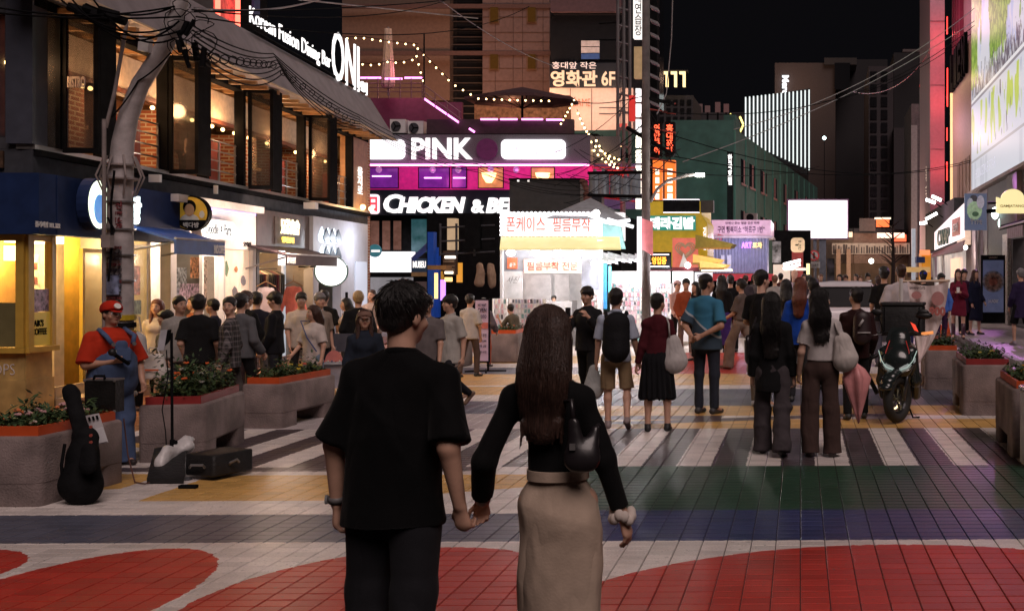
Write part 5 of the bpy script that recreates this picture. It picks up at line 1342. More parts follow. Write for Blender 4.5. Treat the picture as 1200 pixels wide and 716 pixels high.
for x,y,w in ((618,250,30),(660,250,30)): lamp('kiosk_lamp',wp(x,305,KY - 1.3),(1,.95,.95),42,.15)
lamp('kiosk_inner_lamp',wp(640,330,KY + .3),(1,.92,.9),8,.2); lamp('kiosk_side_lamp',wp(700,312,KY - 1.4),(1,.95,.97),70,.15)
# racks hung with small phone cases
CASE = [mat('case_%d' % i,c,.35,var=.1) for i,c in enumerate([(.6,.25,.3),(.75,.72,.72),(.10,.10,.12),(.55,.5,.62),(.72,.45,.5),(.3,.35,.45),(.8,.78,.7),(.15,.3,.3)])]
def case_rack(label,x0,x1,y0,y1,Y,nx,ny,cat='display rack',back=True,glow_es=.35,limit=True):
 o = th_at('display_rack',label,cat,(x0 + x1) / 2,min(y1,405),Y); p = FR(Y)
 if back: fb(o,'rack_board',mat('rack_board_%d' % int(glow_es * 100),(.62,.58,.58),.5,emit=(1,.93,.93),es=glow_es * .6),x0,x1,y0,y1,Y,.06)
 me_ = []
 w,h_ = abs(p.s(x1) - p.s(x0)) / nx,(p.z(x0,y0) - p.z(x0,y1)) / ny
 for mt in CASE:
  b_ = MB().box(-w * .36,w * .36,-.03,0,-h_ * .42,h_ * .42).mesh('phone_case'); b_.materials.append(mt); me_.append(b_)
 for i in range(nx):
  for j in range(ny):
   c = bpy.data.objects.new('phone_case',me_[rnd.choice([0,1,1,2,3,4,4,5,6,7,1,6])]); COL.objects.link(c); c.parent = o
   c.location = p.p(p.s(x0) + (i + .5) * w,.02 + rnd.uniform(0,.05),p.z(x0,y1) + (j + .5) * h_) - o.location
   c.rotation_euler = (rnd.gauss(0,.1),rnd.gauss(0,.05),rnd.gauss(0,.2)); s_ = rnd.uniform(.7,1.05); c.scale = (s_,1,s_)
 for x in (x0,x1): m = MB(); m.tube([wp(x,y0,Y - .1),wp(x,min(y1 + 12,405),Y - .1)],.025,5); m.build('rack_post',M_WHITE,o)
 return o
case_rack('wide wall of hanging phone cases left of the man in the orange jacket',716,757,332,400,KY - .2,12,13)
case_rack('second wall of hanging phone cases behind the orange jacket',760,786,332,400,KY - .1,8,12)
case_rack('low wire rack of small goods below the orange notice',597,640,350,385,KY - 1.5,12,6,glow_es=.15)
case_rack('white rack of cards left of the kiosk counter',578,594,350,392,KY - 1.0,5,7,glow_es=.2)
case_rack('rack of pale cases right of the kiosk door',683,701,340,398,KY - .8,5,9,glow_es=.2)
lp = th_at('lit_panels','row of blank glowing white panels above the phone case walls','light box',770,335,KY)
for x0,x1 in ((717,757),(759,785),(788,812)): fb(lp,'light_panel',glow('panel_white',(1,.95,.96),1.25),x0,x1,318,331.5,KY - .15,.08)
fb(lp,'notice_board',mat('grey_notice',(.5,.5,.53),.5,emit=(.9,.9,1),es=.25),814,835,319,400,KY - .1,.05); text_px(FR(KY - .12),'SEOUL',817,832,322,326,0,M_DK,lp,th=.004); text_px(FR(KY - .12),'사진관',818,831,333,342,0,M_DK,lp,th=.004,italic=.3)
fb(lp,'back_board',mat('rack_board_35',(.62,.58,.58),.5),788,812,332,400,KY,.05)
lamp('rack_lamp',wp(740,322,KY - 1.2),(1,.94,.96),50,.2); lamp('rack_lamp',wp(785,322,KY - 1.2),(1,.94,.96),45,.2)
sa = th_at('stall_roof','pale crumpled stall roof with strip lights right of the kiosk','stall roof',730,312,KY - .5)
for k in range(7):
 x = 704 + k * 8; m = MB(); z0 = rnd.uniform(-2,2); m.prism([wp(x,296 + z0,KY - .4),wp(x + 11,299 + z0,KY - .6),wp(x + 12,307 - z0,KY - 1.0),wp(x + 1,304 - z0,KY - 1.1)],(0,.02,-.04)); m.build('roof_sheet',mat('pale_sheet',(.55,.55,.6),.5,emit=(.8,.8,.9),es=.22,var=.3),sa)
for x,y,x2,y2 in ((690,252,716,262),(712,257,742,266),(716,262,738,258),(722,285,700,283)):
 m = MB(); m.tube([wp(x,y,KY - 1.2),wp(x2,y2,KY - 1.3)],.05,6); m.build('tube_lamp',mat('tube_lamp_dim',(.8,.8,.85),.4,emit=(.9,.95,1),es=1.0),sa)
ob = th_at('small_led_sign','small black framed dot sign with an orange symbol beside the pole','sign',771,306,KY - 1)
fb(ob,'sign_body',M_DK,758,786,295.5,316,KY - 1,.12); fb(ob,'light_frame',glow('cool_frame',(1,.95,1),2),761,784,298,299,KY - 1.02,.02); fb(ob,'light_frame',glow('cool_frame',(1,.95,1),2),761,784,312,313,KY - 1.02,.02)
ft(ob,'영업중',764,781,301,310,KY - 1.02,glow('orange_letters',(1,.35,.03),1.6),bold=.03)
# ---- utility pole in the middle, transformers
M_POLE = mat('pole_grey',(.30,.25,.24),.8,var=.2,bump=.2)
up = th_at('utility_pole','tall straight concrete utility pole right of the kiosk','utility pole',757,409,26)
m = MB(); b0 = wp(757,409,26); m.tube([Vector((b0.x,b0.y,0)),Vector((b0.x,b0.y,9.5))],[.11,.09],14); m.build('pole',mat('pole_dark',(.13,.11,.11),.85,var=.2,bump=.2),up,True)
for k,(x,y) in enumerate(((697,215),(707,214),(722,217),(733,221),(744,214))):
 P_ = wp(x,y,30); m = MB(); m.cyl(P_ - Vector((0,0,.35)),.17,.62,14); m.cyl(P_ + Vector((0,0,.27)),.05,.12,8); m.build('transformer',mat('transformer_grey',(.20,.22,.26),.4,.3),up)
m = MB(); m.tube([wp(690,229,29.6),wp(757,231,27)],.05,6); m.tube([wp(690,203,29.6),wp(757,202,27)],.05,6); m.tube([wp(757,115,26),wp(790,122,26)],.05,6); m.tube([wp(735,150,27),wp(790,182,26)],.05,6); m.build('cross_arms',M_DK,up)
m = MB(); m.tube([wp(762,237,26),wp(770,222,26),wp(782,212,26),wp(805,206,26)],.04,6); m.build('lamp_arm',M_MET,up); fb(up,'lamp_head',glow('street_lamp_glow',(.95,1,.9),5),815,825,203,207,26,.15); m = MB(); m.tube([wp(803,206,26),wp(816,205,26)],.04,6); m.build('lamp_arm',M_MET,up)
lamp('street_lamp',wp(820,208,25.9),(1,.95,.85),90,.15)
wl_ = th_at('vertical_sign','tall white lit vertical sign high on the building edge','sign',749,45,33)
fb(wl_,'sign_body',G_WSOFT,742,754,-30,45,34,.25); ft(wl_,'노\n래\n연\n습\n장',744,752,-20,42,33.95,M_DK,bold=.0)
w2 = th_at('vertical_sign','cream vertical sign below the tall white one, left of the utility pole','sign',749,90,34)
fb(w2,'sign_body',mat('cream_sign',(.5,.38,.22),.5,emit=(.9,.55,.25),es=.15),743,760,55,92,34.2,.2)
w3 = th_at('vertical_sign','narrow bright light strip running down beside the utility pole','sign',748,200,34)
for y in range(104,240,18): fb(w3,'light_segment',glow('strip_seg',(1,.95,.8),2.2) if y > 150 else glow('strip_seg_w',(1,.95,.95),1.6),745,751,y,y + 15,34,.1)
fb(w3,'red_plate',mat('red_plate',(.35,.02,.02),.5,emit=(1,.04,.03),es=.4),737,744,112,142,34.3,.1)
# edge of dark building with stacked balconies right of the pole
db = th_at('balcony_block','thin dark block edge with stacked slanted balconies behind the utility pole','building',768,160,40)
fb(db,'wall',M_DK,752,770,-40,235,41,.6)
for k,y in enumerate(range(-10,125,16)): m = MB(); m.prism([wp(762,y,39.8),wp(771,y + 4,39.8),wp(771,y + 7,39.8),wp(762,y + 3,39.8)],(0,.4,0)); m.build('balcony',mat('balcony_grey',(.22,.20,.22),.6),db)
# red and orange blade signs
RN = glow('red_neon',(1,.10,.04),2.4); OB = glow('orange_box',(1,.20,.03),.9); OW = glow('orange_white',(1,.75,.6),1.8)
for k,(x0,x1,t_,lab) in enumerate(((765,775,'호텔\n노래','left of the two red and orange vertical sign stacks'),(779,790.5,'홍대\n포차','right of the two red and orange vertical sign stacks'))):
 o = th_at('vertical_sign',lab,'sign',x0,235,38)
 fb(o,'sign_body',M_DK,x0,x1,143,183,38,.3); ft(o,'홍\n대\n포\n차' if k else '연\n탄\n구\n이',x0 + 1.5,x1 - 1.5,146,181,37.95,RN,bold=.02)
 fb(o,'orange_box',OB,x0,x1 + .5,188,234,38,.3)
 for y in (198,208,218,227): fb(o,'lit_square',OW,x0 + 3,x1 - 2.5,y,y + 7,37.95,.02)
m = MB(); [m.tube([wp(760,y,37),wp(792,y + 6,37)],.03,4) for y in (116,128,150,185,196)]; m.build('brackets',mat('red_dark',(.3,.05,.04),.5),o)
# distant building with amber hooks
hb = th_at('hook_light_block','far dark block with four hooked amber lights along its roof','building',790,130,110)
fb(hb,'wall',mat('far_grey',(.05,.045,.05),.8),752,812,112,240,110,8)
for r_ in range(3):
 for c_ in range(6): fb(hb,'window',mat('far_window',(.01,.01,.012),.3),765 + c_ * 8,770 + c_ * 8,117 + r_ * 10,123 + r_ * 10,109.9,.05)
for x in (773,783,793,803): fb(hb,'amber_light',glow('amber_hook',(1,.75,.35),1.6),x - 3,x,84,102,109,.3); fb(hb,'amber_light',glow('amber_hook',(1,.75,.35),1.6),x - 7,x - 3.2,84,87,109,.3)
fb(hb,'roof_frame',mat('far_grey',(.05,.045,.05),.8),765,806,82.5,84,109.5,1)
for k,x in enumerate((808,817,826,838,848)): o = th_at('rooftop_sign',['small dim rooftop board beside the amber hooks','second dim rooftop board above the green building','pinkish rooftop board above the green building','taller dim rooftop board near the yellow zigzag','rightmost dim rooftop board before the yellow zigzag'][k],'sign',x,135,120); fb(o,'board',mat('dim_board_%d' % k,(.13 + .02 * k,.09,.09),.7,emit=(.5,.3,.3),es=.05),x,x + 6,120 + (k % 3) * 2,132,120,.3); fb(o,'support',M_DK,x + 2,x + 4,132,150,120,.3)
fl_ = th_at('far_low_block','far low dark block behind the green building roof','building',830,140,125); fb(fl_,'wall',mat('far_grey',(.05,.045,.05),.8),800,875,132,240,125,10)
# green building: front then receding side with windows
GRN = mat('green_render',(.035,.095,.08),.8,var=.15,vs=2)
GY = 52.; gbn = th_at('green_building','long dark green building with paired windows along its side','building',860,240,GY)
c0 = wp(860,138,GY);
m = MB(); FR(GY).pbox(m,786,860,141,330,-14,0); m.build('front_wall',GRN,gbn)
q1 = wp(958,208,GY * 1.68); GS = Plane((c0.x,GY,0),(q1.x - c0.x,q1.y - GY,0)); zt_ = c0.z
m = MB(); GS.box(m,.01,GS.s(958),-10,0,0,GS.z(861,151)); m.build('side_wall',GRN,gbn)
fb(gbn,'stair_head',GRN,848,862,134,152,GY + .5,3)
ztop = GS.z(861,151)
for row,(dz0,dz1) in enumerate(((1.3,2.5),(3.9,5.1))):
 for x in (868,878,891,905,918,931,942,951):
  a = GS.s(x); w = GS.s(x + (7 if x < 900 else 5)) - a
  f = MB(); GS.box(f,a,a + w,-.05,.03,ztop - dz1,ztop - dz0); f = f.build('window',M_DGLASS,gbn)
  g_ = MB(); GS.box(g_,a + w * .4,a + w * .55,.032,.05,ztop - dz1,ztop - dz0); GS.box(g_,a,a + w,.032,.06,ztop - dz1 - .12,ztop - dz1); g_.build('curtain_edge',mat('curtain_pink',(.25,.12,.12),.7),f)
for k in range(12): a = k * GS.s(958) / 12; m = MB(); GS.box(m,a,a + .12,.002,.08,0,ztop - .1); m.build('pilaster',mat('green_pilaster',(.05,.15,.12),.8),gbn)
lamp('green_building_lamp',wp(850,232,GY - 3),(.6,1,.85),50,.5); lamp('green_building_lamp',wp(930,225,GY + 5),(.8,1,.9),40,.5)
vs_ = th_at('vertical_sign','black vertical sign with white lit Korean letters on the green building','sign',855,218,GY - 1)
fb(vs_,'sign_body',M_DK,852,858.5,178,320,GY - 1,.4); ft(vs_,'한\n국\n호\n텔',853,858,181,217,GY - 1.05,G_WHITE,bold=.03)
fan = th_at('roof_fan','round ventilation fan on a box above the container roof','fan',879,255,44); fb(fan,'fan_box',M_CONC,872,887,250,262,44,.5); MB().disc(wp(879,255,43.98),(0,-1,0),.15,.05,16).build('fan_face',M_DK,fan)
# yellow zigzag light
zz = th_at('zigzag_light','yellow neon zigzag on the far roof behind the striped light facade','neon',862,150,100)
for a,b in (((849,139),(857,134)),((858,134),(861,155)),((851,141),(856,137)),((867,137),(871,146)),((871,147),(867,155))): m = MB(); m.tube([wp(*a,100),wp(*b,100)],.09,5); m.build('neon_tube',glow('yellow_neon',(1,.8,.2),3),zz)
# striped light facade
sf = th_at('striped_light_facade','low block whose front is seventeen tall white vertical light strips','building',910,160,95)
m = MB(); m.prism([wp(872,116,95),wp(872,172,95),wp(899,185,95),wp(946,206,95),wp(949,104,95)],(0,8,0)); m.build('wall',mat('black_facade',(.012,.012,.014),.5),sf)
for k in range(17):
 x = 873 + k * 4.65; yt = 114 - (x - 873) * .115; yb = 171 + max(0,(x - 884)) * .45
 m = MB(); FR(94.9).pbox(m,x,x + 1.5,yt,yb,0,.15); m.build('light_strip',glow('cool_strip',(.9,1,.98),.95),sf)
# towers
tw = th_at('sign_tower','dark tower with a vertical white word behind the striped light facade','building',940,160,130)
TWM = mat('tower_stone',(.055,.04,.038),.8,var=.1); fb(tw,'wall',TWM,908,979,74,330,130,15); fb(tw,'side_wall',mat('tower_dark',(.018,.015,.018),.8),979.4,1040,70,330,134,12)
fb(tw,'glass_bay',M_DGLASS,978,996,74,105,129.5,.8); fb(tw,'top_block',mat('tower_top',(.035,.03,.03),.8),966,1004,68,76,129.6,6)
co,fs_,w_,h_ = text_mesh('Mero',.03,1.)
mb = MB(); a = FR(129.5); sc_ = (a.z(918,89) - a.z(918,112)) / w_
for v in co: mb.v.append(tuple(a.p(a.s(924.5) - 0 + (v[1] - h_) * sc_ * -0 + (v[1]) * sc_ * 1 - h_ * sc_,.1 + float(v[2]) * .2,a.z(918,89) - v[0] * sc_)))
mb.f = [tuple(f) for f in fs_]; mb.build('lettering',glow('cool_letters',(.9,.95,1),1.6),tw,fix=False)
lamp('tower_glow',wp(925,92,125),(1,.6,.4),500,.8)
wt = th_at('window_tower','dark apartment tower with a double column of windows, left of the red lit facade','building',1030,200,115)
WTM = mat('tower_mauve',(.045,.035,.04),.8,var=.1); fb(wt,'wall',WTM,1018,1047,78,330,115,12); fb(wt,'low_wall',mat('tower_low',(.045,.035,.04),.8),1047.5,1092,150,330,113,12); fb(wt,'dark_side',mat('tower_dark',(.018,.015,.018),.8),1047.5,1085,62,150,116,10)
for r_ in range(14):
 for c_ in range(2): f = fb(wt,'window',mat('tower_pane',(.006,.006,.008),.3),1020 + c_ * 12.5,1027.5 + c_ * 12.5,84 + r_ * 15,95 + r_ * 15,114.9,.1)
fb(wt,'roof_truss',mat('truss',(.12,.09,.09),.6),1058,1090,58,61,113,.5)
o = th_at('street_light','tiny cool street light shining in front of the dark tower','lamp',966,162,90); MB().ball(wp(966,162,90),.16,6,5).build('lamp_head',glow('cool_point',(.7,1,1),6),o); fb(o,'lamp_post',M_DK,965.6,966.4,163,320,90,.1)
# blank LED billboard on its post
lbo = th_at('led_billboard','blank bright white billboard on a thick dark post','billboard',957,360,50)
fb(lbo,'frame',mat('purple_frame',(.10,.03,.08),.5),922,994.5,233.5,280.5,50,.6); fb(lbo,'screen',glow('blank_screen',(1,.95,.98),1.35),924,993,235,279,49.97,.02)
for x0,x1 in ((953,957),(960,968)): fb(lbo,'post',M_GREY,x0,x1,281,367,50.2,.3)
lamp('billboard_glow',wp(958,258,47.5),(1,.9,.95),260,.8)
ns = th_at('no_entry_sign','round white traffic sign with red ring above a small plate','road sign',954,360,46)
MB().disc(wp(954,299.5,46),(0,-1,0),.225,.02,24).build('red_ring',mat('sign_red',(.6,.03,.04),.5,emit=(1,.1,.1),es=.12),ns); MB().disc(wp(954,299.5,45.97),(0,-1,0),.17,.02,24).build('white_face',M_WHITE,ns)
m = MB(); m.tube([wp(950.5,296,45.93),wp(957.5,303,45.93)],.025,4); m.build('red_bar',mat('sign_red',(.6,.03,.04),.5),ns); m = MB(); m.tube([wp(954,296,45.92),wp(954,303,45.92)],.03,4); m.build('black_symbol',M_DK,ns)
fb(ns,'plate',mat('plate_white',(.6,.58,.58),.5),947,961,307,314,46,.03); text_px(FR(45.96),'진입금지',949,959,309,312,0,M_DK,ns,th=.004); m = MB(); m.tube([wp(954,296,46.1),wp(954,364,46.1)],.04,6); m.build('post',M_MET,ns)
# curved beige building in the far middle
cvb = th_at('curved_building','low beige building with red and white lit signs beyond the car','building',1030,330,75)
CBM = mat('beige_panels',(.30,.21,.17),.7,var=.15);
pts = [(905,78),(950,72),(1000,70),(1045,71),(1092,76)]
for (a,Ya),(b,Yb) in zip(pts,pts[1:]):
 pa,pb_ = wp(a,323,Ya),wp(b,323,Yb); pl = Plane((pa.x,pa.y,0),(pb_.x - pa.x,pb_.y - pa.y,0)); L_ = (Vector((pb_.x,pb_.y,0)) - Vector((pa.x,pa.y,0))).length
 for z0,z1,mt,nn_ in ((0,1.2,M_DK,0),(1.2,2.6,mat('shopfront_dim',(.08,.05,.04),.5,emit=(1,.5,.25),es=.05,var=.9,vs=.6),-.1),(2.6,3.4,CBM,.1),(3.4,4.6,CBM,.05),(4.6,4.9,M_GREY,.1)):
  m = MB(); pl.box(m,0,L_,-4,nn_,z0,z1 - .002); m.build('wall_band',mt,cvb)
 k = int(L_ / 1.2)
 for i in range(k): m = MB(); pl.box(m,i * L_ / k + .04,(i + 1) * L_ / k - .04,.051,.09,2.7,3.32); m.build('wall_panel',CBM,cvb)
mur = mat('mural_print',(.55,.48,.42),.6); fb(cvb,'printed_band',mur,975,1066,285,298,69.3,.1)
for k in range(30): x = 976 + k * 3; fb(cvb,'printed_figure',mat('mural_ink',(.09,.07,.07),.6),x,x + rnd.uniform(1,2.4),286 + rnd.uniform(0,4),297,69.25,.02)
for x0,x1,y0,y1,c,e in ((1027,1042,257,266,(1,.15,.04),1.5),(1028,1060,273,279,(1,.7,.55),1.6),(1046,1062,275,283,(1,.12,.05),1.5),(978,999,272,278,(1,.75,.5),1.1),(1025,1044,255,257,(1,.8,.6),1.4)): fb(cvb,'lit_sign',glow('cv%d' % x0,c,e),x0,x1,y0,y1,69,.2)
fb(cvb,'upper_box',mat('upper_box',(.16,.13,.13),.6),1007,1026,256,271,70,2)
m = MB(); m.ball(wp(1021,306,66),.16,8,5); m.build('lamp',glow('white_pt',(1,.95,.8),8),cvb)
fb(cvb,'door_column',mat('tan_column',(.4,.26,.18),.6),980,985,292,330,68.8,.5); fb(cvb,'door_column',mat('tan_column',(.4,.26,.18),.6),992,997,292,330,68.8,.5)
lamp('far_street_lamp',wp(1015,290,64),(1,.7,.5),500,.5)
bt = th_at('bare_tree','bare dark street tree in front of the beige building','tree',1046,350,62)
P_ = wp(1046,350,62); m = MB(); m.tube([P_,P_ + Vector((.05,0,2.2)),P_ + Vector((0,0,4.2))],[.14,.11,.05],7); m.build('trunk',mat('bark_dark',(.035,.028,.025),.9),bt)
m = MB()
for k in range(26):
 z = rnd.uniform(1.8,4.2); a = rnd.uniform(0,6.28); L_ = rnd.uniform(.3,1.1); q = P_ + Vector((0,0,z)); e_ = q + Vector((math.cos(a) * L_,math.sin(a) * L_ * .5,L_ * .7)); m.tube([q,(q + e_) / 2 + Vector((0,0,.05)),e_],[.04,.025,.01],4)
m.build('branches',mat('bark_dark',(.035,.028,.025),.9),bt,kind='stuff')
# container with lilac roof banner
ct = th_at('lilac_stall','stall with a lilac printed roof banner and blue grey corrugated curtain','stall',868,335,40)
fb(ct,'roof_banner',mat('lilac_banner',(.55,.36,.45),.5,emit=(1,.6,.8),es=.28),834,903,258,276,40,3)
text_px(FR(39.98),'구면 행복미소 “하르구 1번”',841,896,265,273,0,mat('purple_print',(.12,.03,.10),.5),ct,th=.01); text_px(FR(39.98),'언제나 웃는 얼굴 좋은 하루',850,890,260,263,0,mat('purple_print',(.12,.03,.10),.5),ct,th=.01)
m = MB(); m.prism([wp(836,282,39.9),wp(842,274,39.9),wp(850,277,39.9),wp(846,282,39.9)],(0,-.02,0)); m.build('printed_corner',mat('rose_print',(.6,.15,.2),.5),ct)
fb(ct,'eave',mat('pale_eave',(.5,.42,.45),.5),833,905,276.5,279,39.7,3)
m = MB(); a = FR(39.9); n_ = 36; x0 = a.s(834); x1 = a.s(901)
prof = [(x0 + (x1 - x0) * i / n_,.04 * (i % 2)) for i in range(n_ + 1)]
for i in range(n_):
 (p,d0),(q,d1) = prof[i],prof[i + 1]; m.add([a.p(p,d0,a.z(834,320)),a.p(q,d1,a.z(834,320)),a.p(q,d1,a.z(834,279.5)),a.p(p,d0,a.z(834,279.5))],[(0,1,2,3)])
m.build('corrugated_curtain',mat('blue_grey_curtain',(.22,.23,.33),.5,emit=(.5,.5,.85),es=.05),ct)
ft(ct,'ART',869,881,284,291,39.8,glow('violet_letters',(.7,.2,1),2),bold=.02); ft(ct,'포차',882,893,284,291,39.8,glow('amber_letters2',(1,.7,.2),2),bold=.02)
fb(ct,'painted_reflection',mat('pale_patch',(.5,.5,.6),.3,emit=(.7,.7,.9),es=.2),845,849,299,316,39.8,.01); fb(ct,'painted_reflection',mat('pale_patch',(.5,.5,.6),.3),852,857,299,316,39.8,.01)  # sign reflections in the curtain, laid on as pale glowing patches
fb(ct,'red_fascia',mat('red_fascia',(.35,.03,.04),.5,emit=(1,.06,.08),es=.15),833,906,321,329,39.6,.5); fb(ct,'dark_opening',M_DK,834,905,329,360,40,1)
lamp('container_lamp',wp(868,284,38.5),(.8,.7,1),90,.3)
# yellow restaurant
yr = th_at('yellow_restaurant','yellow fronted snack restaurant with white Korean letters on green','shop',795,330,34)
YR = mat('bright_yellow',(.55,.36,.02),.5,emit=(1,.65,.03),es=.15)
fb(yr,'wall',YR,759,822,236,312,34,3); fb(yr,'sign_board',mat('green_board',(.01,.12,.10),.5,emit=(.05,.8,.6),es=.2),760,815,253,270,33.9,.15)
ft(yr,'테라김밥',761,814,254.5,269,33.8,G_WHITE,bold=.05,th=.05); m = MB(); m.prism([wp(822,252,33.8),wp(829,262,33.8),wp(829,300,33.8),wp(822,312,33.8)],(0,2,0)); m.build('side_return',YR,yr)
fb(yr,'dark_led_board',M_DK,777,819,234,249,33.5,.2); fb(yr,'board_outline',glow('outline_white',(1,.9,1),1.5),777,819,233.5,234.3,33.45,.2); fb(yr,'board_outline',glow('outline_white',(1,.9,1),1.5),777,819,248.6,249.4,33.45,.2)
fb(yr,'dark_box',mat('dark_box',(.05,.04,.03),.6),821,836,235,249,33.5,.3)
text_px(FR(33.7),'김\n밥',824,828,266,293,0,G_WHITE,yr,bold=.02)
hp0 = th_at('heart_poster','coral poster with a looping heart drawing under the yellow wall','poster',803,313,32)
fb(hp0,'poster_board',mat('coral_poster',(.70,.16,.11),.5,emit=(1,.22,.15),es=.3),788,818,279,315,32,.06)
for k in range(3):
 s_ = 1 - k * .2; m = MB(); pts = []
 for t in np.linspace(0,6.283,30): pts.append(wp(803 + .72 * s_ * 16 * math.sin(t) ** 3 * 1.0,293 - .72 * s_ * (13 * math.cos(t) - 5 * math.cos(2 * t) - 2 * math.cos(3 * t) - math.cos(4 * t)) * .95,31.9 - .01 * k))
 m.tube(pts,.018,4); m.build('heart_line',mat('sand_print',(.6,.45,.30),.5),hp0)
m = MB(); m.prism([wp(796,313,31.8),wp(808,313,31.8),wp(801,297,31.8)],(0,-.01,0)); m.build('paper_cone',M_WHITE,hp0)
fb(yr,'lower_fascia',mat('dark_red_lower',(.20,.03,.05),.5),757,820,313.5,318,31.6,.2); m = MB(); m.ball(wp(806,311,31.5),.09,8,5); m.build('spot_lamp',G_LAMP,yr)
pnk = th_at('pink_banner','pink vertical banner on the utility pole beside the yellow front','banner',759,290,26); m = MB(); m.prism([wp(752,256,25.6),wp(765,260,25.4),wp(765,300,25.4),wp(752,292,25.6)],(0,.02,0)); m.build('banner_cloth',mat('pink_banner',(.65,.20,.22),.6,emit=(1,.3,.35),es=.25),pnk); fb(pnk,'light_edge',glow('banner_edge',(1,.95,1),1.3),746.5,751.5,254,318,25.5,.05)
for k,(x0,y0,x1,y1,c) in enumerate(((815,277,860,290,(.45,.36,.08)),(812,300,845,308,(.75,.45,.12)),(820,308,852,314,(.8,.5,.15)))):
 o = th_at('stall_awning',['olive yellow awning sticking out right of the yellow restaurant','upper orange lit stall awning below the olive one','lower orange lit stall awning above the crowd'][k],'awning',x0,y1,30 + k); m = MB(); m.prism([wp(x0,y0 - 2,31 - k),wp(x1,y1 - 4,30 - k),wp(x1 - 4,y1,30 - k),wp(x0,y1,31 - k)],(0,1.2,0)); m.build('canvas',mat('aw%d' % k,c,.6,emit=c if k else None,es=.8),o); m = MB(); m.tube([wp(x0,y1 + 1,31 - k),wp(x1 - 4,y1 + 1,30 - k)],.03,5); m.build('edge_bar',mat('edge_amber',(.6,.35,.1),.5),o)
fb(o,'stall_light',glow('stall_light',(1,.8,.5),3),822,858,315.5,318,30,.05)
# stalls between the lilac stall and the billboard
st = th_at('stall_row','lit stalls and a red column between the lilac stall and the billboard post','stall',925,345,42)
fb(st,'poster_box',mat('bw_poster',(.25,.25,.28),.5,var=.9,vs=3),905,915,283,308,42,.3); fb(st,'dark_wall',M_DK,905,950,270,350,43.5,1); fb(st,'red_column',mat('red_column',(.28,.03,.03),.5,emit=(.9,.05,.05),es=.08),928,941,295,345,42.5,.4)
m = MB(); a = FR(42); rrect(a,a.s(927),a.s(943),a.z(930,296),a.z(930,279),.15,0,.3,m); m.build('cream_lantern',mat('cream_lantern',(.6,.45,.3),.5,emit=(1,.7,.4),es=.3),st); text_px(FR(41.6),'一酒',932,939,282,293,0,M_DK,st,th=.01)
for y in (307,312): m = MB(); m.tube([wp(918,y + 3,41),wp(938,y - 2,41)],.05,5); m.build('tube_lamp',G_LAMP,st)
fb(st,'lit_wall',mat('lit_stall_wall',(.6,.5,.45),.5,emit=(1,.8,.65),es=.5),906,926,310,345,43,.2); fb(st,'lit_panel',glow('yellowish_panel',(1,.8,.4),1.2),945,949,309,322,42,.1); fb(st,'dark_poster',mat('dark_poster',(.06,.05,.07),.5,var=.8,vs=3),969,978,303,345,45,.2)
lamp('stall_lamp',wp(920,318,40),(1,.8,.65),60,.2)
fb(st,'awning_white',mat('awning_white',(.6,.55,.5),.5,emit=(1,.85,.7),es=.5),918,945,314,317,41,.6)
# ------------------------------------------------------------------ right side of the street
RB = Plane((6.4,30,0),(0,-1,0)); RS = RB.s
def rz_(px,py,n=0.): return RB.z(px,py,n)
# screen of the big billboard
def billboard_mat():
 m = bpy.data.materials.new('billboard_picture'); m.use_nodes = True; nt = m.node_tree; E.nt = nt; N = nt.nodes; L = nt.links; b = N['Principled BSDF']
 g = N.new('ShaderNodeNewGeometry'); sp = N.new('ShaderNodeSeparateXYZ'); L.new(g.outputs['Position'],sp.inputs[0]); y = E(sp.outputs[1]); z = E(sp.outputs[2])
 def nz(sx,sy,detail=3,off=0.):
  cb = N.new('ShaderNodeCombineXYZ'); L.new((y * sx + off).o,cb.inputs[0]); L.new((z * sy).o,cb.inputs[1])
  n = N.new('ShaderNodeTexNoise'); n.inputs['Scale'].default_value = 1; n.inputs['Detail'].default_value = detail; L.new(cb.outputs[0],n.inputs['Vector']); return E(n.outputs['Fac'])
 col = None
 base = (.78,.78,.86)
 def over(mask,c):
  nonlocal col
  mx = N.new('ShaderNodeMix'); mx.data_type = 'RGBA'
  if col is None: mx.inputs['A'].default_value = (*base,1)
  else: L.new(col,mx.inputs['A'])
  L.new(mask.o,mx.inputs['Factor']); mx.inputs['B'].default_value = (*c,1); col = mx.outputs['Result']
 up = z > 8.95
 over(up & (nz(.8,.25,4) > .52),(.55,.62,.85))
 crown = (nz(.42,.0,1,3.1) * 5.5 + 8.2); tree = (z > 9.5) & (nz(.45,.14,5) > .455)
 over(tree,(.16,.34,.03)); over(tree & (nz(5,2.2,5,8) > .52),(.42,.62,.10)); over(tree & (nz(6,3,5,2) > .63),(.03,.12,.01))
 over((z > 8.9) & (z < 10.2) & ((nz(3.5,.9,5,5) - (z - 9.6) * .18) > .50),(.13,.12,.16)); over((z > 8.9) & (z < 9.9) & (nz(8,1.6,5,9) > .56),(.75,.75,.8))
 over((z > 8.82) & (z < 8.93),(.30,.28,.33)); over((z > 8.93) & (z < 9.06),(.95,.93,.95))
 low = (z > 6.7) & (z < 8.7)
 over(low & (nz(1.3,.45,1,20) > .60),(.60,.72,.12)); over(low & (z < 8.2) & (nz(3.2,.7,2,30) > .64),(.50,.62,.05)); over(low & (nz(2.6,.5,2,40) > .665),(.12,.10,.14)); over(low & (nz(4.2,.4,2,50) > .69),(.15,.25,.5))
 over((z > 6.45) & (z < 6.55),(.5,.48,.5)); over((z < 6.4) & (nz(1.2,.1,1,7) > .58),(.66,.66,.74))
 b.inputs['Base Color'].default_value = (.02,.02,.02,1); L.new(col,b.inputs['Emission Color']); b.inputs['Emission Strength'].default_value = .68; b.inputs['Roughness'].default_value = .4
 return m
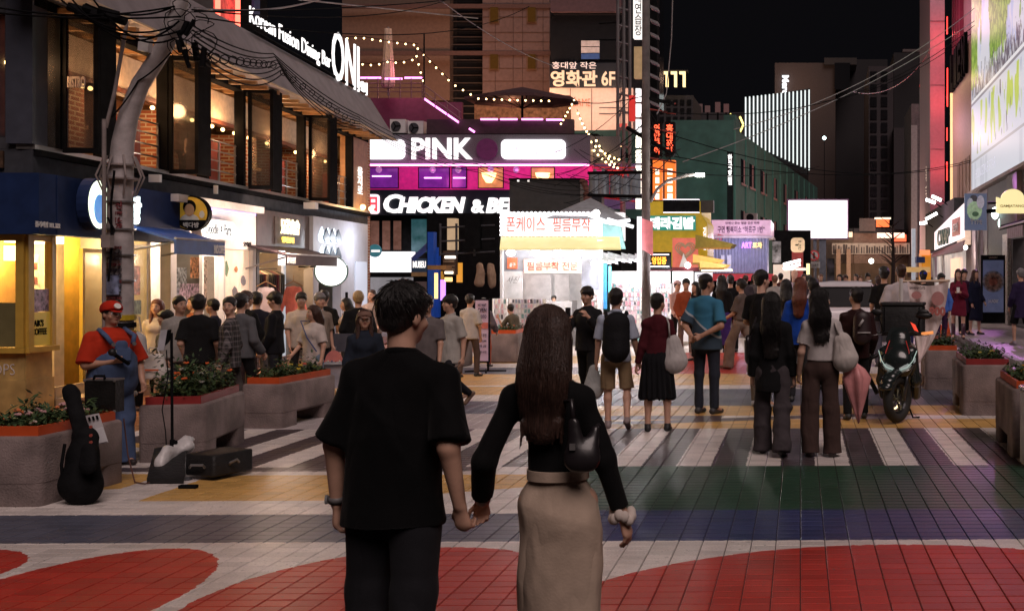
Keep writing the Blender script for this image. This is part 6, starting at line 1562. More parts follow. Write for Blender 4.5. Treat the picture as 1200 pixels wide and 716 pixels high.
bg = thing('giant_billboard','huge glowing billboard with green trees above the right hand shops','billboard',RB.p(RS(1139),0,5.27))
a0 = RS(1139); zb = rz_(1139,226)
m = MB(); RB.box(m,a0,3.5,-.5,.0,zb,15.5); m.build('billboard_body',M_GREY,bg)
m = MB(); RB.box(m,a0 + .05,3.45,.002,.03,zb + .08,15.4); m.build('picture',billboard_mat(),bg)
m = MB(); RB.box(m,a0 - .02,3.52,-.5,.2,zb - .12,zb - .003); m.build('bottom_rail',mat('beige_rail',(.35,.27,.25),.6),bg)
pt = mat('billboard_print',(.5,.5,.58),.5,emit=(.6,.6,.7),es=.7)
text_on(RB,'HONGDAE STAR',a0 + 1.2,a0 + 6.2,zb + .45,zb + .85,.032,pt,bg,th=.003,bold=-.01)
# pink lit tower: front and side
pt_ = thing('pink_lit_tower','tall smooth facade washed with red and pink light beside the beige panel','building',wp(1090,323,58))
PK = mat('mauve_panel',(.50,.36,.44),.55,var=.06)
fb(pt_,'front_wall',PK,1090,1107,-60,325,58,6)
m = MB(); p = FR(57.98)
for y in range(-50,320,75): p.pbox(m,1090,1107,y,y + .35,-.01,.02)
m.build('panel_joints',M_GREY,pt_,kind='stuff')
m = MB(); RB.box(m,RS(1107),RS(1139),-6,-.5,0,20); m.build('side_wall',mat('brown_side',(.20,.13,.12),.7,var=.1),pt_)
for k,x in enumerate((1108.5,1111,1113.5,1116)):
 m = MB(); RB.box(m,RS(x),RS(x) + .35,-.5,-.3,0 if k < 1 else 9,20); m.build('fin',mat('plum_fin',(.18,.03,.05),.4),pt_)
for (x,y0,y1) in ((1109.5,20,40),(1109.8,80,125),(1109.3,190,212),(1109.3,150,165)): fb(pt_,'red_light',glow('red_strip',(1,.05,.04),2.2),x,x + 1.2,y0,y1,56.5,.1)
for y,w in ((40,1700),(115,1500),(190,1300),(270,200)): lamp('red_wash',wp(1106.5,y,56.6),(1,.07,.07),w * .05,.15)
lamp('pink_wash',wp(1085,150,50),(.9,.5,.75),120,1.); lamp('pink_wash',wp(1085,20,50),(1,.4,.6),260,1.); lamp('pink_wash',wp(1090,250,50),(.9,.5,.6),50,1.)
# beige panel with dark letters
bpn = thing('beige_panel_shop','beige panelled facade with dark vertical letters and a warm light edge','building',RB.p(RS(1116),0,0))
zt1,zt2 = rz_(1116,72),rz_(1138,44)
m = MB(); A,B_ = RS(1115),RS(1138.6)
m.hexa([RB.p(A,.0,3),RB.p(B_,.0,3),RB.p(B_,-.45,3),RB.p(A,-.45,3),RB.p(A,.0,zt1),RB.p(B_,.0,zt2),RB.p(B_,-.45,zt2),RB.p(A,-.45,zt1)]); m.build('panel',mat('beige_panel',(.45,.31,.24),.6,var=.06),bpn)
m = MB(); RB.box(m,A - .02,A + .5,.003,.06,5.2,zt1 - .1); m.build('light_edge',mat('warm_edge',(.8,.55,.3),.5,emit=(1,.62,.28),es=.9),bpn)
for k,ch_ in enumerate('LIEN'): text_on(RB,ch_,RS(1117.5) + k * 1.35 - .0,RS(1117.5) + k * 1.35 + 1.0,rz_(1117,110) + .0,rz_(1117,110) + 1.75,.03,M_DK,bpn,th=.15,bold=.03)
lamp('panel_wash',RB.p(RS(1118),1.2,zt1 - 1),(1,.62,.32),60,.3); lamp('panel_wash',RB.p(RS(1125),2.2,8),(1,.7,.5),60,.3)
for k in range(4): m = MB(); RB.box(m,RS(1122) + k * 1.1,RS(1122) + k * 1.1 + .8,.003,.03,5.3,6.9); m.build('shutter',mat('brown_shutter',(.26,.17,.13),.6),bpn)
# thin old block to the left of the pink tower
ob_ = thing('old_block','narrow old block with a red edge light left of the pink tower','building',wp(1075,323,70))
fb(ob_,'wall',mat('old_wall',(.16,.12,.13),.8,var=.2),1068,1089.5,122,325,70,6); fb(ob_,'upper_box',mat('pale_box',(.35,.32,.36),.6),1082,1091,60,88,66,1); fb(ob_,'sign_box',mat('slate_box',(.16,.16,.20),.6),1079,1090,101,128,66,1); fb(ob_,'red_edge',glow('red_strip',(1,.05,.04),2.2),1078,1090,99,101.5,65.9,.2); fb(ob_,'red_edge',glow('red_strip',(1,.05,.04),1.2),1079,1082,122,128,65.5,.1)
fb(ob_,'tan_panel',mat('tan_panel',(.30,.2,.15),.6),1084,1090,131,170,65.8,.3); fb(ob_,'pale_column',mat('pale_col',(.35,.30,.32),.6),1068,1075,147,325,69.5,.3); fb(ob_,'lit_pipe',mat('white_pipe',(.6,.6,.66),.4,emit=(.85,.9,1),es=.25),1068.5,1073,268,335,40,.15)
text_px(FR(60),'광\n장\n시\n장',1084.5,1089.5,195,232,0,mat('amber_tiny',(.7,.5,.4),.5,emit=(1,.8,.6),es=.6),ob_)
# shops at street level
rs1 = thing('white_sign_shop','shop with a slanted white lit sign and a brown awning on the right','shop',RB.p(RS(1110),0,0))
zA,zB = 3.35,4.6
m = MB(); RB.box(m,RS(1095),RS(1131.5),.05,.5,3.1,5.2); m.build('sign_body',M_GREY,rs1)
m = MB(); A,B_ = RS(1095.5,.5),RS(1131,.5); zq0,zq1 = rz_(1097,293,.5),rz_(1131,247,.5)
m.hexa([RB.p(A,.52,zq0),RB.p(B_,.52,zq0 + .25),RB.p(B_,.505,zq0 + .25),RB.p(A,.505,zq0),RB.p(A,.52,4.0),RB.p(B_,.52,4.75),RB.p(B_,.505,4.75),RB.p(A,.505,4.0)]); m.build('sign_face',glow('sign_white_pinkish',(1,.86,.88),.95),rs1)
dg = mat('dark_green_print',(.02,.08,.06),.5)
text_on(RB,'CWAP',RS(1100,.5),RS(1114,.5),3.25,4.0,.53,dg,rs1,th=.06,bold=.02,italic=.15)
m = MB(); RB.box(m,RS(1117,.5),RS(1126,.5),.525,.55,3.5,4.25); m.build('red_plate',mat('rosy_plate',(.55,.15,.12),.5),rs1); text_on(RB,'모카',RS(1118.5,.5),RS(1124.5,.5),3.65,4.05,.56,M_WHITE,rs1,th=.02,bold=.02)
m = MB(); m.prism([RB.p(RS(1095,.5),.5,3.0),RB.p(RS(1131,.5),.5,3.25),RB.p(RS(1128,1.6),1.6,2.65),RB.p(RS(1089,1.6),1.6,2.6)],(0,0,-.05)); m.build('awning',mat('brown_awning2',(.20,.07,.06),.6,var=.2),rs1)
m = MB(); RB.box(m,RS(1095),RS(1131.5),-2,.0,.14,3.09); m.build('lit_front',mat('pale_front',(.6,.52,.5),.5,emit=(1,.86,.8),es=.35,var=.3,vs=1),rs1)
for x0,x1 in ((1100,1104),(1112,1116)): m = MB(); m.prism([RB.p(RS(x0),.3,3.0),RB.p(RS(x0) + .5,.3,3.0),RB.p(RS(x1) + .4,.3,.2),RB.p(RS(x1),.3,.2)],RB.n * .1); m.build('slanted_column',M_WHITE,rs1)
m = MB(); RB.box(m,RS(1118),RS(1128),.1,.16,1.7,2.6); m.build('lit_menu',glow('orange_menu',(1,.6,.4),1.0),rs1)
fl = thing('floodlight_arms','four slim white floodlights on arms above the slanted sign','lamp',RB.p(RS(1100),.6,5))
for (x0,y0,x1,y1) in ((1085,234,1096,238),(1092,230,1103,235),(1085,257,1098,250),(1078,262,1086,261)):
 m = MB(); m.tube([wp(x0,y0,46),wp(x1,y1,46)],.07,6); m.build('tube_head',G_LAMP,fl); m = MB(); m.tube([wp(x1,y1,46),wp(x1 + 7,y1 + 5,46.5)],.025,5); m.build('arm',M_DK,fl)
lamp('violet_floodlight',(5.9,35,5.4),(.85,.28,1),700,.15,spot=62,aim=(4.8,28.5,0)); lamp('violet_floodlight',(5.2,26,4.8),(.82,.34,1),110,.15,spot=50,aim=(2.6,20.5,0.4))
os_ = thing('orange_stall','small orange stall with a blue flap left of the white sign shop','stall',wp(1085,365,36))
fb(os_,'front',mat('orange_front',(.7,.28,.03),.5,emit=(1,.4,.04),es=.3),1080,1091,297,330,36,1); fb(os_,'red_board',glow('orange_red',(1,.3,.12),1.0),1078,1090,293,299,35.9,.1); fb(os_,'blue_flap',mat('blue_flap',(.03,.06,.25),.5),1074,1084,301,308,35.5,.6); fb(os_,'amber_canopy',mat('amber_canopy',(.7,.42,.15),.5,emit=(1,.6,.25),es=.3),1062,1090,313,319,35,1); fb(os_,'counter',mat('dark_counter',(.1,.07,.06),.6),1062,1095,330,366,36,.8)
rs2 = thing('narrow_white_shop','narrow pale shop front with a small vertical board behind the portrait sign','shop',RB.p(RS(1140),0,0))
m = MB(); RB.wall(m,RS(1132),RS(1157),.14,5.1,-.4,.0,[(RS(1143),RS(1152),.2,3.9)]); m.build('wall',mat('mauve_wall',(.33,.27,.30),.6,var=.1),rs2)
m = MB(); RB.box(m,RS(1132),RS(1138),.01,.4,3.1,4.1); m.build('blade_board',mat('cream_board',(.6,.45,.36),.5,emit=(1,.72,.55),es=.3),rs2); text_on(RB,'Belo',RS(1133),RS(1137),3.4,3.7,.42,M_DK,rs2,th=.01)
m = MB(); RB.box(m,RS(1143),RS(1152),-1.5,-1.4,.2,3.9); m.build('dark_green_inside',mat('dark_green_in',(.03,.05,.035),.6),rs2)
m = MB(); m.tube([RB.p(RS(1150),.1,2.0),RB.p(RS(1150),.1,5.1)],.06,8); m.build('white_pipe',M_WHITE,rs2)
m = MB(); m.ball(RB.p(RS(1143),.4,2.95),.09,8,5); m.build('down_lamp',G_LAMP,rs2); lamp('door_lamp',RB.p(RS(1143),.5,2.7),(1,.85,.7),40,.1)
rs3 = thing('dark_front_shop','dark shop front under the giant billboard with a pale tiled pillar','shop',RB.p(RS(1170),0,0))
m = MB(); RB.wall(m,RS(1157) + .01,3.5,.14,5.12,-.4,-.02,[(RS(1186),3.0,.2,3.0)]); m.build('wall',mat('charcoal_wall',(.075,.07,.075),.6,var=.15),rs3)
m = MB(); RB.box(m,RS(1178),RS(1184),-.018,.1,.14,3.2); m.build('tiled_pillar',mat('pale_tiles',(.5,.46,.46),.4,var=.3,vs=16),rs3)
m = MB(); RB.box(m,RS(1185),RS(1197),-.018,.15,3.3,5.1); m.build('grey_column',mat('olive_column',(.11,.095,.08),.6),rs3)
m = MB(); m.prism([RB.p(RS(1176),.1,3.55),RB.p(3.4,.1,3.55),RB.p(3.4,1.0,3.2),RB.p(RS(1171,1.0),1.0,3.2)],(0,0,-.05)); m.build('awning',M_DK,rs3); m = MB(); m.tube([RB.p(RS(1171,1.0),1.0,3.22),RB.p(3.4,1.0,3.22)],.03,6); m.build('awning_bar',M_WHITE,rs3)
for k in range(8): m = MB(); RB.box(m,RS(1184,.9) + k * .3,RS(1184,.9) + k * .3 + .25,.98,1.0,2.85,3.15); m.build('pennant',mat('rose_pennant',(.35,.2,.25),.6),rs3)
for x,y in ((1166,250),(1174,262)): m = MB(); m.ball(wp(x,y,38),.14,8,5,(1,.6,1.6)); m.build('green_white_lamp',glow('greenish_lamp',(.75,1,.9),4),rs3)
ys = thing('yellow_round_top_sign','pale yellow lit sign with a rounded top hanging over the pavement','sign',wp(1186,240,33))
pl = FR(33); pts = [pl.p(pl.s(1168),0,pl.z(1168,250)),pl.p(pl.s(1205),0,pl.z(1168,250)),pl.p(pl.s(1205),0,pl.z(1168,231))]
for t in np.linspace(0,math.pi,12): pts.append(pl.p(pl.s(1187) + .36 * math.cos(t),0,pl.z(1187,233) + .30 * math.sin(t)))
pts.append(pl.p(pl.s(1168),0,pl.z(1168,231))); m = MB(); m.prism(pts,(0,.15,0)); m.build('sign_face',glow('pale_yellow_face',(1,.85,.42),.85),ys); text_px(FR(32.98),'GAMJATANG',1172,1200,240,244,0,mat('amber_print',(.55,.35,.1),.5),ys,th=.01); m = MB(); m.tube([wp(1168,238,33.1),wp(1158,238,33.6)],.04,5); m.build('bracket',M_DK,ys)
ps = thing('portrait_sign','blue grey blade sign showing a figure in green, right of the slanted sign','sign',wp(1143,250,36))
fb(ps,'sign_face',mat('slate_blue_print',(.10,.12,.20),.5,emit=(.4,.5,.8),es=.12),1130.5,1156.5,227,270,36,.12)
for (x,y,rx,ry,c) in ((1142,247,9,11,(.35,.5,.32)),(1149,237,4.5,8,(.45,.42,.5)),(1137,240,4,8,(.4,.42,.48)),(1141,233,4.5,4.5,(.05,.05,.06)),(1141,236.5,3,3,(.55,.4,.35)),(1138,249,2,2,(.5,.12,.12)),(1146,251,2,2,(.5,.12,.12)),(1143,251,4,3,(.06,.12,.07))):
 m = MB(); k = 36 / F; m.prism([wp(x + rx * math.cos(t),y + ry * math.sin(t),35.98 - .003 * (x % 5)) for t in np.linspace(0,6.28,12)[:-1]],(0,-.01 - .002 * (y % 4),0)); m.build('printed_shape',mat('pr_%d_%d' % (x,y),c,.5,var=.3,vs=9,emit=c,es=.35),ps)
text_px(FR(35.95),'THE',1137,1141,256,259,0,M_WHITE,ps,th=.01); text_px(FR(35.95),'TYPE',1137,1151,258,263,0,M_WHITE,ps,th=.01,bold=.02)
m = MB(); m.tube([wp(1156,248,36),wp(1166,247,36.5)],.07,5); m.build('bracket',M_DK,ps)
sdn = thing('standing_board','tall dark freestanding board with a bowl of food on the right pavement','sign board',gp(1164,385))
fb(sdn,'frame',M_DK,1150,1178,299,379,34,.12,); fb(sdn,'picture',mat('food_print',(.09,.10,.18),.4,emit=(.25,.28,.5),es=.12,var=.5,vs=2),1152,1176,305,366,33.98,.02)
for r,c in ((.34,(.28,.28,.34)),(.27,(.30,.20,.16)),(.14,(.35,.12,.08))): m = MB(); m.disc(wp(1164,330,33.955 - .01 * (.4 - r)),(0,-1,0),r,.004,24); m.build('printed_bowl',mat('bowl_%d' % int(r * 100),c,.5,var=.6,vs=9),sdn)
text_px(FR(33.94),'LAUNDRY',1158,1170,351,355,0,M_WHITE,sdn,th=.004); text_px(FR(33.94),'LAUNDRY',1159,1169,301,303,0,mat('dull_print',(.4,.3,.25),.5),sdn,th=.004)
# ---------------- street objects
def leaves(mb,c,rx,ry,hz_,n,size=.035,r=rnd):
 for _ in range(n):
  x,y = r.uniform(-rx,rx),r.uniform(-ry,ry); z = abs(r.gauss(0,.5)) * hz_ * (.5 + .5 * math.sin(x * 7 + y * 5 + c[0] * 3) ** 2)
  a,t = r.uniform(0,6.28),r.uniform(-.9,.9); s_ = size * r.uniform(.5,1.3)
  d = Vector((math.cos(a),math.sin(a),t)).normalized() * s_; w = Vector((-math.sin(a),math.cos(a),r.uniform(-.5,.5))).normalized() * s_ * .35
  p = Vector((c[0] + x,c[1] + y,c[2] + z)); mb.add([p - d,p + w,p + d,p - w],[(0,1,2,3)])
LEAF = [mat('leaf_green',(.045,.085,.03),.55,var=.5,vs=20),mat('leaf_light',(.09,.13,.04),.55,var=.5,vs=20)]
def planter(label,corner,rz,Wd,Ln,Ht,rim,flowers,lush=1.,slot=True,n=900,group='concrete planters'):
 """corner = the ground point of the near right corner; rz turns the long side"""
 o = thing('planter',label,'planter',(corner.x,corner.y,0),rz,group)
 m = MB(); g = .16 if slot else 0
 if slot:
  m.rbox(-Wd,0,0,Ln,g,Ht,.07,4); m.rbox(-Wd + .004,-.004,.004,Ln * .30,0,g + .02,.06,4,False); m.rbox(-Wd + .004,-.004,Ln * .74,Ln - .004,0,g + .02,.06,4,False)
 else: m.rbox(-Wd,0,0,Ln,0,Ht,.07,4)
 m.build('concrete_tub',M_PLANT,o,'auto',local=True)
 t = MB(); i = .055
 for x0,x1,y0,y1 in ((-Wd + i,-i,i,i + .03),(-Wd + i,-i,Ln - i - .03,Ln - i),(-Wd + i,-Wd + i + .03,i + .03,Ln - i - .03),(-i - .03,-i,i + .03,Ln - i - .03)): t.box(x0,x1,y0,y1,Ht - .02,Ht + .075)
 t.build('rim_tray',rim,o,local=True)
 s_ = MB(); s_.box(-Wd + i + .03,-i - .03,i + .03,Ln - i - .03,Ht - .02,Ht + .045); s_.build('soil',mat('soil',(.03,.02,.015),.95),o,local=True)
 for k in (0,1):
  l = MB(); leaves(l,(-Wd / 2,Ln / 2,Ht + .05),Wd / 2 - .07,Ln / 2 - .07,(.16 if k == 0 else .12) * lush,n // (k + 1),.04); l.build('foliage',LEAF[k],o,local=True,kind='stuff',fix=False)
 for (c,cnt) in flowers:
  fm = mat('petal_%02x%02x%02x' % tuple(int(v * 255) for v in c),c,.6,var=.1)
  for _ in range(cnt):
   x,y,z = rnd.uniform(-Wd + .12,-.12),rnd.uniform(.1,Ln - .1),Ht + rnd.uniform(.07,.16) * lush; f = MB()
   for a in range(6):
    q = Vector((x + .016 * math.cos(a * 1.05),y + .016 * math.sin(a * 1.05),z + rnd.uniform(0,.012))); f.ball(q,.014,5,3,(1,1,.7))
   f.build('flower',fm,o,local=True)
 return o
M_PLANT = mat('aged_concrete',(.24,.185,.175),.85,var=.28,vs=3.2,bump=.5,bs=60)
RIMO = mat('orange_rim',(.62,.09,.02),.5,var=.1); RIMR = mat('dark_red_rim',(.30,.03,.03),.5,var=.1)
planter('nearest concrete planter with an orange rim and a black guitar bag leaning on it',Vector((-6.06,8.3,0)),math.radians(1),.75,1.05,.545,RIMO,[((.75,.22,.08),7),((.7,.4,.4),8),((.7,.6,.5),6)])
planter('concrete planter with a dark red rim and bushy plants behind the microphone stand',Vector((-5.97,10.37,0)),math.radians(12),.60,1.26,.55,RIMR,[((.85,.16,.04),9),((.6,.6,.55),8)],2.2,n=1500)
planter('concrete planter with an orange rim and yellow flowers in front of the group',Vector((-6.33,12.55,0)),math.radians(-3),.50,1.3,.52,RIMO,[((.7,.5,.05),6),((.6,.1,.08),3)],1.2)
planter('square concrete planter with an orange rim beside the folding sign board',Vector((-6.22,22,0)),0,.62,1.0,.60,RIMO,[((.7,.2,.1),4)],1.,False,500)
planter('pale planter half hidden behind the folding sign board',Vector((-7.0,20.8,0)),0,.75,.8,.55,RIMR,[],1.,False,300)
planter('farthest of the right hand planters, orange rimmed, behind the scooter',Vector((2.23,16.8,0)),math.radians(-2),.56,1.2,.62,RIMO,[((.6,.15,.1),3)],1.3)
planter('middle one of the right hand planters with a dark red rim',Vector((2.50,13.7,0)),math.radians(-2),.66,1.5,.65,RIMR,[((.5,.12,.08),4),((.6,.5,.1),3)],1.1)
planter('nearest of the right hand planters with yellow flowers at the picture edge',Vector((2.75,10.5,0)),math.radians(-2),.85,1.3,.68,RIMO,[((.8,.45,.03),9)],1.2)
# --- curved concrete pole with its cables
cp = thing('curved_concrete_pole','thick concrete pole leaning away to the right at its top, plastered with notices','utility pole',wp(140,480,12.3))
Yp = 12.3; pts = [(141,505),(141,400),(141,300),(141,225),(142,195),(144,168),(150,138),(164,100),(179,77),(193,54),(205,25),(211,0),(225,-50)]
MB().tube([wp(x,y,Yp) for x,y in pts],[.138,.136,.134,.13,.124,.114,.102,.094,.092,.092,.092,.09,.085],18).build('concrete_shaft',mat('pole_pale',(.52,.47,.47),.8,var=.2,bump=.25),cp,'auto')
c = wp(141,205,Yp)
m = MB(); m.cyl(c - Vector((0,0,.06)),.20,.02,18); m.cyl(c + Vector((0,0,.10)),.17,.02,18)
for k in range(8): a = k * .785; m.tube([c + Vector((.15 * math.cos(a),.15 * math.sin(a),.22)),c + Vector((.24 * math.cos(a),.24 * math.sin(a),-.02)),c + Vector((.15 * math.cos(a),.15 * math.sin(a),-.25))],.012,4)
m.build('steel_collar',M_POLE,cp)
for y in (238,270,300,330): m = MB(); m.cyl(wp(141,y,Yp),.158,.02,18); m.build('steel_band',M_MET,cp)
for k in range(4): m = MB(); m.cyl(wp(141,402 - k * 9,Yp),.159,.06,18); m.build('warning_band',mat('warn_yellow',(.55,.38,.02),.5) if k % 2 else M_DK,cp)
pl = Plane(wp(141,300,Yp) - Vector((0,.16,0)),(1,0,0)); inkp = mat('pole_ink',(.22,.05,.06),.6); inkb = mat('pole_ink_dark',(.05,.04,.05),.6)
for t_,x,y,h_ in (('진',146,242,9),('1999',146,251,4),('16-',146,259,6),('20',146,266,6)):
 z0 = (300 - y) * Yp / F; text_on(pl,t_,(x - 141 - 2) * Yp / F,(x - 141 + 5) * Yp / F,z0 - h_ * .004,z0 + h_ * .006,-.045,inkp,cp,th=.02,bold=.01)
for r_ in range(11):
 z0 = (300 - 288 - r_ * 6.5) * Yp / F
 text_on(pl,rnd.choice(['접착금지','불법광고','부착방지','전단금지']),-.10,.10,z0 - .045,z0 - .008,-.03,inkb if r_ % 3 else inkp,cp,th=.035,bold=-.015)
m = MB(); z0 = (300 - 345) * Yp / F; pl.box(m,-.07,.09,-.03,-.02 + .035,z0,z0 + .22); m.build('notice',mat('blue_white_notice',(.3,.35,.55),.5,var=.5,vs=12),cp)
m = MB(); m.tube([wp(122,500,12.0),wp(122,330,12.0),wp(122,140,12.0)],.022,8); m.tube([wp(124,150,12.05),wp(134,110,12.05),wp(149,25,12.05)],.02,8); m.build('conduit_pipe',M_POLE,cp)
m = MB(); m.tube([wp(134,200,12.05),wp(130,240,12.05),wp(131,290,12.02),wp(127,330,12.02)],.012,6); m.tube([wp(126,255,12.0),wp(134,270,12.02),wp(130,282,12.0)],.012,6); m.build('loose_cable',M_DK,cp)
m = MB(); c = wp(126,283,11.95); m.box(c.x - .05,c.x + .05,c.y - .04,c.y + .04,c.z - .07,c.z + .07); m.build('switch_box',M_POLE,cp)
# tangle near the top
m = MB(); c = wp(171,52,12.2); m.hexa([c + Vector(v) * .5 for v in ((-.13,-.1,-.16),(.10,-.1,-.2),(.10,.06,-.2),(-.13,.06,-.16),(-.10,-.1,.2),(.14,-.1,.1),(.14,.06,.1),(-.10,.06,.2))]); m.build('white_splice_box',mat('splice_white',(.68,.65,.64),.5),cp)
r2 = random.Random(5)
for k in range(9):
 c = wp(r2.uniform(208,240),r2.uniform(18,62),12.2 + r2.uniform(-.25,.1)); m = MB(); L_ = r2.uniform(.10,.22); a = r2.uniform(-.8,.5)
 m.tube([c,c + Vector((math.sin(a) * L_,0,-math.cos(a) * L_))],r2.uniform(.018,.036),7); m.build('cable_closure',M_DK,cp)
for k in range(9):
 x,y = r2.uniform(195,248),r2.uniform(5,60); pts = []; rr_ = r2.uniform(.06,.17); n = 12; e_ = r2.uniform(.5,1.2)
 for i in range(n + 1): a = i / n * 6.28 * r2.uniform(.9,1.0); pts.append(wp(x,y,12.1) + Vector((rr_ * math.cos(a),.05 * math.sin(a * 2),rr_ * e_ * math.sin(a))))
 m = MB(); m.tube(pts,.006,4); m.build('cable_loop',M_DK,cp)
def cable(parent,pts,r=.012,sag=.0,n=18,mt=None):
 pts = [Vector(p) for p in pts]; q = []
 for i in range(len(pts) - 1):
  for t in np.linspace(0,1,n,endpoint=(i == len(pts) - 2)): q.append(pts[i].lerp(pts[i + 1],t) - Vector((0,0,sag * 4 * t * (1 - t))))
 m = MB(); m.tube(q,r,5); return m.build('cable',mt or M_DK,parent)
cb1 = thing('cable_bundle','looped black cables running from the curved pole along the sloping canopy','cables',wp(230,40,12.2))
for k in range(7): cable(cb1,[wp(225 + k,30 + k * 6,12.1),LB.p(S(330,.9),.75 + .03 * k,5.95 - .06 * k),LB.p(S(432,1.2),1.0,5.45 - .05 * k)],.011,.10 + .03 * k)
for k in range(20):
 t = k / 20; P_ = wp(240,55,12.3).lerp(LB.p(S(330,.9),.75,5.85),t * 2) if t < .5 else LB.p(S(330,.9),.75,5.85).lerp(LB.p(S(432,1.2),1.0,5.3),t * 2 - 1); m = MB(); r_ = .06
 m.tube([P_ + Vector((r_ * math.cos(a) ,0,r_ * math.sin(a) - .12)) for a in np.linspace(0,6.28,9)],.008,4); m.build('cable_loop',M_DK,cb1)
cb2 = thing('cable_bundle','black cables crossing the top left corner above the open windows','cables',wp(100,20,12))
for (a,b,s_) in (((-40,12,11),(212,20,12.2),.05),((-40,2,11),(205,8,12.2),.12),((60,-10,11.5),(215,35,12.2),.25),((70,-20,11.5),(210,25,12.2),.4),((90,-30,11.5),(205,45,12.2),.3),((100,5,11.5),(200,10,12.2),.1),((80,5,11.5),(205,30,12.2),.18)): cable(cb2,[wp(*a),wp(*b)],.011,s_)
for k in range(6): c = wp(80 + k * 9,8 + (k * 7) % 12,11.8); m = MB(); m.tube([c,c + Vector((.18,.05,-.05))],.05,7); m.build('cable_closure',M_DK,cb2)
cable(cb2,[wp(200,62,12.2),wp(162,95,12.2),wp(130,138,12.1)],.009,.03)
cb3 = thing('cable_bundle','thin cables stretched over the street from the curved pole to the tall block','cables',wp(300,10,14))
GC = mat('pale_cable',(.28,.25,.26),.5)
for (a,b,s_,g_) in (((225,12,12.5),(540,-6,30),.3,0),((230,20,12.5),(620,8,34),.5,0),((228,14,12.5),(640,-20,34),.2,0),((350,0,18),(560,22,30),.0,1),((515,0,30),(650,78,40),.2,1),((228,10,12.5),(420,-20,20),.2,1)): cable(cb3,[wp(*a),wp(*b)],.010 if g_ == 0 else .014,s_,mt=GC if g_ else None)
cb4 = thing('cable_bundle','black cables sweeping from the sloping canopy across the pink sign to the kiosk roof','cables',wp(450,120,27))
for k in range(5): cable(cb4,[LB.p(S(432,1.2),1.0,5.45 - .06 * k),wp(560,190 + k * 3,30),wp(700,214 + k * 4,30)],.008,.15 + .05 * (k % 4))
cb5 = thing('cable_bundle','tangled cables round the tall straight pole and its transformers','cables',wp(757,180,26.5))
for k in range(16):
 a = (r2.uniform(640,720),r2.uniform(150,240),r2.uniform(28,33)); cable(cb5,[wp(*a),wp(757 + r2.uniform(-3,3),r2.uniform(95,235),26.1)],.008,r2.uniform(0,.5),8)
for k in range(8): cable(cb5,[wp(757,110 + 14 * k,26.1),wp(r2.uniform(770,800),r2.uniform(150,215),34)],.012,r2.uniform(0,.3),8)
cb6 = thing('cable_bundle','long pale cables crossing the black sky toward the billboard','cables',wp(960,80,40))
for (a,b,s_,g_) in (((800,190,30),(1142,25,42),.4,1),((860,152,34),(1142,10,42),.6,1),((762,130,27),(1142,30,42),1.2,0),((960,120,44),(1138,40,43),.5,0),((762,150,27),(1138,190,44),.8,0),((762,178,27),(1138,188,44),.6,0),((1000,108,44),(1090,60,58),.8,1),((762,200,27),(960,195,60),.3,0),((660,115,40),(757,112,26),.2,0)): cable(cb6,[wp(*a),wp(*b)],.014 if g_ else .013,s_,mt=GC if g_ else None)
dr = thing('hanging_cable','single pale cable dangling beside the tall straight pole','cable',wp(788,0,27)); cable(dr,[wp(789,-30,27),wp(787,45,27),wp(781,110,27),wp(770,134,26.4)],.014,0,8,GC)
# --- busker's gear
gb = thing('guitar_bag','black padded guitar bag standing upright against the nearest planter','guitar bag',(-5.93,8.35,0))
g = Field(.012); yb = 8.28
def W(px,py,Y): v = wp(px,py,Y); return np.array(v) - np.array(gb.location)
Yg = 8.42
g.cap(W(91,566,Yg),W(97,572,Yg),.135,.135,.05,(0,1,0),1.5); g.cap(W(97,566,Yg),W(97,535,Yg + .05),.155,.12,.05,(0,1,0),1.6); g.cap(W(97,535,Yg + .05),W(100,515,Yg + .1),.115,.10,.04,(0,1,0),1.6)
g.cap(W(98,515,Yg + .1),W(84,462,Yg + .3),.062,.058,.04,(0,1,0),1.3); g.cap(W(84,462,Yg + .3),W(82,458,Yg + .3),.065,.06,.02,(0,1,0),1.4)
g.plane((0,0,.003),(0,0,-1))
sdf_part(g,'padded_body',mat('black_nylon',(.010,.010,.011),.85,var=.3,bump=.3,bs=30,spec=.08),gb,folds(.018,12,4))
g = Field(.01); g.cap(W(103,545,Yg - .13),W(104,528,Yg - .1),.07,.06,.03,(0,1,0),2); sdf_part(g,'front_pocket',mat('black_nylon',(.012,.012,.013),.5),gb)
m = MB(); m.tube([wp(76,520,Yg),wp(72,545,Yg - .05),wp(74,572,Yg - .05)],.012,5); m.build('strap',M_DK,gb)
for y in (500,510,518): m = MB(); m.disc(wp(107,y,Yg + .02),(0,-1,0),.012,.01,8); m.build('buckle',mat('buckle_red',(.4,.08,.06),.5),gb)
am = thing('black_case','flat black case with a handle held in front of the busker at hip height','case',wp(116,483,9.3))
m = MB(); p = FR(9.3); p.pbox(m,99,135,444.5,483,-.12,0); m.build('case_body',mat('black_leatherette',(.012,.011,.011),.45,var=.4,bump=.3),am)
m = MB(); m.tube([wp(110,445,9.3),wp(111,440.5,9.3),wp(122,440.5,9.3),wp(123,445,9.3)],.012,6); m.build('handle',M_DK,am)
m = MB(); p.pbox(m,98.6,135.4,444,446,-.12,.004); m.build('metal_edge',M_MET,am)
for (x,y) in ((99,482),(134,482),(99,446),(134,446)): m = MB(); m.ball(wp(x,y,9.29),.014,6,4); m.build('corner_cap',M_MET,am)
pa = thing('paper_sheet','white printed sheet taped to the side of the nearest planter','paper',wp(113,505,9.0))
pp = [(100,487),(116,484),(127,518),(107,523)]
m = MB(); m.prism([wp(x,y,8.6 + .25) for x,y in pp],(0,-.004,0)); m.build('sheet',mat('paper_white',(.62,.60,.62),.6,var=.05),pa)
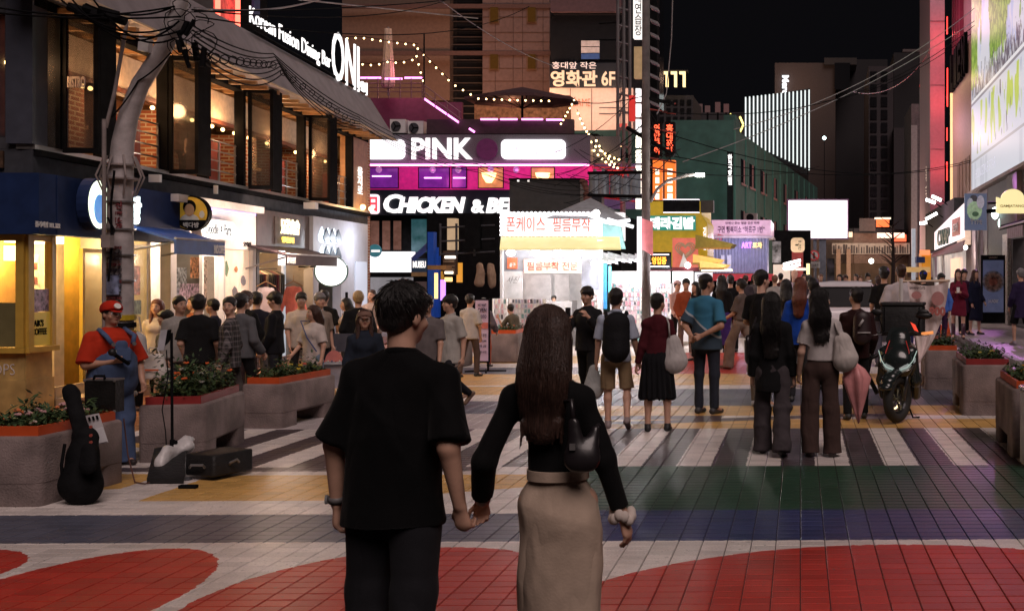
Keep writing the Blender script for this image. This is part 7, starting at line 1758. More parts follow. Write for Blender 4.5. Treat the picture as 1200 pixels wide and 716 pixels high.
m = MB(); m.prism([wp(x,y,8.84) for x,y in ((105,504),(120,500),(126,517),(108,521))],(0,-.004,0)); m.build('plastic_sleeve',mat('sleeve',(.75,.75,.78),.15),pa)
for k in range(3): m = MB(); m.prism([wp(x,y,8.838) for x,y in ((103 + k * 4.5,489 - k),(105.5 + k * 4.5,488.4 - k),(107 + k * 4.5,493 - k),(104.5 + k * 4.5,493.6 - k))],(0,-.003,0)); m.build('printed_mark',M_DK,pa)
ms = thing('phone_stand','thin black tripod stand holding a phone, beside the open suitcase','stand',gp(202,558))
Ym = 9.7
m = MB(); m.tube([wp(202,540,Ym),wp(201,390,Ym)],.012,8); m.build('pole',M_DK,ms)
for (x,y,Y2) in ((186,557,Ym - .18),(216,548,Ym + .1),(205,560,Ym - .3)): m = MB(); m.tube([wp(202,520,Ym),Vector((wp(x,y,Y2).x,Y2,.01))],.011,6); m.build('leg',M_DK,ms)
m = MB(); m.tube([wp(202,532,Ym),wp(202,515,Ym)],.022,8); m.ball(wp(206,518,Ym),.018,6,4); m.build('clamp',M_DK,ms)
m = MB(); m.prism([wp(x,y,Ym - .02) for x,y in ((189,387),(197,386),(193,410),(185,411))],(0,-.012,0)); m.build('phone',mat('phone_pale',(.55,.55,.6),.3),ms)
m = MB(); m.prism([wp(x,y,Ym - .01) for x,y in ((195,387),(201,386),(199,400),(191,408))],(0,-.02,0)); m.build('phone_holder',M_DK,ms)
m = MB(); m.tube([wp(195,410,Ym),wp(197,440,Ym),wp(190,480,Ym),wp(194,505,Ym),wp(196,540,Ym)],.005,5); m.build('cord',M_DK,ms)
def soft_box(o,name,px0,px1,py_base,Ynear,dep,ht,mt,rz=0.):
 x0,x1 = (px0 - CX) * Ynear / F,(px1 - CX) * Ynear / F
 m = MB(); m.rbox(0,x1 - x0,0,dep,0.0,ht,.03,3); m.xf(Matrix.Translation((x0,Ynear,.035)) @ Matrix.Rotation(rz,4,'Z')); return m.build(name,mt,o,'auto')
su = thing('suitcase','black wheeled suitcase lying on its back on the painted paving','suitcase',gp(250,563))
soft_box(su,'shell',216,262,562,9.45,.42,.19,mat('black_canvas_case',(.014,.014,.015),.55,var=.3,bump=.3),math.radians(-20))
for P0,P1 in (((222,548),(240,548)),((268,545),(280,541))): m = MB(); Y_ = 9.36 if P0[0] < 240 else 9.5; m.tube([wp(*P0,Y_),wp(P0[0] + 2,P0[1] - 3,Y_ - .03),wp(P1[0] - 2,P1[1] - 3,Y_ - .03),wp(*P1,Y_)],.012,6); m.build('handle',M_MET,su)
for x,y,Y_ in ((289,554,9.9),(221,563,9.4),(286,545,10.2)): m = MB(); m.tube([wp(x,y,Y_) - Vector((.02,0,0)),wp(x,y,Y_) + Vector((.02,0,0))],.032,10); m.build('wheel',mat('wheel_grey',(.08,.08,.09),.5),su)
oc = thing('open_case','open shallow black case with a crumpled white bag for coins','case',gp(195,568))
m = MB(); Yc = 9.35; q = [gp(172,567),gp(215,567),gp(219,552),gp(181,553)]
m.hexa([v + Vector((0,0,.01)) for v in q] + [v + Vector((0,0,z)) for v,z in zip(q,(.05,.05,.26,.22))]); m.build('case_lid',mat('black_canvas_case',(.014,.014,.015),.55),oc)
g = Field(.015); l0 = np.array(oc.location)
g.cap(np.array(gp(187,560)) + [0,.1,.17] - l0,np.array(gp(208,556)) + [0,.1,.24] - l0,.06,.075,.04,(0,0,1),1.4); g.cap(np.array(gp(200,557)) + [0,.1,.24] - l0,np.array(gp(216,553)) + [0,.1,.28] - l0,.06,.015,.04); g.cap(np.array(gp(180,563)) + [0,.1,.12] - l0,np.array(gp(190,560)) + [0,.1,.20] - l0,.05,.08,.05)
sdf_part(g,'white_bag',mat('white_plastic_bag',(.62,.60,.60),.35,var=.1,bump=.4,bs=20),oc,folds(.05,24,1))
sb_ = thing('small_pouch','small flat black pouch on the ground before the suitcase','pouch',gp(220,572)); m = MB(); P_ = gp(220,572); m.rbox(P_.x - .07,P_.x + .08,P_.y - .03,P_.y + .03,.003,.03,.012,2); m.build('pouch_body',M_DK,sb_)
cd = thing('floor_cable','thin cable curling over the paving from the busker to the open case','cable',gp(165,560)); m = MB(); m.tube([Vector((p_.x,p_.y,z)) for p_,z in ((gp(145,555),.5),(gp(150,560),.2),(gp(158,566),.01),(gp(170,568),.01),(gp(180,566),.02))],.006,5); m.build('cable_line',mat('brown_cable',(.12,.05,.04),.6),cd)
# --- folding sign, stall desk
fs = thing('sign_board','narrow lilac printed board in a black frame standing on a cross foot','sign board',gp(564,435))
Yf = 20.0; fb(fs,'frame',M_DK,555.5,573.5,350,425,Yf,.05); fb(fs,'print',mat('lilac_print',(.52,.40,.52),.5,emit=(.8,.5,.8),es=.06,var=.05),557,572,352,423,Yf - .01,.02)
for t_,y,h_ in (('NO WAIT',356,3),('OPEN',361,5),('PHOTO',369,4),('24시 무인',391,4),('촬영 5,000',398,3),('인화 2장',404,3),('셀프사진',411,3)): text_px(FR(Yf - .035),t_,560,570,y,y + h_,0,M_DK,fs,th=.004)
fb(fs,'print_band',mat('coral_band',(.55,.16,.14),.5),557.2,571.8,378,385,Yf - .032,.008)
m = MB(); m.tube([wp(572,425,Yf),Vector((wp(572,430,Yf).x,Yf,.02))],.02,6); c = wp(569,435,Yf);
for d in ((.36,.1),(-.36,-.1),(-.1,.35),(.12,-.35)): m.tube([Vector((c.x,Yf,.02)),Vector((c.x + d[0],Yf + d[1],.012))],.015,5)
m.build('cross_foot',M_DK,fs)
dk = thing('stall_desk','small stall desk with a dark grey screen panel and a pink fan','desk',(-7.4,16.2,0)); Yd_ = 16.2
fb(dk,'screen_panel',mat('slate_panel',(.09,.09,.11),.5),379,428,391,412,Yd_,.04); fb(dk,'desk_top',mat('pale_desk',(.4,.42,.48),.5),376,430,424,427,Yd_ - .3,.6); fb(dk,'desk_front',mat('pale_desk_front',(.32,.30,.34),.5),378,428,427.4,455,Yd_ - .25,.5); fb(dk,'plate',mat('grey_plate',(.2,.2,.22),.5),389,394,406,411,Yd_ - .03,.01)
m = MB(); c = wp(391,424,Yd_ - .25); m.prism([c + Vector((.13 * math.cos(t),0,.17 * math.sin(t))) for t in np.linspace(0,math.pi,12)],(0,.02,0)); m.build('pink_fan',mat('coral_fan',(.65,.22,.20),.5),dk)
for k in range(10): m = MB(); m.ball(wp(380 + k * 4.5,423.2,Yd_ - .3),.015,5,4); m.build('trinket',mat('tr%d' % (k % 3),((.5,.1,.1),(.6,.6,.5),(.1,.1,.2))[k % 3],.4),dk)
# --- bench, bags by the coffee store
be = thing('wooden_platform','low wooden platform bench by the coffee store window','bench',LB.p(S(165),.5,0))
m = MB(); LB.box(m,S(146),S(188),.3,1.0,.40,.45); m.build('bench_top',mat('tan_bench',(.36,.22,.11),.6,var=.2),be)
for a in (S(148),S(168),S(186)):
 for n in (.35,.95): m = MB(); LB.box(m,a,a + .04,n - .02,n + .02,0,.398); m.build('leg',M_DK,be)
def bag(label,px,py,Y,w,h_,mt,nm='shopping_bag',stripe=None):
 o = thing(nm,label,'bag',wp(px,py,Y)); g = Field(.014); g.cap(np.array((0,0,h_ * .3)),np.array((0,0,h_ * .75)),w * .52,w * .42,.05,(0,1,0),1.8); g.plane((0,0,.004),(0,0,-1)); g.plane((0,0,h_),(0,0,1))
 sdf_part(g,'bag_body',mt,o,folds(.03,16,3)); m = MB(); m.tube([(-w * .25,0,h_ * .95),(-w * .15,0,h_ * 1.25),(w * .15,0,h_ * 1.25),(w * .25,0,h_ * .95)],.008,5); m.build('handle',mt,o,local=True)
 if stripe: m = MB(); m.box(-w * .4,w * .4,-w * .34,-w * .32,h_ * .35,h_ * .42); m.build('stripe',stripe,o,local=True)
 return o
bag('big translucent white plastic sack hanging beside the seated man',158,445,13.2,.34,.62,mat('white_plastic_bag',(.62,.60,.60),.35),'plastic_sack')
bag('white shopping bag with an orange stripe between the seated man and the plaid shirt group',180,444,12.9,.30,.30,mat('white_paper_bag',(.66,.62,.58),.6),stripe=mat('orange_stripe',(.7,.15,.06),.5))
# --- planter corner rock, cones, bin at the right edge
cn = thing('traffic_cone','orange red cone behind the hanging pink banner','cone',gp(1103,412)); MB().lathe(gp(1103,412),[(.22,0),(.22,.04),(.15,.045),(.03,.62),(.01,.63)],16).build('cone_body',mat('cone_orange',(.75,.10,.02),.5),cn)
cn2 = thing('traffic_cone','orange striped cone at the left edge of the nearest planter of the right row','cone',gp(1108,400)); MB().lathe(gp(1108,400),[(.25,0),(.25,.04),(.17,.045),(.04,.75),(.01,.76)],16).build('cone_body',mat('cone_orange',(.75,.10,.02),.5),cn2); tag(cn2,'second orange red cone standing behind the first one','cone')
wb = thing('white_bin','white bin with a steel lid and red mark at the right edge','bin',(2.05,10.1,0)); m = MB(); m.rbox(1.93,2.4,9.9,10.3,0,.70,.05,4); m.build('bin_body',M_WHITE,wb,'auto'); m = MB(); m.rbox(1.915,2.42,9.88,10.32,.702,.75,.05,4); m.build('steel_lid',mat('steel_lid',(.5,.5,.52),.2,.9),wb,'auto'); MB().disc((2.02,9.895,.5),(0,-1,0),.07,.004,16).build('red_mark',mat('mark_red',(.65,.03,.03),.5),wb)
MB().disc((1.95,9.895,.4),(0,-1,0),.015,.004,8).build('red_dot',mat('mark_red',(.65,.03,.03),.5),wb)
# --- banner on its frame
bn = thing('cloth_banner','pale pink cloth banner with red numbers hanging slack from a white frame','banner',wp(1085,330,15.2)); Yb = 15.2
m = MB(); m.tube([wp(1056,326,Yb),wp(1056,450,Yb)],.03,8); m.build('post',M_WHITE,bn); m = MB(); m.tube([wp(1054,330,Yb),wp(1113,329,Yb)],.018,8); m.build('top_bar',mat('brass_bar',(.5,.38,.28),.4,.3),bn)
V = []; Fq = []; nx,ny = 16,22
for j in range(ny + 1):
 t = j / ny
 xl = 1063 + 14 * t; xr = 1112 - 8 * t - 26 * t ** 2.2; yb_ = 330 + 95 * t
 for i in range(nx + 1):
  u = i / nx; sag = 5 * math.sin(u * math.pi) * (1 - t) * (1 if .15 < u < .85 else .4)
  V.append(tuple(wp(xl + (xr - xl) * u,yb_ + sag + (0 if t > .05 else 0),Yb - .04 + .03 * math.sin(u * 9 + t * 4) + .02 * math.sin(u * 17 - t * 3))))
for j in range(ny):
 for i in range(nx): a = j * (nx + 1) + i; Fq.append((a,a + 1,a + nx + 2,a + nx + 1))
mm = MB().add(V,Fq); mm.build('banner_cloth',cloth('banner_pink',(.88,.75,.73)),bn,True,fix=False)
prt = mat('banner_red',(.55,.16,.14),.6)
text_px(FR(Yb - .12),'.900',1086,1108,359.5,370.5,0,prt,bn,th=.01,bold=.05); text_px(FR(Yb - .12),'BANANA CUTS',1066,1084,336,339,0,M_DK,bn,th=.006)
MB().disc(wp(1099,350,Yb - .11),(0,-1,0),.10,.01,24,.9).build('pink_circle',mat('banner_rose',(.58,.27,.26),.6),bn)
for (x,y,rx,ry) in ((1074,346,6,4.5),(1074,355,8,1)): m = MB(); m.prism([wp(x + rx * math.cos(t),y + ry * math.sin(t),Yb - .11) for t in np.linspace(0,6.28,14)[:-1]],(0,-.008,0)); m.build('pink_print',mat('banner_rose',(.58,.27,.26),.6),bn)
# --- silver car
car = thing('silver_car','silver family car seen from behind among the crowd','car',((992 - CX) * 22.8 / F,22.8,0.03),math.radians(2))
CP = mat('silver_paint',(.82,.78,.84),.3,.0,var=.03,coat=.5)
def ring(y,hw_,z0,z1,tw): return [(-hw_,y,z0),(-hw_ * 1.0,y,(z0 + z1) / 2),(-tw,y,z1),(-tw * .5,y,z1 + .03),(tw * .5,y,z1 + .03),(tw,y,z1),(hw_,y,(z0 + z1) / 2),(hw_,y,z0)]
m = MB(); m.loft([ring(0,.80,.38,.86,.78),ring(.06,.89,.28,.98,.86),ring(.5,.91,.25,1.0,.87),ring(3.4,.91,.25,.98,.87),ring(4.2,.86,.28,.86,.80),ring(4.45,.72,.35,.70,.66)]); m.build('body',CP,car,'auto',local=True)
m = MB(); m.loft([ring(.10,.80,.95,1.02,.74),ring(.42,.80,.95,1.52,.62),ring(.8,.80,.95,1.62,.60),ring(2.2,.80,.95,1.60,.60),ring(3.2,.80,.95,1.02,.74)]); m.build('cabin',CP,car,'auto',local=True)
DG = mat('car_glass',(.008,.008,.01),.4,spec=.1)
m = MB(); m.prism([(-.68,.13,1.10),(.68,.13,1.10),(.58,.385,1.54),(-.58,.385,1.54)],(0,-.03,.014)); m.build('rear_window',DG,car,local=True)
for sg in (-1,1):
 m = MB(); m.prism([(sg * .815,.7,1.06),(sg * .815,2.8,1.06),(sg * .70,2.2,1.5),(sg * .70,.8,1.5)],(sg * .02,0,0)); m.build('side_window',DG,car,local=True)
 m = MB(); m.rbox(sg * .86 - .07,sg * .86 + .05,-.015,.10,.70,.93,.02,2); m.build('tail_light',mat('tail_red',(.35,.02,.02),.2,emit=(1,.02,.02),es=.15),car,local=True)
 m = MB(); m.tube([(sg * .60,.6,1.66),(sg * .60,2.3,1.65)],.018,6); m.build('roof_rail',mat('chrome',(.6,.6,.62),.15,.9),car,local=True)
 m = MB(); m.rbox(sg * .98 - .06,sg * .98 + .06,2.75,2.85,.98,1.12,.02,2); m.build('mirror',CP,car,local=True)
 for y in (.75,3.55):
  w = MB(); w.tube([(sg * .70,y,.32),(sg * .90,y,.32)],.32,20); wo = w.build('wheel',mat('tyre',(.02,.02,.02),.8),car,local=True); w = MB(); w.tube([(sg * .885,y,.32),(sg * .915,y,.32)],.2,14); w.build('rim',M_MET,wo,local=True)
m = MB(); m.rbox(-.86,.86,-.06,.02,.35,.58,.03,2); m.build('bumper',mat('bumper_dark',(.05,.05,.055),.5),car,local=True); m = MB(); m.box(-.26,.26,-.03,-.01,.72,.84); m.build('number_plate',M_WHITE,car,local=True)
m = MB(); m.loft([[(-.55,.30,1.53),(.55,.30,1.53),(.55,.30,1.55),(-.55,.30,1.55)],[(-.58,.5,1.60),(.58,.5,1.60),(.58,.5,1.62),(-.58,.5,1.62)]]); m.build('spoiler',CP,car,local=True)
# --- scooter
sc = thing('scooter','black delivery scooter facing the camera with a big top box and glowing wheel arc','scooter',(1.02,13.45,0),math.radians(-9))
SP = mat('scooter_black',(.016,.022,.022),.25,var=.05,coat=.5); SPL = mat('scooter_plastic',(.014,.014,.015),.5,var=.2)
st_a = math.radians(-24); RW = Matrix.Translation((0,-.42,0)) @ Matrix.Rotation(st_a,4,'Z')
def torus(mb,c,R_,r,n=28,k=10,sx=1.):
 rings = []
 for i in range(n):
  a = 2 * math.pi * i / n; rings.append([(c[0] + r * sx * math.cos(2 * math.pi * j / k),c[1] + (R_ + r * math.sin(2 * math.pi * j / k)) * math.cos(a),c[2] + (R_ + r * math.sin(2 * math.pi * j / k)) * math.sin(a)) for j in range(k)])
 rings.append(rings[0]); return mb.loft(rings,caps=False)
m = MB(); torus(m,(0,0,.30),.235,.062); m.xf(RW); fw_ = m.build('front_wheel',mat('tyre',(.02,.02,.02),.8),sc,True,local=True)
m = MB(); torus(m,(0,0,.30),.175,.018,28,6,1.8);
for k in range(5): a = k * 1.2566; m.tube([(0,0,.30),(0,.17 * math.cos(a),.30 + .17 * math.sin(a))],.014,5)
m.tube([(-.05,0,.30),(.05,0,.30)],.035,10); m.xf(RW); m.build('rim',mat('rim_dark',(.06,.06,.065),.3,.7),fw_,local=True)
m = MB(); m.tube([(-.035,.115 * math.cos(a),.30 + .125 * math.sin(a)) for a in np.linspace(math.radians(95),math.radians(330),18)],.011,6); m.xf(RW); m.build('disc_highlight',glow('disc_highlight_glow',(1,.75,.42),2.2),fw_,True,local=True)  # light catching the brake disc, given as an emissive arc
m = MB()
for sg in (-1,1): m.tube([(sg * .085,.0,.28),(sg * .085,.16,.75)],.024,8)
m.xf(RW); m.build('fork',mat('fork_metal',(.10,.10,.11),.3,.8),sc,True,local=True)
g = Field(.012);
for a0_,a1_ in zip(np.linspace(.5,2.6,8)[:-1],np.linspace(.5,2.6,8)[1:]): g.cap((0,-.33 * math.cos(a0_) * 1,.30 + .33 * math.sin(a0_)),(0,-.33 * math.cos(a1_),.30 + .33 * math.sin(a1_)),.085,.085,.03,(0,0,1),1.9)
V,Q = g.mesh(); V = np.array([tuple(RW @ Vector(v)) for v in V]); link('front_fender',np_mesh('front_fender',V,Q),SP,sc)
g = Field(.012)
g.cap((0,-.18,.98),(0,-.36,.72),.15,.19,.06,(0,1,0),1.5); g.cap((0,-.36,.72),(0,-.30,.56),.20,.13,.05,(0,1,0),1.5)
for sg in (-1,1): g.cap((sg * .17,-.28,.86),(sg * .21,-.22,.50),.07,.06,.05); g.cap((sg * .21,-.2,.5),(sg * .20,-.02,.30),.07,.06,.04)
g.ell((0,-.30,.42),(.10,.06,.10),.03,cut=True)
sdf_part(g,'front_apron',SP,sc)
m = MB(); m.loft([[(-.13,-.335,.86),(.13,-.335,.86),(.13,-.32,.86),(-.13,-.32,.86)],[(-.155,-.26,1.02),(.155,-.26,1.02),(.155,-.245,1.02),(-.155,-.245,1.02)],[(-.10,-.17,1.16),(.10,-.17,1.16),(.10,-.16,1.16),(-.10,-.16,1.16)]]); m.build('windscreen',mat('smoked_screen',(.02,.025,.025),.08,coat=.8),sc,'auto',local=True)
hl = mat('headlight_glass',(.5,.55,.55),.08,.3,var=.1,emit=(.8,1,.95),es=.10); hs_ = glow('headlight_strip',(.75,1,.9),.3)
for sg in (-1,1):
 m = MB(); m.loft([[(sg * .03,-.525,.635),(sg * .03,-.515,.68),(sg * .05,-.50,.66),(sg * .05,-.51,.62)],[(sg * .13,-.50,.67),(sg * .13,-.47,.735),(sg * .14,-.45,.73),(sg * .14,-.47,.66)],[(sg * .22,-.38,.75),(sg * .22,-.36,.80),(sg * .22,-.34,.80),(sg * .22,-.36,.75)]]); ho = m.build('headlight',hl,sc,'auto',local=True)
 m = MB(); m.tube([(sg * .045,-.535,.66),(sg * .13,-.51,.69),(sg * .19,-.44,.76),(sg * .235,-.36,.88)],.006,5); m.build('light_strip',hs_,ho,True,local=True)
 m = MB(); m.tube([(sg * .06,-.535,.625),(sg * .15,-.49,.655),(sg * .20,-.43,.70)],.005,5); m.build('light_strip',mat('chrome',(.6,.6,.62),.15,.9),ho,True,local=True)
 m = MB(); m.tube([(0,-.12,1.05),(sg * .14,-.10,1.09),(sg * .34,-.02,1.07)],.014,8); m.tube([(sg * .24,-.06,1.08),(sg * .36,-.01,1.07)],.021,8); m.build('handlebar',SPL,sc,True,local=True)
 m = MB(); m.tube([(sg * .22,-.1,1.07),(sg * .34,-.17,1.05)],.006,5); m.build('brake_lever',M_MET,sc,True,local=True)
 m = MB(); m.tube([(sg * .20,-.08,1.09),(sg * .27,-.08,1.30)],.007,5); m.build('mirror_stem',M_DK,sc,local=True); m = MB(); m.ball((sg * .29,-.07,1.34),.06,10,7,(1.3,.4,.7)); m.build('mirror',SPL,sc,True,local=True)
 m = MB(); m.tube([(sg * .10,-.345,1.00),(sg * .145,-.40,.86),(sg * .10,-.47,.76)],.006,5); m.build('red_reflection',mat('reflected_red',(.5,.04,.03),.3,emit=(1,.05,.04),es=.5 if sg > 0 else .06),sc,True,local=True)  # red reflections on the fairing, put on as faintly glowing strips
m = MB(); m.prism([(.14,-.15,1.22),(.2,-.15,1.19),(.24,-.15,1.10),(.19,-.15,1.12)],(0,.012,0)); m.build('red_tag',glow('red_tag',(1,.08,.04),.8),sc,local=True)
m = MB(); m.ball((.30,-.05,1.30),.085,12,8,(1.3,.6,.55)); m.build('hand_cover',SPL,sc,True,local=True)
m = MB(); m.tube([(.27,-.06,1.07),(.42,-.05,1.09)],.02,8); m.build('grip_lamp',glow('amber_grip',(1,.35,.1),.7),sc,True,local=True)
g = Field(.015); g.cap((0,.05,.40),(0,.55,.45),.16,.17,.05,(0,0,1),1.3); g.cap((0,.5,.55),(0,1.15,.72),.15,.11,.06); g.cap((0,.45,.78),(0,1.05,.84),.13,.12,.05,(0,0,1),2.0)
for sg in (-1,1): g.cap((sg * .14,.1,.33),(sg * .15,.9,.45),.07,.07,.05)
sdf_part(g,'rear_body',SP,sc)
m = MB(); torus(m,(0,.98,.29),.225,.065); rw_ = m.build('rear_wheel',mat('tyre',(.02,.02,.02),.8),sc,True,local=True)
m = MB(); torus(m,(0,.98,.29),.16,.02,24,6,2); m.tube([(-.05,.98,.29),(.05,.98,.29)],.05,10); [m.tube([(0,.98,.29),(0,.98 + .16 * math.cos(k * 1.256),.29 + .16 * math.sin(k * 1.256))],.014,5) for k in range(5)]; m.build('rim',M_MET,rw_,local=True)
m = MB(); m.tube([(.06,.15,.22),(.16,.05,.01),(.24,.08,.012)],.012,6); m.build('side_stand',M_DK,sc,local=True)
m = MB(); m.rbox(-.29,.27,.38,.86,1.02,1.40,.04,3); bx_ = m.build('top_box',mat('black_box_fabric',(.012,.012,.013),.6,var=.3,bump=.3,bs=20),sc,'auto',local=True)
m = MB(); m.rbox(-.30,.28,.37,.87,1.402,1.45,.04,3); m.build('box_lid',mat('black_box_fabric',(.012,.012,.013),.6),bx_,'auto',local=True)
m = MB(); [m.box(x,x + .012,.372,.379,1.03,1.39) for x in (-.24,.21)]; m.build('box_piping',M_DK,bx_,local=True)
m = MB(); m.box(-.03,.03,-.452,-.447,.80,.806); m.build('front_badge',mat('chrome',(.6,.6,.62),.15,.9),sc,local=True)
m = MB(); m.tube([(-.30,.1,.3),(-.42,.05,.55),(-.38,.05,.75),(-.28,.05,.80)],.03,8); m.build('leg_guard',SPL,sc,True,local=True)
# ------------------------------------------------------------------ people
def pp(label,px,hy,Yd,face,zg=0.,**k):
 t = H + (HY - hy) * Yd / F - zg
 return person(label,(px - CX) * Yd / F,Yd,face,t,z=zg,**k)
def l2w(P,v):
 r = P['root']; a = r.rotation_euler.z; x,y,z = v
 return Vector((r.location.x + x * math.cos(a) - y * math.sin(a),r.location.y + x * math.sin(a) + y * math.cos(a),r.location.z + z))
def blob(name,label,cat,P,caps,mt,part='bag_body',h=.012,dsp=None,planes=(),strap=None,smt=None,own=True):
 """an accessory given in the person's own coordinates; own=True makes it a thing of its own"""
 c = np.mean([np.array(q[0],float) for q in caps],0)
 o = thing(name,label,cat,l2w(P,c),P['root'].rotation_euler.z) if own else None
 off = c if own else np.zeros(3); par = o if own else P['root']
 g = Field(max(h,P['vox'] * .9))
 for q in caps: g.cap(np.array(q[0],float) - off,np.array(q[1],float) - off,*q[2:])
 for p,n in planes: g.plane(np.array(p) - off,n)
 sdf_part(g,part,mt,par,dsp)
 if strap:
  for s_ in strap:
   m = MB(); m.tube([tuple(np.array(v,float) - off) for v in s_[0]],s_[1],6); m.build('strap',smt or mt,par,True,local=True)
 return o
def watch(P,i,col=(.03,.03,.03),band=(.05,.05,.05)):
 w = P['wr',i] - P['wd',i] * .015; m = MB(); m.tube([tuple(w - P['wd',i] * .013),tuple(w + P['wd',i] * .013)],.0335 * P['S'],16); m.build('watch_band',mat('wband%d' % int(band[0] * 100),band,.5),P['root'],True,local=True)
 n = -P['pn',i]; c = w + n * .034 * P['S']; m = MB(); m.disc(tuple(c),tuple(n),.020,.010,12); m.build('watch_face',mat('wface',col,.12),P['root'],local=True)
BLK = (.012,.012,.013); CHAR = (.035,.035,.04)
G1 = 'people gathered behind the left planters'; G2 = 'crowd walking away up the street'
# --- the couple in front
man = pp('man in loose black collared short sleeved shirt seen from behind, holding the woman\'s hand',459,331,4.42,180,hair='full',hyaw=-28,hpitch=-6,build=1.12,lean=(.10,.01),seed=3,
         arms=(((-.36,.03,-1),(-.04,.16,-1)),('ik',(-1.470,4.36,.862),(.1,-1,0))),curl=(.5,.85),palm=(None,(.35,1,0)),skin=0,
         top=('tee',(.0045,.0045,.005),'man',{'collar': 1,'loose': 1.16,'hem': .765,'sleeve': .93,'bot': .03,'sw': .88,'folds': .026,'strands': (420,4)}),bottom=('loose',(.016,.016,.019)),legs=(((-.04,.12,-1),(-.02,-.05,-1)),((.03,-.08,-1),(.02,-.22,-1))),vox=.0075,rt=1)
watch(man,0,(.25,.25,.26),(.16,.15,.15))
wom = pp('woman with long auburn hair, black fitted top and long beige skirt, seen from behind',654,357,4.35,180,female=True,build=.94,lean=(-.08,0),rt=1,hair='long',hcol='auburn',hyaw=-4,seed=5,skin=0,
         arms=(('ik',(-1.395,4.42,.868),(-.15,-1,0)),((.36,.02,-1),(.28,.12,-1))),curl=(.9,.4),palm=((.2,-1,0,1),None),
         top=('fit',(.0065,.0065,.007),'wom',{'hem': 1.035,'sleeve': 1.86,'loose': .98,'folds': .011,'strands': (620,6)}),bottom=('skirt',(.50,.385,.30),'beige_skirt',{'hem': .16,'flare': -.012,'hip': .155}),legs=(((-.02,.1,-1),(0,-.06,-1)),((.02,-.05,-1),(0,-.2,-1))),vox=.0075)
watch(wom,0,(.02,.02,.02),(.45,.42,.42))
w = wom['wr',1]; d = wom['wd',1]; m = MB()
for k in range(11): a = k * .571; q = Vector(w) + Vector((math.cos(a) * .038,math.sin(a) * .038,.012 * math.sin(a * 3))); m.ball(tuple(q),.021,8,6,(1,1,1.2))
m.build('scrunchie',cloth('scrunchie',(.6,.52,.47)),wom['root'],True,local=True)
S_ = wom['S']
# skirt waistband and seams
m = MB(); pe = wom['pel'];
zb_ = float(pe[2] + .095 * S_)
m.loft([[(float(pe[0]) + (.130 * S_) * math.cos(a) * 1.0,float(pe[1]) + (.130 * S_ / 1.25) * math.sin(a),zb_ + dz_) for a in np.linspace(0,6.283,33)[:-1]] for dz_ in (-.022,.018)]); m.build('waistband',cloth('bbeige_skirt',(.50,.385,.30)),wom['root'],'auto',local=True)
sh1 = wom['sh',1]
blob('shoulder_bag','black crescent shoulder bag tucked under the beige skirted woman\'s right arm','bag',wom,
     [((.115,-.160,1.08),(.150,-.148,1.08),.046,.046,.03,(0,1,0),1.7),((.098,-.150,1.22),(.113,-.160,1.08),.024,.042,.03,(0,1,0),1.5),((.178,-.12,1.19),(.150,-.148,1.08),.020,.042,.03,(0,1,0),1.5)],mat('bag_leather',(.016,.013,.015),.35,coat=.2),
     strap=[([(.098,-.15,1.22),(.09,-.15,1.31),(float(sh1[0]) - .06,-.10,float(sh1[2]) - .01),(float(sh1[0]) - .045,-.0,float(sh1[2]) + .06),(float(sh1[0]) - .03,.07,float(sh1[2]) - .04),(.17,.0,1.2),(.178,-.12,1.19)],.011)])
m = MB(); m.box(.092,.114,-.196,-.186,1.12,1.145); m.build('bag_buckle',M_MET,wom['root'],local=True)
# --- middle right group
p = pp('young man in black long sleeves raising a phone to take a picture',688,335,14.6,-20,hair='full',seed=7,hpitch=-4,arms=(((-.35,.5,-.8),(.35,.55,.75)),((.3,.45,-.9),(-.45,.6,.55))),top=('long',(.015,.015,.017),'ph',{'loose': 1.12,'sleeve': 1.9}),bottom=('pants',BLK),shoes=(.1,.1,.1))
hd = (p['hand',0] + p['hand',1]) / 2; o = thing('phone','dark phone held up by the young man in black long sleeves','phone',l2w(p,p['hand',1] + np.array([0,.03,.05])),p['root'].rotation_euler.z); MB().rbox(-.04,.04,-.006,.006,-.08,.08,.01,3).build('phone_body',mat('phone_black',(.02,.02,.025),.2),o,local=True)
p = pp('man with black backpack, pale blue shirt and khaki shorts walking away',722,338,12.6,190,hair='full',seed=8,hyaw=-20,arms=(((-.16,.05,-1),(-.1,.2,-1)),((.2,.0,-1),(.22,.2,-1))),legs=(((-.02,.02,-1),(.0,-.05,-1)),((.1,-.05,-1),(.0,-.55,-1))),top=('tee',(.42,.47,.58),'bl',{'collar': 1,'hem': .84}),bottom=('shorts',(.30,.21,.12),'kh'),shoes=(.25,.2,.2),skin=0)
P718 = p; ya = float(p['che'][1])
blob('backpack','large rounded black backpack on the man in khaki shorts','backpack',p,[((0,ya - .21,1.02 * p['S']),(0,ya - .20,1.30 * p['S']),.16,.15,.05,(0,1,0),1.6),((0,ya - .26,1.0 * p['S']),(0,ya - .26,1.12 * p['S']),.10,.09,.03,(0,1,0),1.5)],mat('backpack_black',(.012,.012,.014),.8,bump=.3,spec=.15),dsp=folds(.02,12,2),strap=[([(s_ * .10,ya - .14,1.36 * p['S']),(s_ * .12,ya - .02,1.45 * p['S']),(s_ * .14,ya + .13,1.34 * p['S'])],.022) for s_ in (-1,1)])
h0 = p['hand',0]; bag2 = blob('tote_bag','pale grey cloth bag hanging from the backpack man\'s left hand','bag',p,[((float(h0[0]) - .03,float(h0[1]),float(h0[2]) - .24),(float(h0[0]) - .02,float(h0[1]),float(h0[2]) - .02),.13,.06,.05,(0,1,0),2.2)],cloth('tote_pale',(.42,.43,.42)),dsp=folds(.02,16))
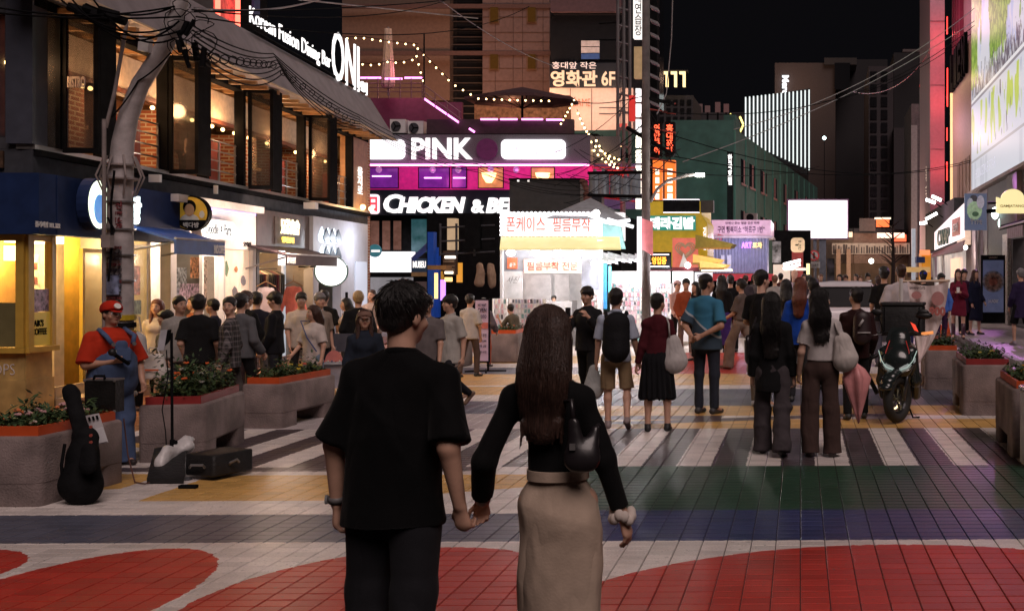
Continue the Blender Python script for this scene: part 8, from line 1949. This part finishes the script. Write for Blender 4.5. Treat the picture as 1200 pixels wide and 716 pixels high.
p = pp('short haired woman in burgundy top and black skirt carrying a white tote',771,343,12.35,185,female=True,rt=1,hair='short',seed=9,hyaw=-35,arms=(((-.18,.0,-1),(-.25,.15,-1)),((.16,.0,-1),(.1,.2,-1))),legs=(((-.06,.0,-1),(-.02,-.06,-1)),((.05,.05,-1),(.02,-.1,-1))),top=('long',(.075,.012,.018),'bg',{'hem': .97,'loose': .98,'sleeve': 1.92}),bottom=('skirt',(.010,.010,.012),'bs',{'hem': .42,'flare': .08}),shoes=BLK)
h1 = p['sh',1]
blob('tote_bag','white cloth tote hanging at the burgundy topped woman\'s hip','bag',p,[((.20,-.06,.82),(.19,-.05,1.02),.15,.09,.05,(0,1,0),1.9)],cloth('tote_white',(.50,.47,.46)),dsp=folds(.03,14),strap=[([(.14,-.06,1.06),(.13,-.11,1.25),(float(h1[0]) - .03,-.05,float(h1[2]) + .06),(float(h1[0]),.06,1.25)],.011)])
def tq_mat():
 m = bpy.data.materials.new('blue_printed_cloth'); m.use_nodes = True; N = m.node_tree.nodes; L = m.node_tree.links; E.nt = m.node_tree; b = N['Principled BSDF']; b.inputs['Roughness'].default_value = .9; b.inputs['Specular IOR Level'].default_value = .1
 t = N.new('ShaderNodeTexCoord'); s_ = N.new('ShaderNodeSeparateXYZ'); L.new(t.outputs['Object'],s_.inputs[0]); d = E(s_.outputs[2]) + E(s_.outputs[0]) * .75 - 1.15
 col = (.05,.19,.31)
 for mask,c in ((d < 0.,(.055,.085,.12)),((d > -.008) & (d < .022),(.42,.46,.5))):
  mx = N.new('ShaderNodeMix'); mx.data_type = 'RGBA'
  if isinstance(col,tuple): mx.inputs['A'].default_value = (*col,1)
  else: L.new(col,mx.inputs['A'])
  L.new(mask.o,mx.inputs['Factor']); mx.inputs['B'].default_value = (*c,1); col = mx.outputs['Result']
 L.new(col,b.inputs['Base Color']); return m
p = pp('stocky man in blue T-shirt with hands clasped behind his back',828,320,13.9,155,hair='buzz',seed=10,build=1.12,skin=1,hyaw=-30,arms=(((-.25,-.28,-.9),(.62,-.45,-.45)),((.28,-.28,-.9),(-.62,-.45,-.38))),curl=(1.1,.9),palm=((0,-1,0),(0,-1,0)),legs=(((-.03,0,-1),(0,-.02,-1)),((.03,.04,-1),(0,-.02,-1))),top=('tee',tq_mat(),'tq',{'hem': .80}),bottom=('jeans',(.03,.035,.05)),shoes=CHAR)
p = pp('tall young man in black T-shirt with a beige coat over his arm',893,316,14.6,150,hair='short',seed=11,hyaw=-25,skin=2,build=1.05,arms=(((-.25,.1,-1),(.2,.7,-.3)),((.2,.0,-1),(.1,.3,-1))),top=('tee',BLK),bottom=('pants',(.16,.14,.12)),shoes=(.4,.4,.42))
blob('folded_coat','long beige coat draped over the tall man\'s arm','coat',p,[((-.22,.16,.62),(-.20,.14,1.08),.10,.07,.05,(0,1,0),1.7),((-.24,.10,.5),(-.2,.14,.9),.07,.08,.05,(0,1,0),1.7)],cloth('coat_beige',(.42,.34,.27)),'coat_cloth',dsp=folds(.03,11))
p = pp('woman with very long black hair and black blazer walking away',905,341,10.75,178,female=True,rt=1,hair='verylong',seed=12,hyaw=-30,arms=(((-.2,.0,-1),(-.05,.3,-1)),((.16,.05,-1),(.12,.2,-1))),legs=(((-.05,.22,-1),(0,-.02,-1)),((.05,-.12,-1),(0,-.35,-1))),top=('jacket',(.011,.011,.012),'blz',{'hem': .68,'loose': 1.06,'strands': (300,7)}),bottom=('wide',(.06,.05,.055),'gr'),shoes=BLK)
blob('shoulder_bag','black bag pressed to the side of the long black haired woman','bag',p,[((-.24,.03,.98),(-.24,-.04,1.14),.08,.07,.04,(1,0,0),1.8)],mat('bag_leather',(.018,.014,.016),.35),strap=[([(-.23,-.04,1.18),(-.16,-.03,1.38),(-.23,.06,1.16)],.01)])
p = pp('woman in white T-shirt and brown trousers with long black hair looking right',962,337,10.65,182,female=True,rt=1,hair='long',seed=13,hyaw=-62,skin=2,arms=(((-.2,.05,-1),(-.1,.4,-1)),((.3,.02,-1),(.12,.35,-1))),legs=(((-.05,.05,-1),(0,-.1,-1)),((.04,-.02,-1),(.02,-.06,-1))),top=('tee',(.52,.48,.47),'wt',{'hem': .99,'loose': .98,'sleeve': .7,'strands': (260,8)}),bottom=('wide',(.065,.04,.035),'bn'),shoes=(.05,.04,.04))
PW = p; h1 = p['sh',1]
blob('tote_bag','round white canvas tote under the white T-shirt woman\'s arm','bag',p,[((.24,-.10,.98),(.22,-.08,1.14),.13,.09,.05,(0,1,0),1.5)],cloth('tote_cream',(.55,.50,.47)),dsp=folds(.03,12),strap=[([(.18,-.10,1.2),(.14,-.09,1.32),(float(h1[0]) - .02,-.02,float(h1[2]) + .05),(.2,.06,1.2)],.012)])
o = thing('folded_umbrella','folded pink umbrella hanging point down beside the white T-shirt woman','umbrella',wp(1001,425,10.7)); a = wp(1001,425,10.7); b = wp(1006,496,10.7); mid_ = a.lerp(b,.25)
m = MB(); rings = []
for t,r in ((0,.02),(.1,.085),(.25,.13),(.5,.09),(.8,.04),(1,.006)):
 c = a.lerp(b,t); rings.append([c + Vector((r * (1 + .25 * math.cos(q * 5)) * math.cos(q),r * (1 + .25 * math.cos(q * 5)) * math.sin(q),0)) for q in np.linspace(0,6.283,31)[:-1]])
m.loft(rings[::-1]); m.build('folded_canopy',mat('pink_nylon',(.72,.30,.30),.45,bump=.2),o,True); m = MB(); m.tube([a + Vector((0,0,.16)),a],.01,6); m.build('umbrella_handle',M_DK,o)
p = pp('person in dark brown jacket with backpack behind the scooter, seen from behind',1003,336,13.4,185,hair='short',hcol='black',seed=14,hyaw=30,top=('jacket',(.030,.012,.012),'lj',{'loose': 1.1,'rough': .5}),bottom=('pants',BLK))
blob('backpack','dark backpack with pale straps on the person behind the scooter','backpack',p,[((0.05,-.24,1.06),(0.05,-.22,1.26),.12,.11,.05,(0,1,0),1.4)],mat('backpack_wine',(.03,.014,.016),.5),strap=[([(-.02,-.34,1.10),(.14,-.33,1.10)],.008),([(.0,-.33,1.18),(.05,-.34,1.26)],.016)],smt=mat('strap_white',(.5,.48,.48),.5))
# --- further back, centre
pp('man in a rust orange jacket facing the camera by the phone case wall',804,326,24,8,hair='full',seed=15,top=('jacket',(.30,.07,.03),'or'),bottom=('pants',(.22,.18,.16)),shoes=(.3,.3,.3),cap={'n': 'dk','c': BLK,'brim': 0,'k': 1.02},arms=(((-.2,.1,-1),(.4,.4,-.9)),((.2,.1,-1),(-.4,.4,-.9))))
pp('person with a red and white cap half hidden behind the orange jacket',794,328,25.5,40,hair='short',top=('long',(.5,.3,.25)),bottom=('pants',BLK),cap={'n': 'rw','c': (.6,.4,.4),'brim': 1})
pp('person in black leaning in to look at the phone case wall',829,332,26,-70,hair='full',top=('jacket',BLK),bottom=('pants',BLK),lean=(0,.5),arms=(((-.2,.5,-.8),(0,.9,-.2)),((.2,.5,-.8),(0,.9,-.2))))
pp('woman in grey brown tee and flared trousers striding to the left',868,324,20.5,-115,female=True,hair='bun',hcol='black',seed=16,arms=(((-.1,.3,-1),(.0,.9,-.5)),((.1,-.1,-1),(0,.3,-1))),legs=(((-.02,.45,-1),(0,.1,-1)),((.02,-.45,-1),(0,-.7,-1))),top=('tee',(.13,.10,.09),'gb',{'hem': .96}),bottom=('wide',(.20,.15,.12),'fl'),shoes=(.12,.08,.07))
pp('woman in black with a purple skirt behind the blue T-shirt man',846,322,22,170,female=True,rt=1,hair='long',seed=17,top=('jacket',BLK),bottom=('skirt',(.06,.03,.16),'pu',{'hem': .35,'flare': .03}))
pp('person in all black walking away behind the grey brown tee',856,322,25,185,hair='full',top=('jacket',(.01,.01,.012),'k1'),bottom=('pants',BLK))
pp('long haired person in black beside the rust jacket, looking left',815,330,22.5,-40,female=True,hair='long',top=('jacket',(.014,.014,.02),'k2'),bottom=('pants',BLK))
pp('woman with long reddish brown hair and bright blue top',937,325,15.2,175,female=True,rt=1,hair='long',hcol='red',hyaw=20,seed=18,top=('tee',(.015,.07,.42),'bb'),bottom=('pants',CHAR))
pp('dark haired person between the red haired woman and the white T-shirt',953,326,17,180,hair='full',top=('tee',(.02,.02,.03)),bottom=('pants',BLK))
pp('woman with straight black hair left of the red haired woman',921,327,16.5,190,female=True,rt=1,hair='long',top=('long',(.3,.27,.25)),bottom=('pants',(.35,.3,.27)))
pp('bald man with pink lit face looking toward the camera',931,315,26,0,hair='bald',skin=2,build=1.08,top=('long',(.4,.3,.35)),bottom=('pants',CHAR))
back = [(846,326,30,'dark jacket far behind the lilac stall'),(874,322,33,'dark top standing below the red fascia'),(884,321,34,'small dark figure right of the striding woman'),(908,322,30,'dark hair just right of the tall young man'),(915,320,36,'grey top under the white tube lamps'),(942,321,36,'dark coat under the no entry plate'),(948,322,30,'black coat in front of the billboard post'),(962,321,38,'dark figure by the billboard post'),(984,321,34,'black hair above the silver car roof'),(991,322,37,'brown hair above the silver car roof'),(1003,321,40,'pale top right above the car roof'),(1008,323,33,'dark red top behind the car'),(1017,320,36,'tan top and orange scarf right of the car'),(1030,322,24,'black clothes just right of the car')]
for k,(x,y,Yd,l_) in enumerate(back):
 c = [(.02,.02,.025),(.05,.04,.05),(.12,.1,.1),(.3,.27,.26),(.10,.03,.03)][k % 5]
 pp('distant pedestrian with ' + l_,x,y,Yd,rnd.choice([180,170,10,-20,195]),hair=['full','short','long'][k % 3],female=(k % 3 == 2),rt=1,hcol=['black','brown','black','light_brown'][k % 4],top=(['tee','jacket','long'][k % 3],c),bottom=('pants',[BLK,CHAR,(.1,.09,.1)][k % 3]),group=G2)
# --- right side
RZ = .137
pp('man with close cropped hair and pale pink lit T-shirt seen from behind',1056,309,18.5,178,hair='buzz',hcol='brown',skin=2,build=1.18,top=('tee',(.55,.50,.52),'pw',{'loose': 1.2}),bottom=('pants',(.03,.03,.12)))
pp('man in black T-shirt left of the pink lit man, seen from behind',1036,312,21,178,hair='full',top=('tee',BLK),bottom=('pants',(.1,.1,.13)),legs=(((-.02,.2,-1),(0,-.1,-1)),((.02,-.2,-1),(0,-.3,-1))))
pp('person with a bright blue cap behind the hanging banner',1082,317,24,175,hair='full',cap={'n': 'bl','c': (.01,.03,.35),'brim': 0},top=('tee',BLK),bottom=('pants',BLK),zg=RZ)
pp('boy in light blue shirt right behind the hanging banner',1103,320,24.5,20,hair='full',top=('long',(.07,.16,.52),'lb'),bottom=('pants',(.05,.02,.06)),zg=RZ)
p = pp('woman in burgundy coat and tall boots looking down at her phone',1123,315,28,-8,female=True,hair='long',hcol='brown',zg=RZ,hpitch=-12,arms=(((-.15,.25,-1),(.5,.7,.3)),((.15,.25,-1),(-.5,.7,.3))),top=('coat',(.13,.012,.03),'bc',{'hem': .62}),bottom=('skirt',(.13,.012,.03),'bk',{'hem': .58,'flare': .02}),shoes=(.06,.02,.03),vox=.0185)
for i in (0,1):
 m = MB(); a,b = p['kn',i],p['an',i]; m.tube([tuple(a * .75 + b * .25),tuple(a * .4 + b * .6),tuple(b),tuple(b - np.array([0,0,.05]))],[.062,.060,.048,.05],10); m.build('boot',mat('boot_wine',(.05,.015,.03),.35),p['root'],True,local=True)
o = thing('phone','white phone in the hands of the burgundy coated woman','phone',l2w(p,(p['hand',0] + p['hand',1]) / 2 + np.array([0,.03,.03])),p['root'].rotation_euler.z); MB().rbox(-.04,.04,-.006,.006,-.07,.07,.01,3).build('phone_body',M_WHITE,o,local=True)
pp('person with short dark hair directly behind the burgundy coat',1130,315,30,10,hair='full',zg=RZ,top=('coat',(.03,.01,.03),'k4'),bottom=('pants',BLK))
pp('woman in long dark coat walking toward the food board',1143,316,30,40,female=True,hair='long',hcol='brown',zg=RZ,top=('coat',(.012,.014,.035),'nc',{'hem': .42}),bottom=('skirt',(.012,.014,.035),'nk',{'hem': .38,'flare': .03}),shoes=BLK)
pp('person in dark shorts and jacket cut off by the right edge',1196,314,25.5,200,hair='full',hcol='grey',zg=RZ,top=('jacket',(.03,.02,.06),'dj',{'hem': .62}),bottom=('shorts',BLK),shoes=(.3,.25,.3))
# --- the busker
bz = pp('busker in red cap, red T-shirt and denim overalls holding a microphone',131,353,10.1,58,hair='short',seed=20,build=1.24,skin=1,hyaw=4,glasses=True,cap={'n': 'red','c': (.50,.025,.012),'brim': .85,'k': 1.12,'badge': 1},
  arms=(((-.30,.08,-1),(.1,.5,-.8)),((.26,.20,-.95),(-.72,.75,.12))),curl=(.5,1.35),palm=(None,(-.5,.2,.6)),top=('tee',(.48,.035,.014),'rd',{'loose': 1.12,'hem': .86,'sleeve': .95}),bottom=('wide',(.08,.12,.23),'den'),shoes=(.03,.02,.02),legs=(((-.07,.02,-1),(-.01,.0,-1)),((.07,.02,-1),(.01,.0,-1))),vox=.0085)
S_ = bz['S']; DEN = cloth('bden',(.08,.12,.23))
g = Field(.009)
ch_ = bz['che']; B_ = 1.32
g.cap(bz['pel'] + np.array([0,.0,-.02]),bz['pel'] + np.array([0,.02,.16]),.215,.20,.05,(0,1,0),1.22); g.cap(bz['pel'] + np.array([0,.08,.12]),ch_ + np.array([0,.10,.0]),.155,.11,.05,(0,1,0),1.15); g.plane(ch_ + np.array([0,0,.05]),(0,0,1)); g.plane((0,ch_[1] - .02,0),(0,-.75,.42),(tuple(ch_ + np.array([0,-.1,0])),.28))
sdf_part(g,'overall_bib',DEN,bz['root'],folds(.012,13))
for s_ in (-1,1): m = MB(); m.tube([tuple(ch_ + np.array([s_ * .09,.205,.02])),tuple(ch_ + np.array([s_ * .12,.17,.09])),tuple(bz['nek'] + np.array([s_ * .11,.02,-.005])),tuple(bz['nek'] + np.array([s_ * .10,-.10,-.08])),tuple(ch_ + np.array([s_ * .03,-.21,-.08]))],.021,8); m.build('overall_strap',DEN,bz['root'],True,local=True); m = MB(); m.disc(tuple(ch_ + np.array([s_ * .09,.225,.015])),(0,1,.2),.018,.008,10); m.build('strap_button',M_MET,bz['root'],local=True)
m = MB(); q = ch_ + np.array([0,.205,-.08]); m.rbox(float(q[0]) - .07,float(q[0]) + .07,float(q[1]),float(q[1]) + .012,float(q[2]) - .06,float(q[2]) + .05,.005,2); m.build('bib_pocket',DEN,bz['root'],local=True)
hnd = bz['hand',1]; fw1 = bz['fw',1]
o = thing('microphone','black microphone gripped in the busker\'s raised hand','microphone',l2w(bz,hnd),bz['root'].rotation_euler.z); m = MB(); a = Vector((-.05,.02,-.03)) ; b = Vector((.10,.07,.07)); m.tube([a,b],.017,10); m.build('handle',M_DK,o,local=True); m = MB(); m.ball(tuple(b + Vector((.02,.015,.02))),.035,12,8); m.build('grille',mat('mic_grille',(.03,.03,.03),.5,.5),o,True,local=True)
# --- left group
pp('woman with long red hair and cream cardigan sitting by the coffee window',184,340,15.4,20,female=True,hair='long',hcol='red',hyaw=-15,group=G1,sit=.62,legs=(((-.05,1,-.15),(0,.05,-1)),((.05,1,-.15),(0,.05,-1))),top=('long',(.55,.45,.36),'cc'),bottom=('pants',(.4,.34,.28)))
pp('man in olive tee sitting sideways with one black trousered leg raised',194,350,14.3,-50,hair='full',skin=1,group=G1,sit=.55,legs=(((-.1,1,.05),(0,.1,-1)),((.1,.7,-.5),(0,.0,-1))),top=('tee',(.12,.11,.085),'ol'),bottom=('jeans',BLK),shoes=(.25,.25,.25),arms=(((-.1,.25,-1),(.1,.6,-.8)),((.1,.25,-1),(-.1,.6,-.8))))
pp('smiling man in a grey track jacket with white stripes down the sleeves',211,346,13.6,50,hair='short',group=G1,hyaw=10,top=('jacket',(.36,.34,.32),'tj'),bottom=('wide',(.14,.15,.17),'gj'),arms=(((-.15,.05,-1),(.05,.25,-1)),((.15,.05,-1),(-.1,.3,-1))))
pp('man in plain black tee seen from behind among the left group',233,345,13.2,195,hair='full',group=G1,build=1.08,top=('tee',BLK),bottom=('pants',(.03,.03,.035)),seed=21)
pl_ = mat('cloth_plaid',(.05,.05,.06),.85,var=.1)
def plaid():
 m = bpy.data.materials.new('plaid_cloth'); m.use_nodes = True; N = m.node_tree.nodes; L = m.node_tree.links; E.nt = m.node_tree; b = N['Principled BSDF']; b.inputs['Roughness'].default_value = .85
 t = N.new('ShaderNodeTexCoord'); s_ = N.new('ShaderNodeSeparateXYZ'); L.new(t.outputs['Object'],s_.inputs[0]); x,z = E(s_.outputs[0]),E(s_.outputs[2])
 k = ((x * 16.).mod(1.) < .3) * .5 + ((z * 16.).mod(1.) < .3) * .5 + ((x * 16. + .4).mod(1.) < .07) * .6
 sc_ = N.new('ShaderNodeVectorMath'); sc_.operation = 'SCALE'; sc_.inputs[0].default_value = (.16,.14,.145); L.new((k + .16).o,sc_.inputs['Scale']); L.new(sc_.outputs[0],b.inputs['Base Color']); return m
pp('man in a dark plaid shirt with hands in pockets looking back over his shoulder',269,347,12.9,-75,hair='short',group=G1,hyaw=85,top=('jacket',plaid(),'plaid',{'hem': .78}),bottom=('pants',(.09,.075,.07)),arms=(((-.18,-.05,-1),(.05,.35,-.9)),((.18,-.05,-1),(-.05,.35,-.9))))
pp('person in grey sweatshirt directly behind the plaid shirt man',283,343,13.8,170,hair='full',group=G1,top=('long',(.12,.12,.13),'gs',{'loose': 1.1}),bottom=('pants',BLK))
pp('man in black jacket at the back of the left group near the clothes',289,341,15.3,160,hair='full',group=G1,hcol='brown',top=('jacket',BLK),bottom=('pants',(.05,.03,.03)))
pp('dark haired man right behind the two black jackets',301,342,15.8,190,hair='full',group=G1,top=('jacket',(.02,.02,.03)),bottom=('pants',(.1,.09,.09)))
pp('man in a black zip jacket standing in profile facing left',322,342,14.8,-80,hair='full',group=G1,hpitch=-10,seed=22,top=('jacket',(.012,.012,.015),'zj'),bottom=('pants',(.02,.02,.025)),arms=(((-.1,.1,-1),(.1,.5,-.9)),((.1,.1,-1),(-.1,.5,-.9))))
pp('young man in cream tee with a crossbody strap facing the camera',353,342,16.2,25,hair='full',group=G1,top=('tee',(.55,.46,.38),'cr'),bottom=('pants',CHAR),glasses=True)
pp('grey haired man with rucksack straps over a brown tee',375,343,16.0,60,hair='full',hcol='grey',group=G1,hyaw=-10,top=('tee',(.28,.22,.18),'bt2'),bottom=('pants',CHAR))
pp('person in black behind the grey haired man',380,340,17.5,190,hair='full',group=G1,top=('tee',BLK),bottom=('pants',BLK))
p = pp('young woman in oversized white tee with a blue crossbody strap',367,357,14.2,-20,female=True,hair='shoulder',hcol='brown',group=G1,hyaw=-25,top=('tee',(.58,.50,.46),'wt3',{'hem': .72,'loose': 1.15}),bottom=('jeans',(.2,.26,.34)),arms=(((-.3,.1,-1),(-.1,.3,-1)),((.3,.2,-1),(.0,.7,-.6))))
m = MB(); m.tube([tuple(p['nek'] + np.array([.06,-.02,.01])),(.08,.13,1.2),(-.05,.15,.98),(-.16,.10,.80)],.008,5); m.build('crossbody_strap',mat('blue_strap',(.03,.06,.2),.5),p['root'],local=True)
pp('woman with dark hair and cream top in profile near the white shop',405,349,17.5,-60,female=True,hair='shoulder',hcol='black',group=G1,top=('long',(.5,.4,.36),'cm'),bottom=('pants',CHAR))
pp('blonde haired person in a black jacket seen from behind',420,341,16.5,200,hair='full',hcol='blonde',group=G1,build=1.08,top=('jacket',BLK),bottom=('pants',BLK))
p = pp('woman in brown cap and round glasses with navy jacket holding a phone',427,362,11.3,28,female=True,hair='long',hcol='brown',glasses=True,cap={'n': 'brn','c': (.22,.13,.10),'brim': .8},group=G1,seed=24,top=('jacket',(.02,.026,.04),'nv',{'inner': (.5,.45,.45)}),bottom=('pants',CHAR),arms=(((-.3,.15,-1),(-.1,.85,-.1)),((.2,.1,-1),(0,.3,-1))))
o = thing('phone','white phone held low by the woman in the brown cap','phone',l2w(p,p['hand',0] + np.array([0.01,.03,.03])),p['root'].rotation_euler.z); MB().rbox(-.035,.035,-.01,.01,-.06,.07,.01,3).build('phone_body',M_WHITE,o,local=True)
pp('person in grey brown jacket partly hidden by the black shirted man',500,345,13.2,10,hair='full',top=('tee',(.14,.12,.12),'gk'),bottom=('pants',CHAR))
p = pp('young man in open pale grey shirt striding to the left',527,342,14.2,-35,hair='full',seed=25,hyaw=-18,top=('tee',(.42,.40,.37),'og',{'collar': 1,'inner': (.6,.58,.58),'hem': .74,'loose': 1.15}),bottom=('pants',(.022,.022,.025)),shoes=(.2,.12,.08),legs=(((-.05,.45,-1),(0,.15,-1)),((.05,-.25,-1),(0,-.95,-.75))),arms=(((-.2,-.2,-1),(-.05,.1,-1)),((.2,.25,-1),(.1,.6,-1))))
pp('person in white shirt seen from behind left of the lilac sign board',551,344,19,165,hair='short',top=('tee',(.55,.52,.5),'ws'),bottom=('pants',(.1,.07,.06)))
pp('hooded person in a grey hoodie right behind the lilac sign board',567,349,21,175,hair='bob',hcol='grey',top=('jacket',(.16,.13,.15),'gh'),bottom=('pants',(.4,.1,.06)))
pp('person in olive top crouching at the low wire rack by the kiosk',606,350,22.5,-120,hair='short',skin=1,top=('tee',(.13,.11,.08),'oc'),bottom=('pants',(.08,.07,.05)),lean=(0,.45),sit=.5,legs=(((-.1,1,.1),(0,-.3,-1)),((.1,1,.1),(0,-.3,-1))),arms=(((-.1,.5,-.7),(0,.5,.8)),((.1,.5,-.7),(0,.9,.0))))
pp('shop keeper with dark hair inside the phone case kiosk',649,346,27.2,20,hair='full',top=('long',(.3,.3,.33)),bottom=('pants',BLK))
pp('bearded balding man in the doorway of the white shop end',436,339,20,-10,hair='buzz',hcol='brown',skin=2,build=1.2,top=('tee',(.35,.28,.26)),bottom=('pants',CHAR))
pp('person peering out of the lit white shop behind the left group',226,347,16.5,-30,female=True,hair='bob',hcol='brown',group=G1,top=('long',(.3,.1,.05)),bottom=('pants',CHAR))
pp('short haired person between the black tee and the plaid shirt',249,350,15.2,-80,hair='short',skin=1,group=G1,top=('tee',(.03,.03,.05)),bottom=('pants',(.3,.28,.27)))
# terrace guests
for k,(x,y) in enumerate(((590,142),(604,143),(618,141),(632,142),(645,145),(657,141))):
 pp(['leftmost guest','second guest from the left','third guest','fourth guest','fifth guest','rightmost long haired guest'][k] + ' sitting dark against the light on the roof terrace',x,y,43.9,(20,-40,60,0,-70,30)[k],zg=wp(600,157,43).z - .35,hair='long' if k == 5 else 'full',female=k == 5,top=('tee',(.04,.02,.025)),bottom=('pants',BLK),vox=.035,group='guests on the roof terrace')
# bar guests behind the railing
for k,(p_,nn_) in enumerate(((262,-1.0),(255,-.7))):
 c = LB.p(S(p_),nn_,3.42); person(['bar guest with dark hair sitting behind the second open window','bar guest leaning at the rail behind the second open window'][k],c.x,c.y,(-60,40)[k],1.35,z=3.42,vox=.03,top=('tee',(.05,.02,.02)),bottom=('pants',BLK))
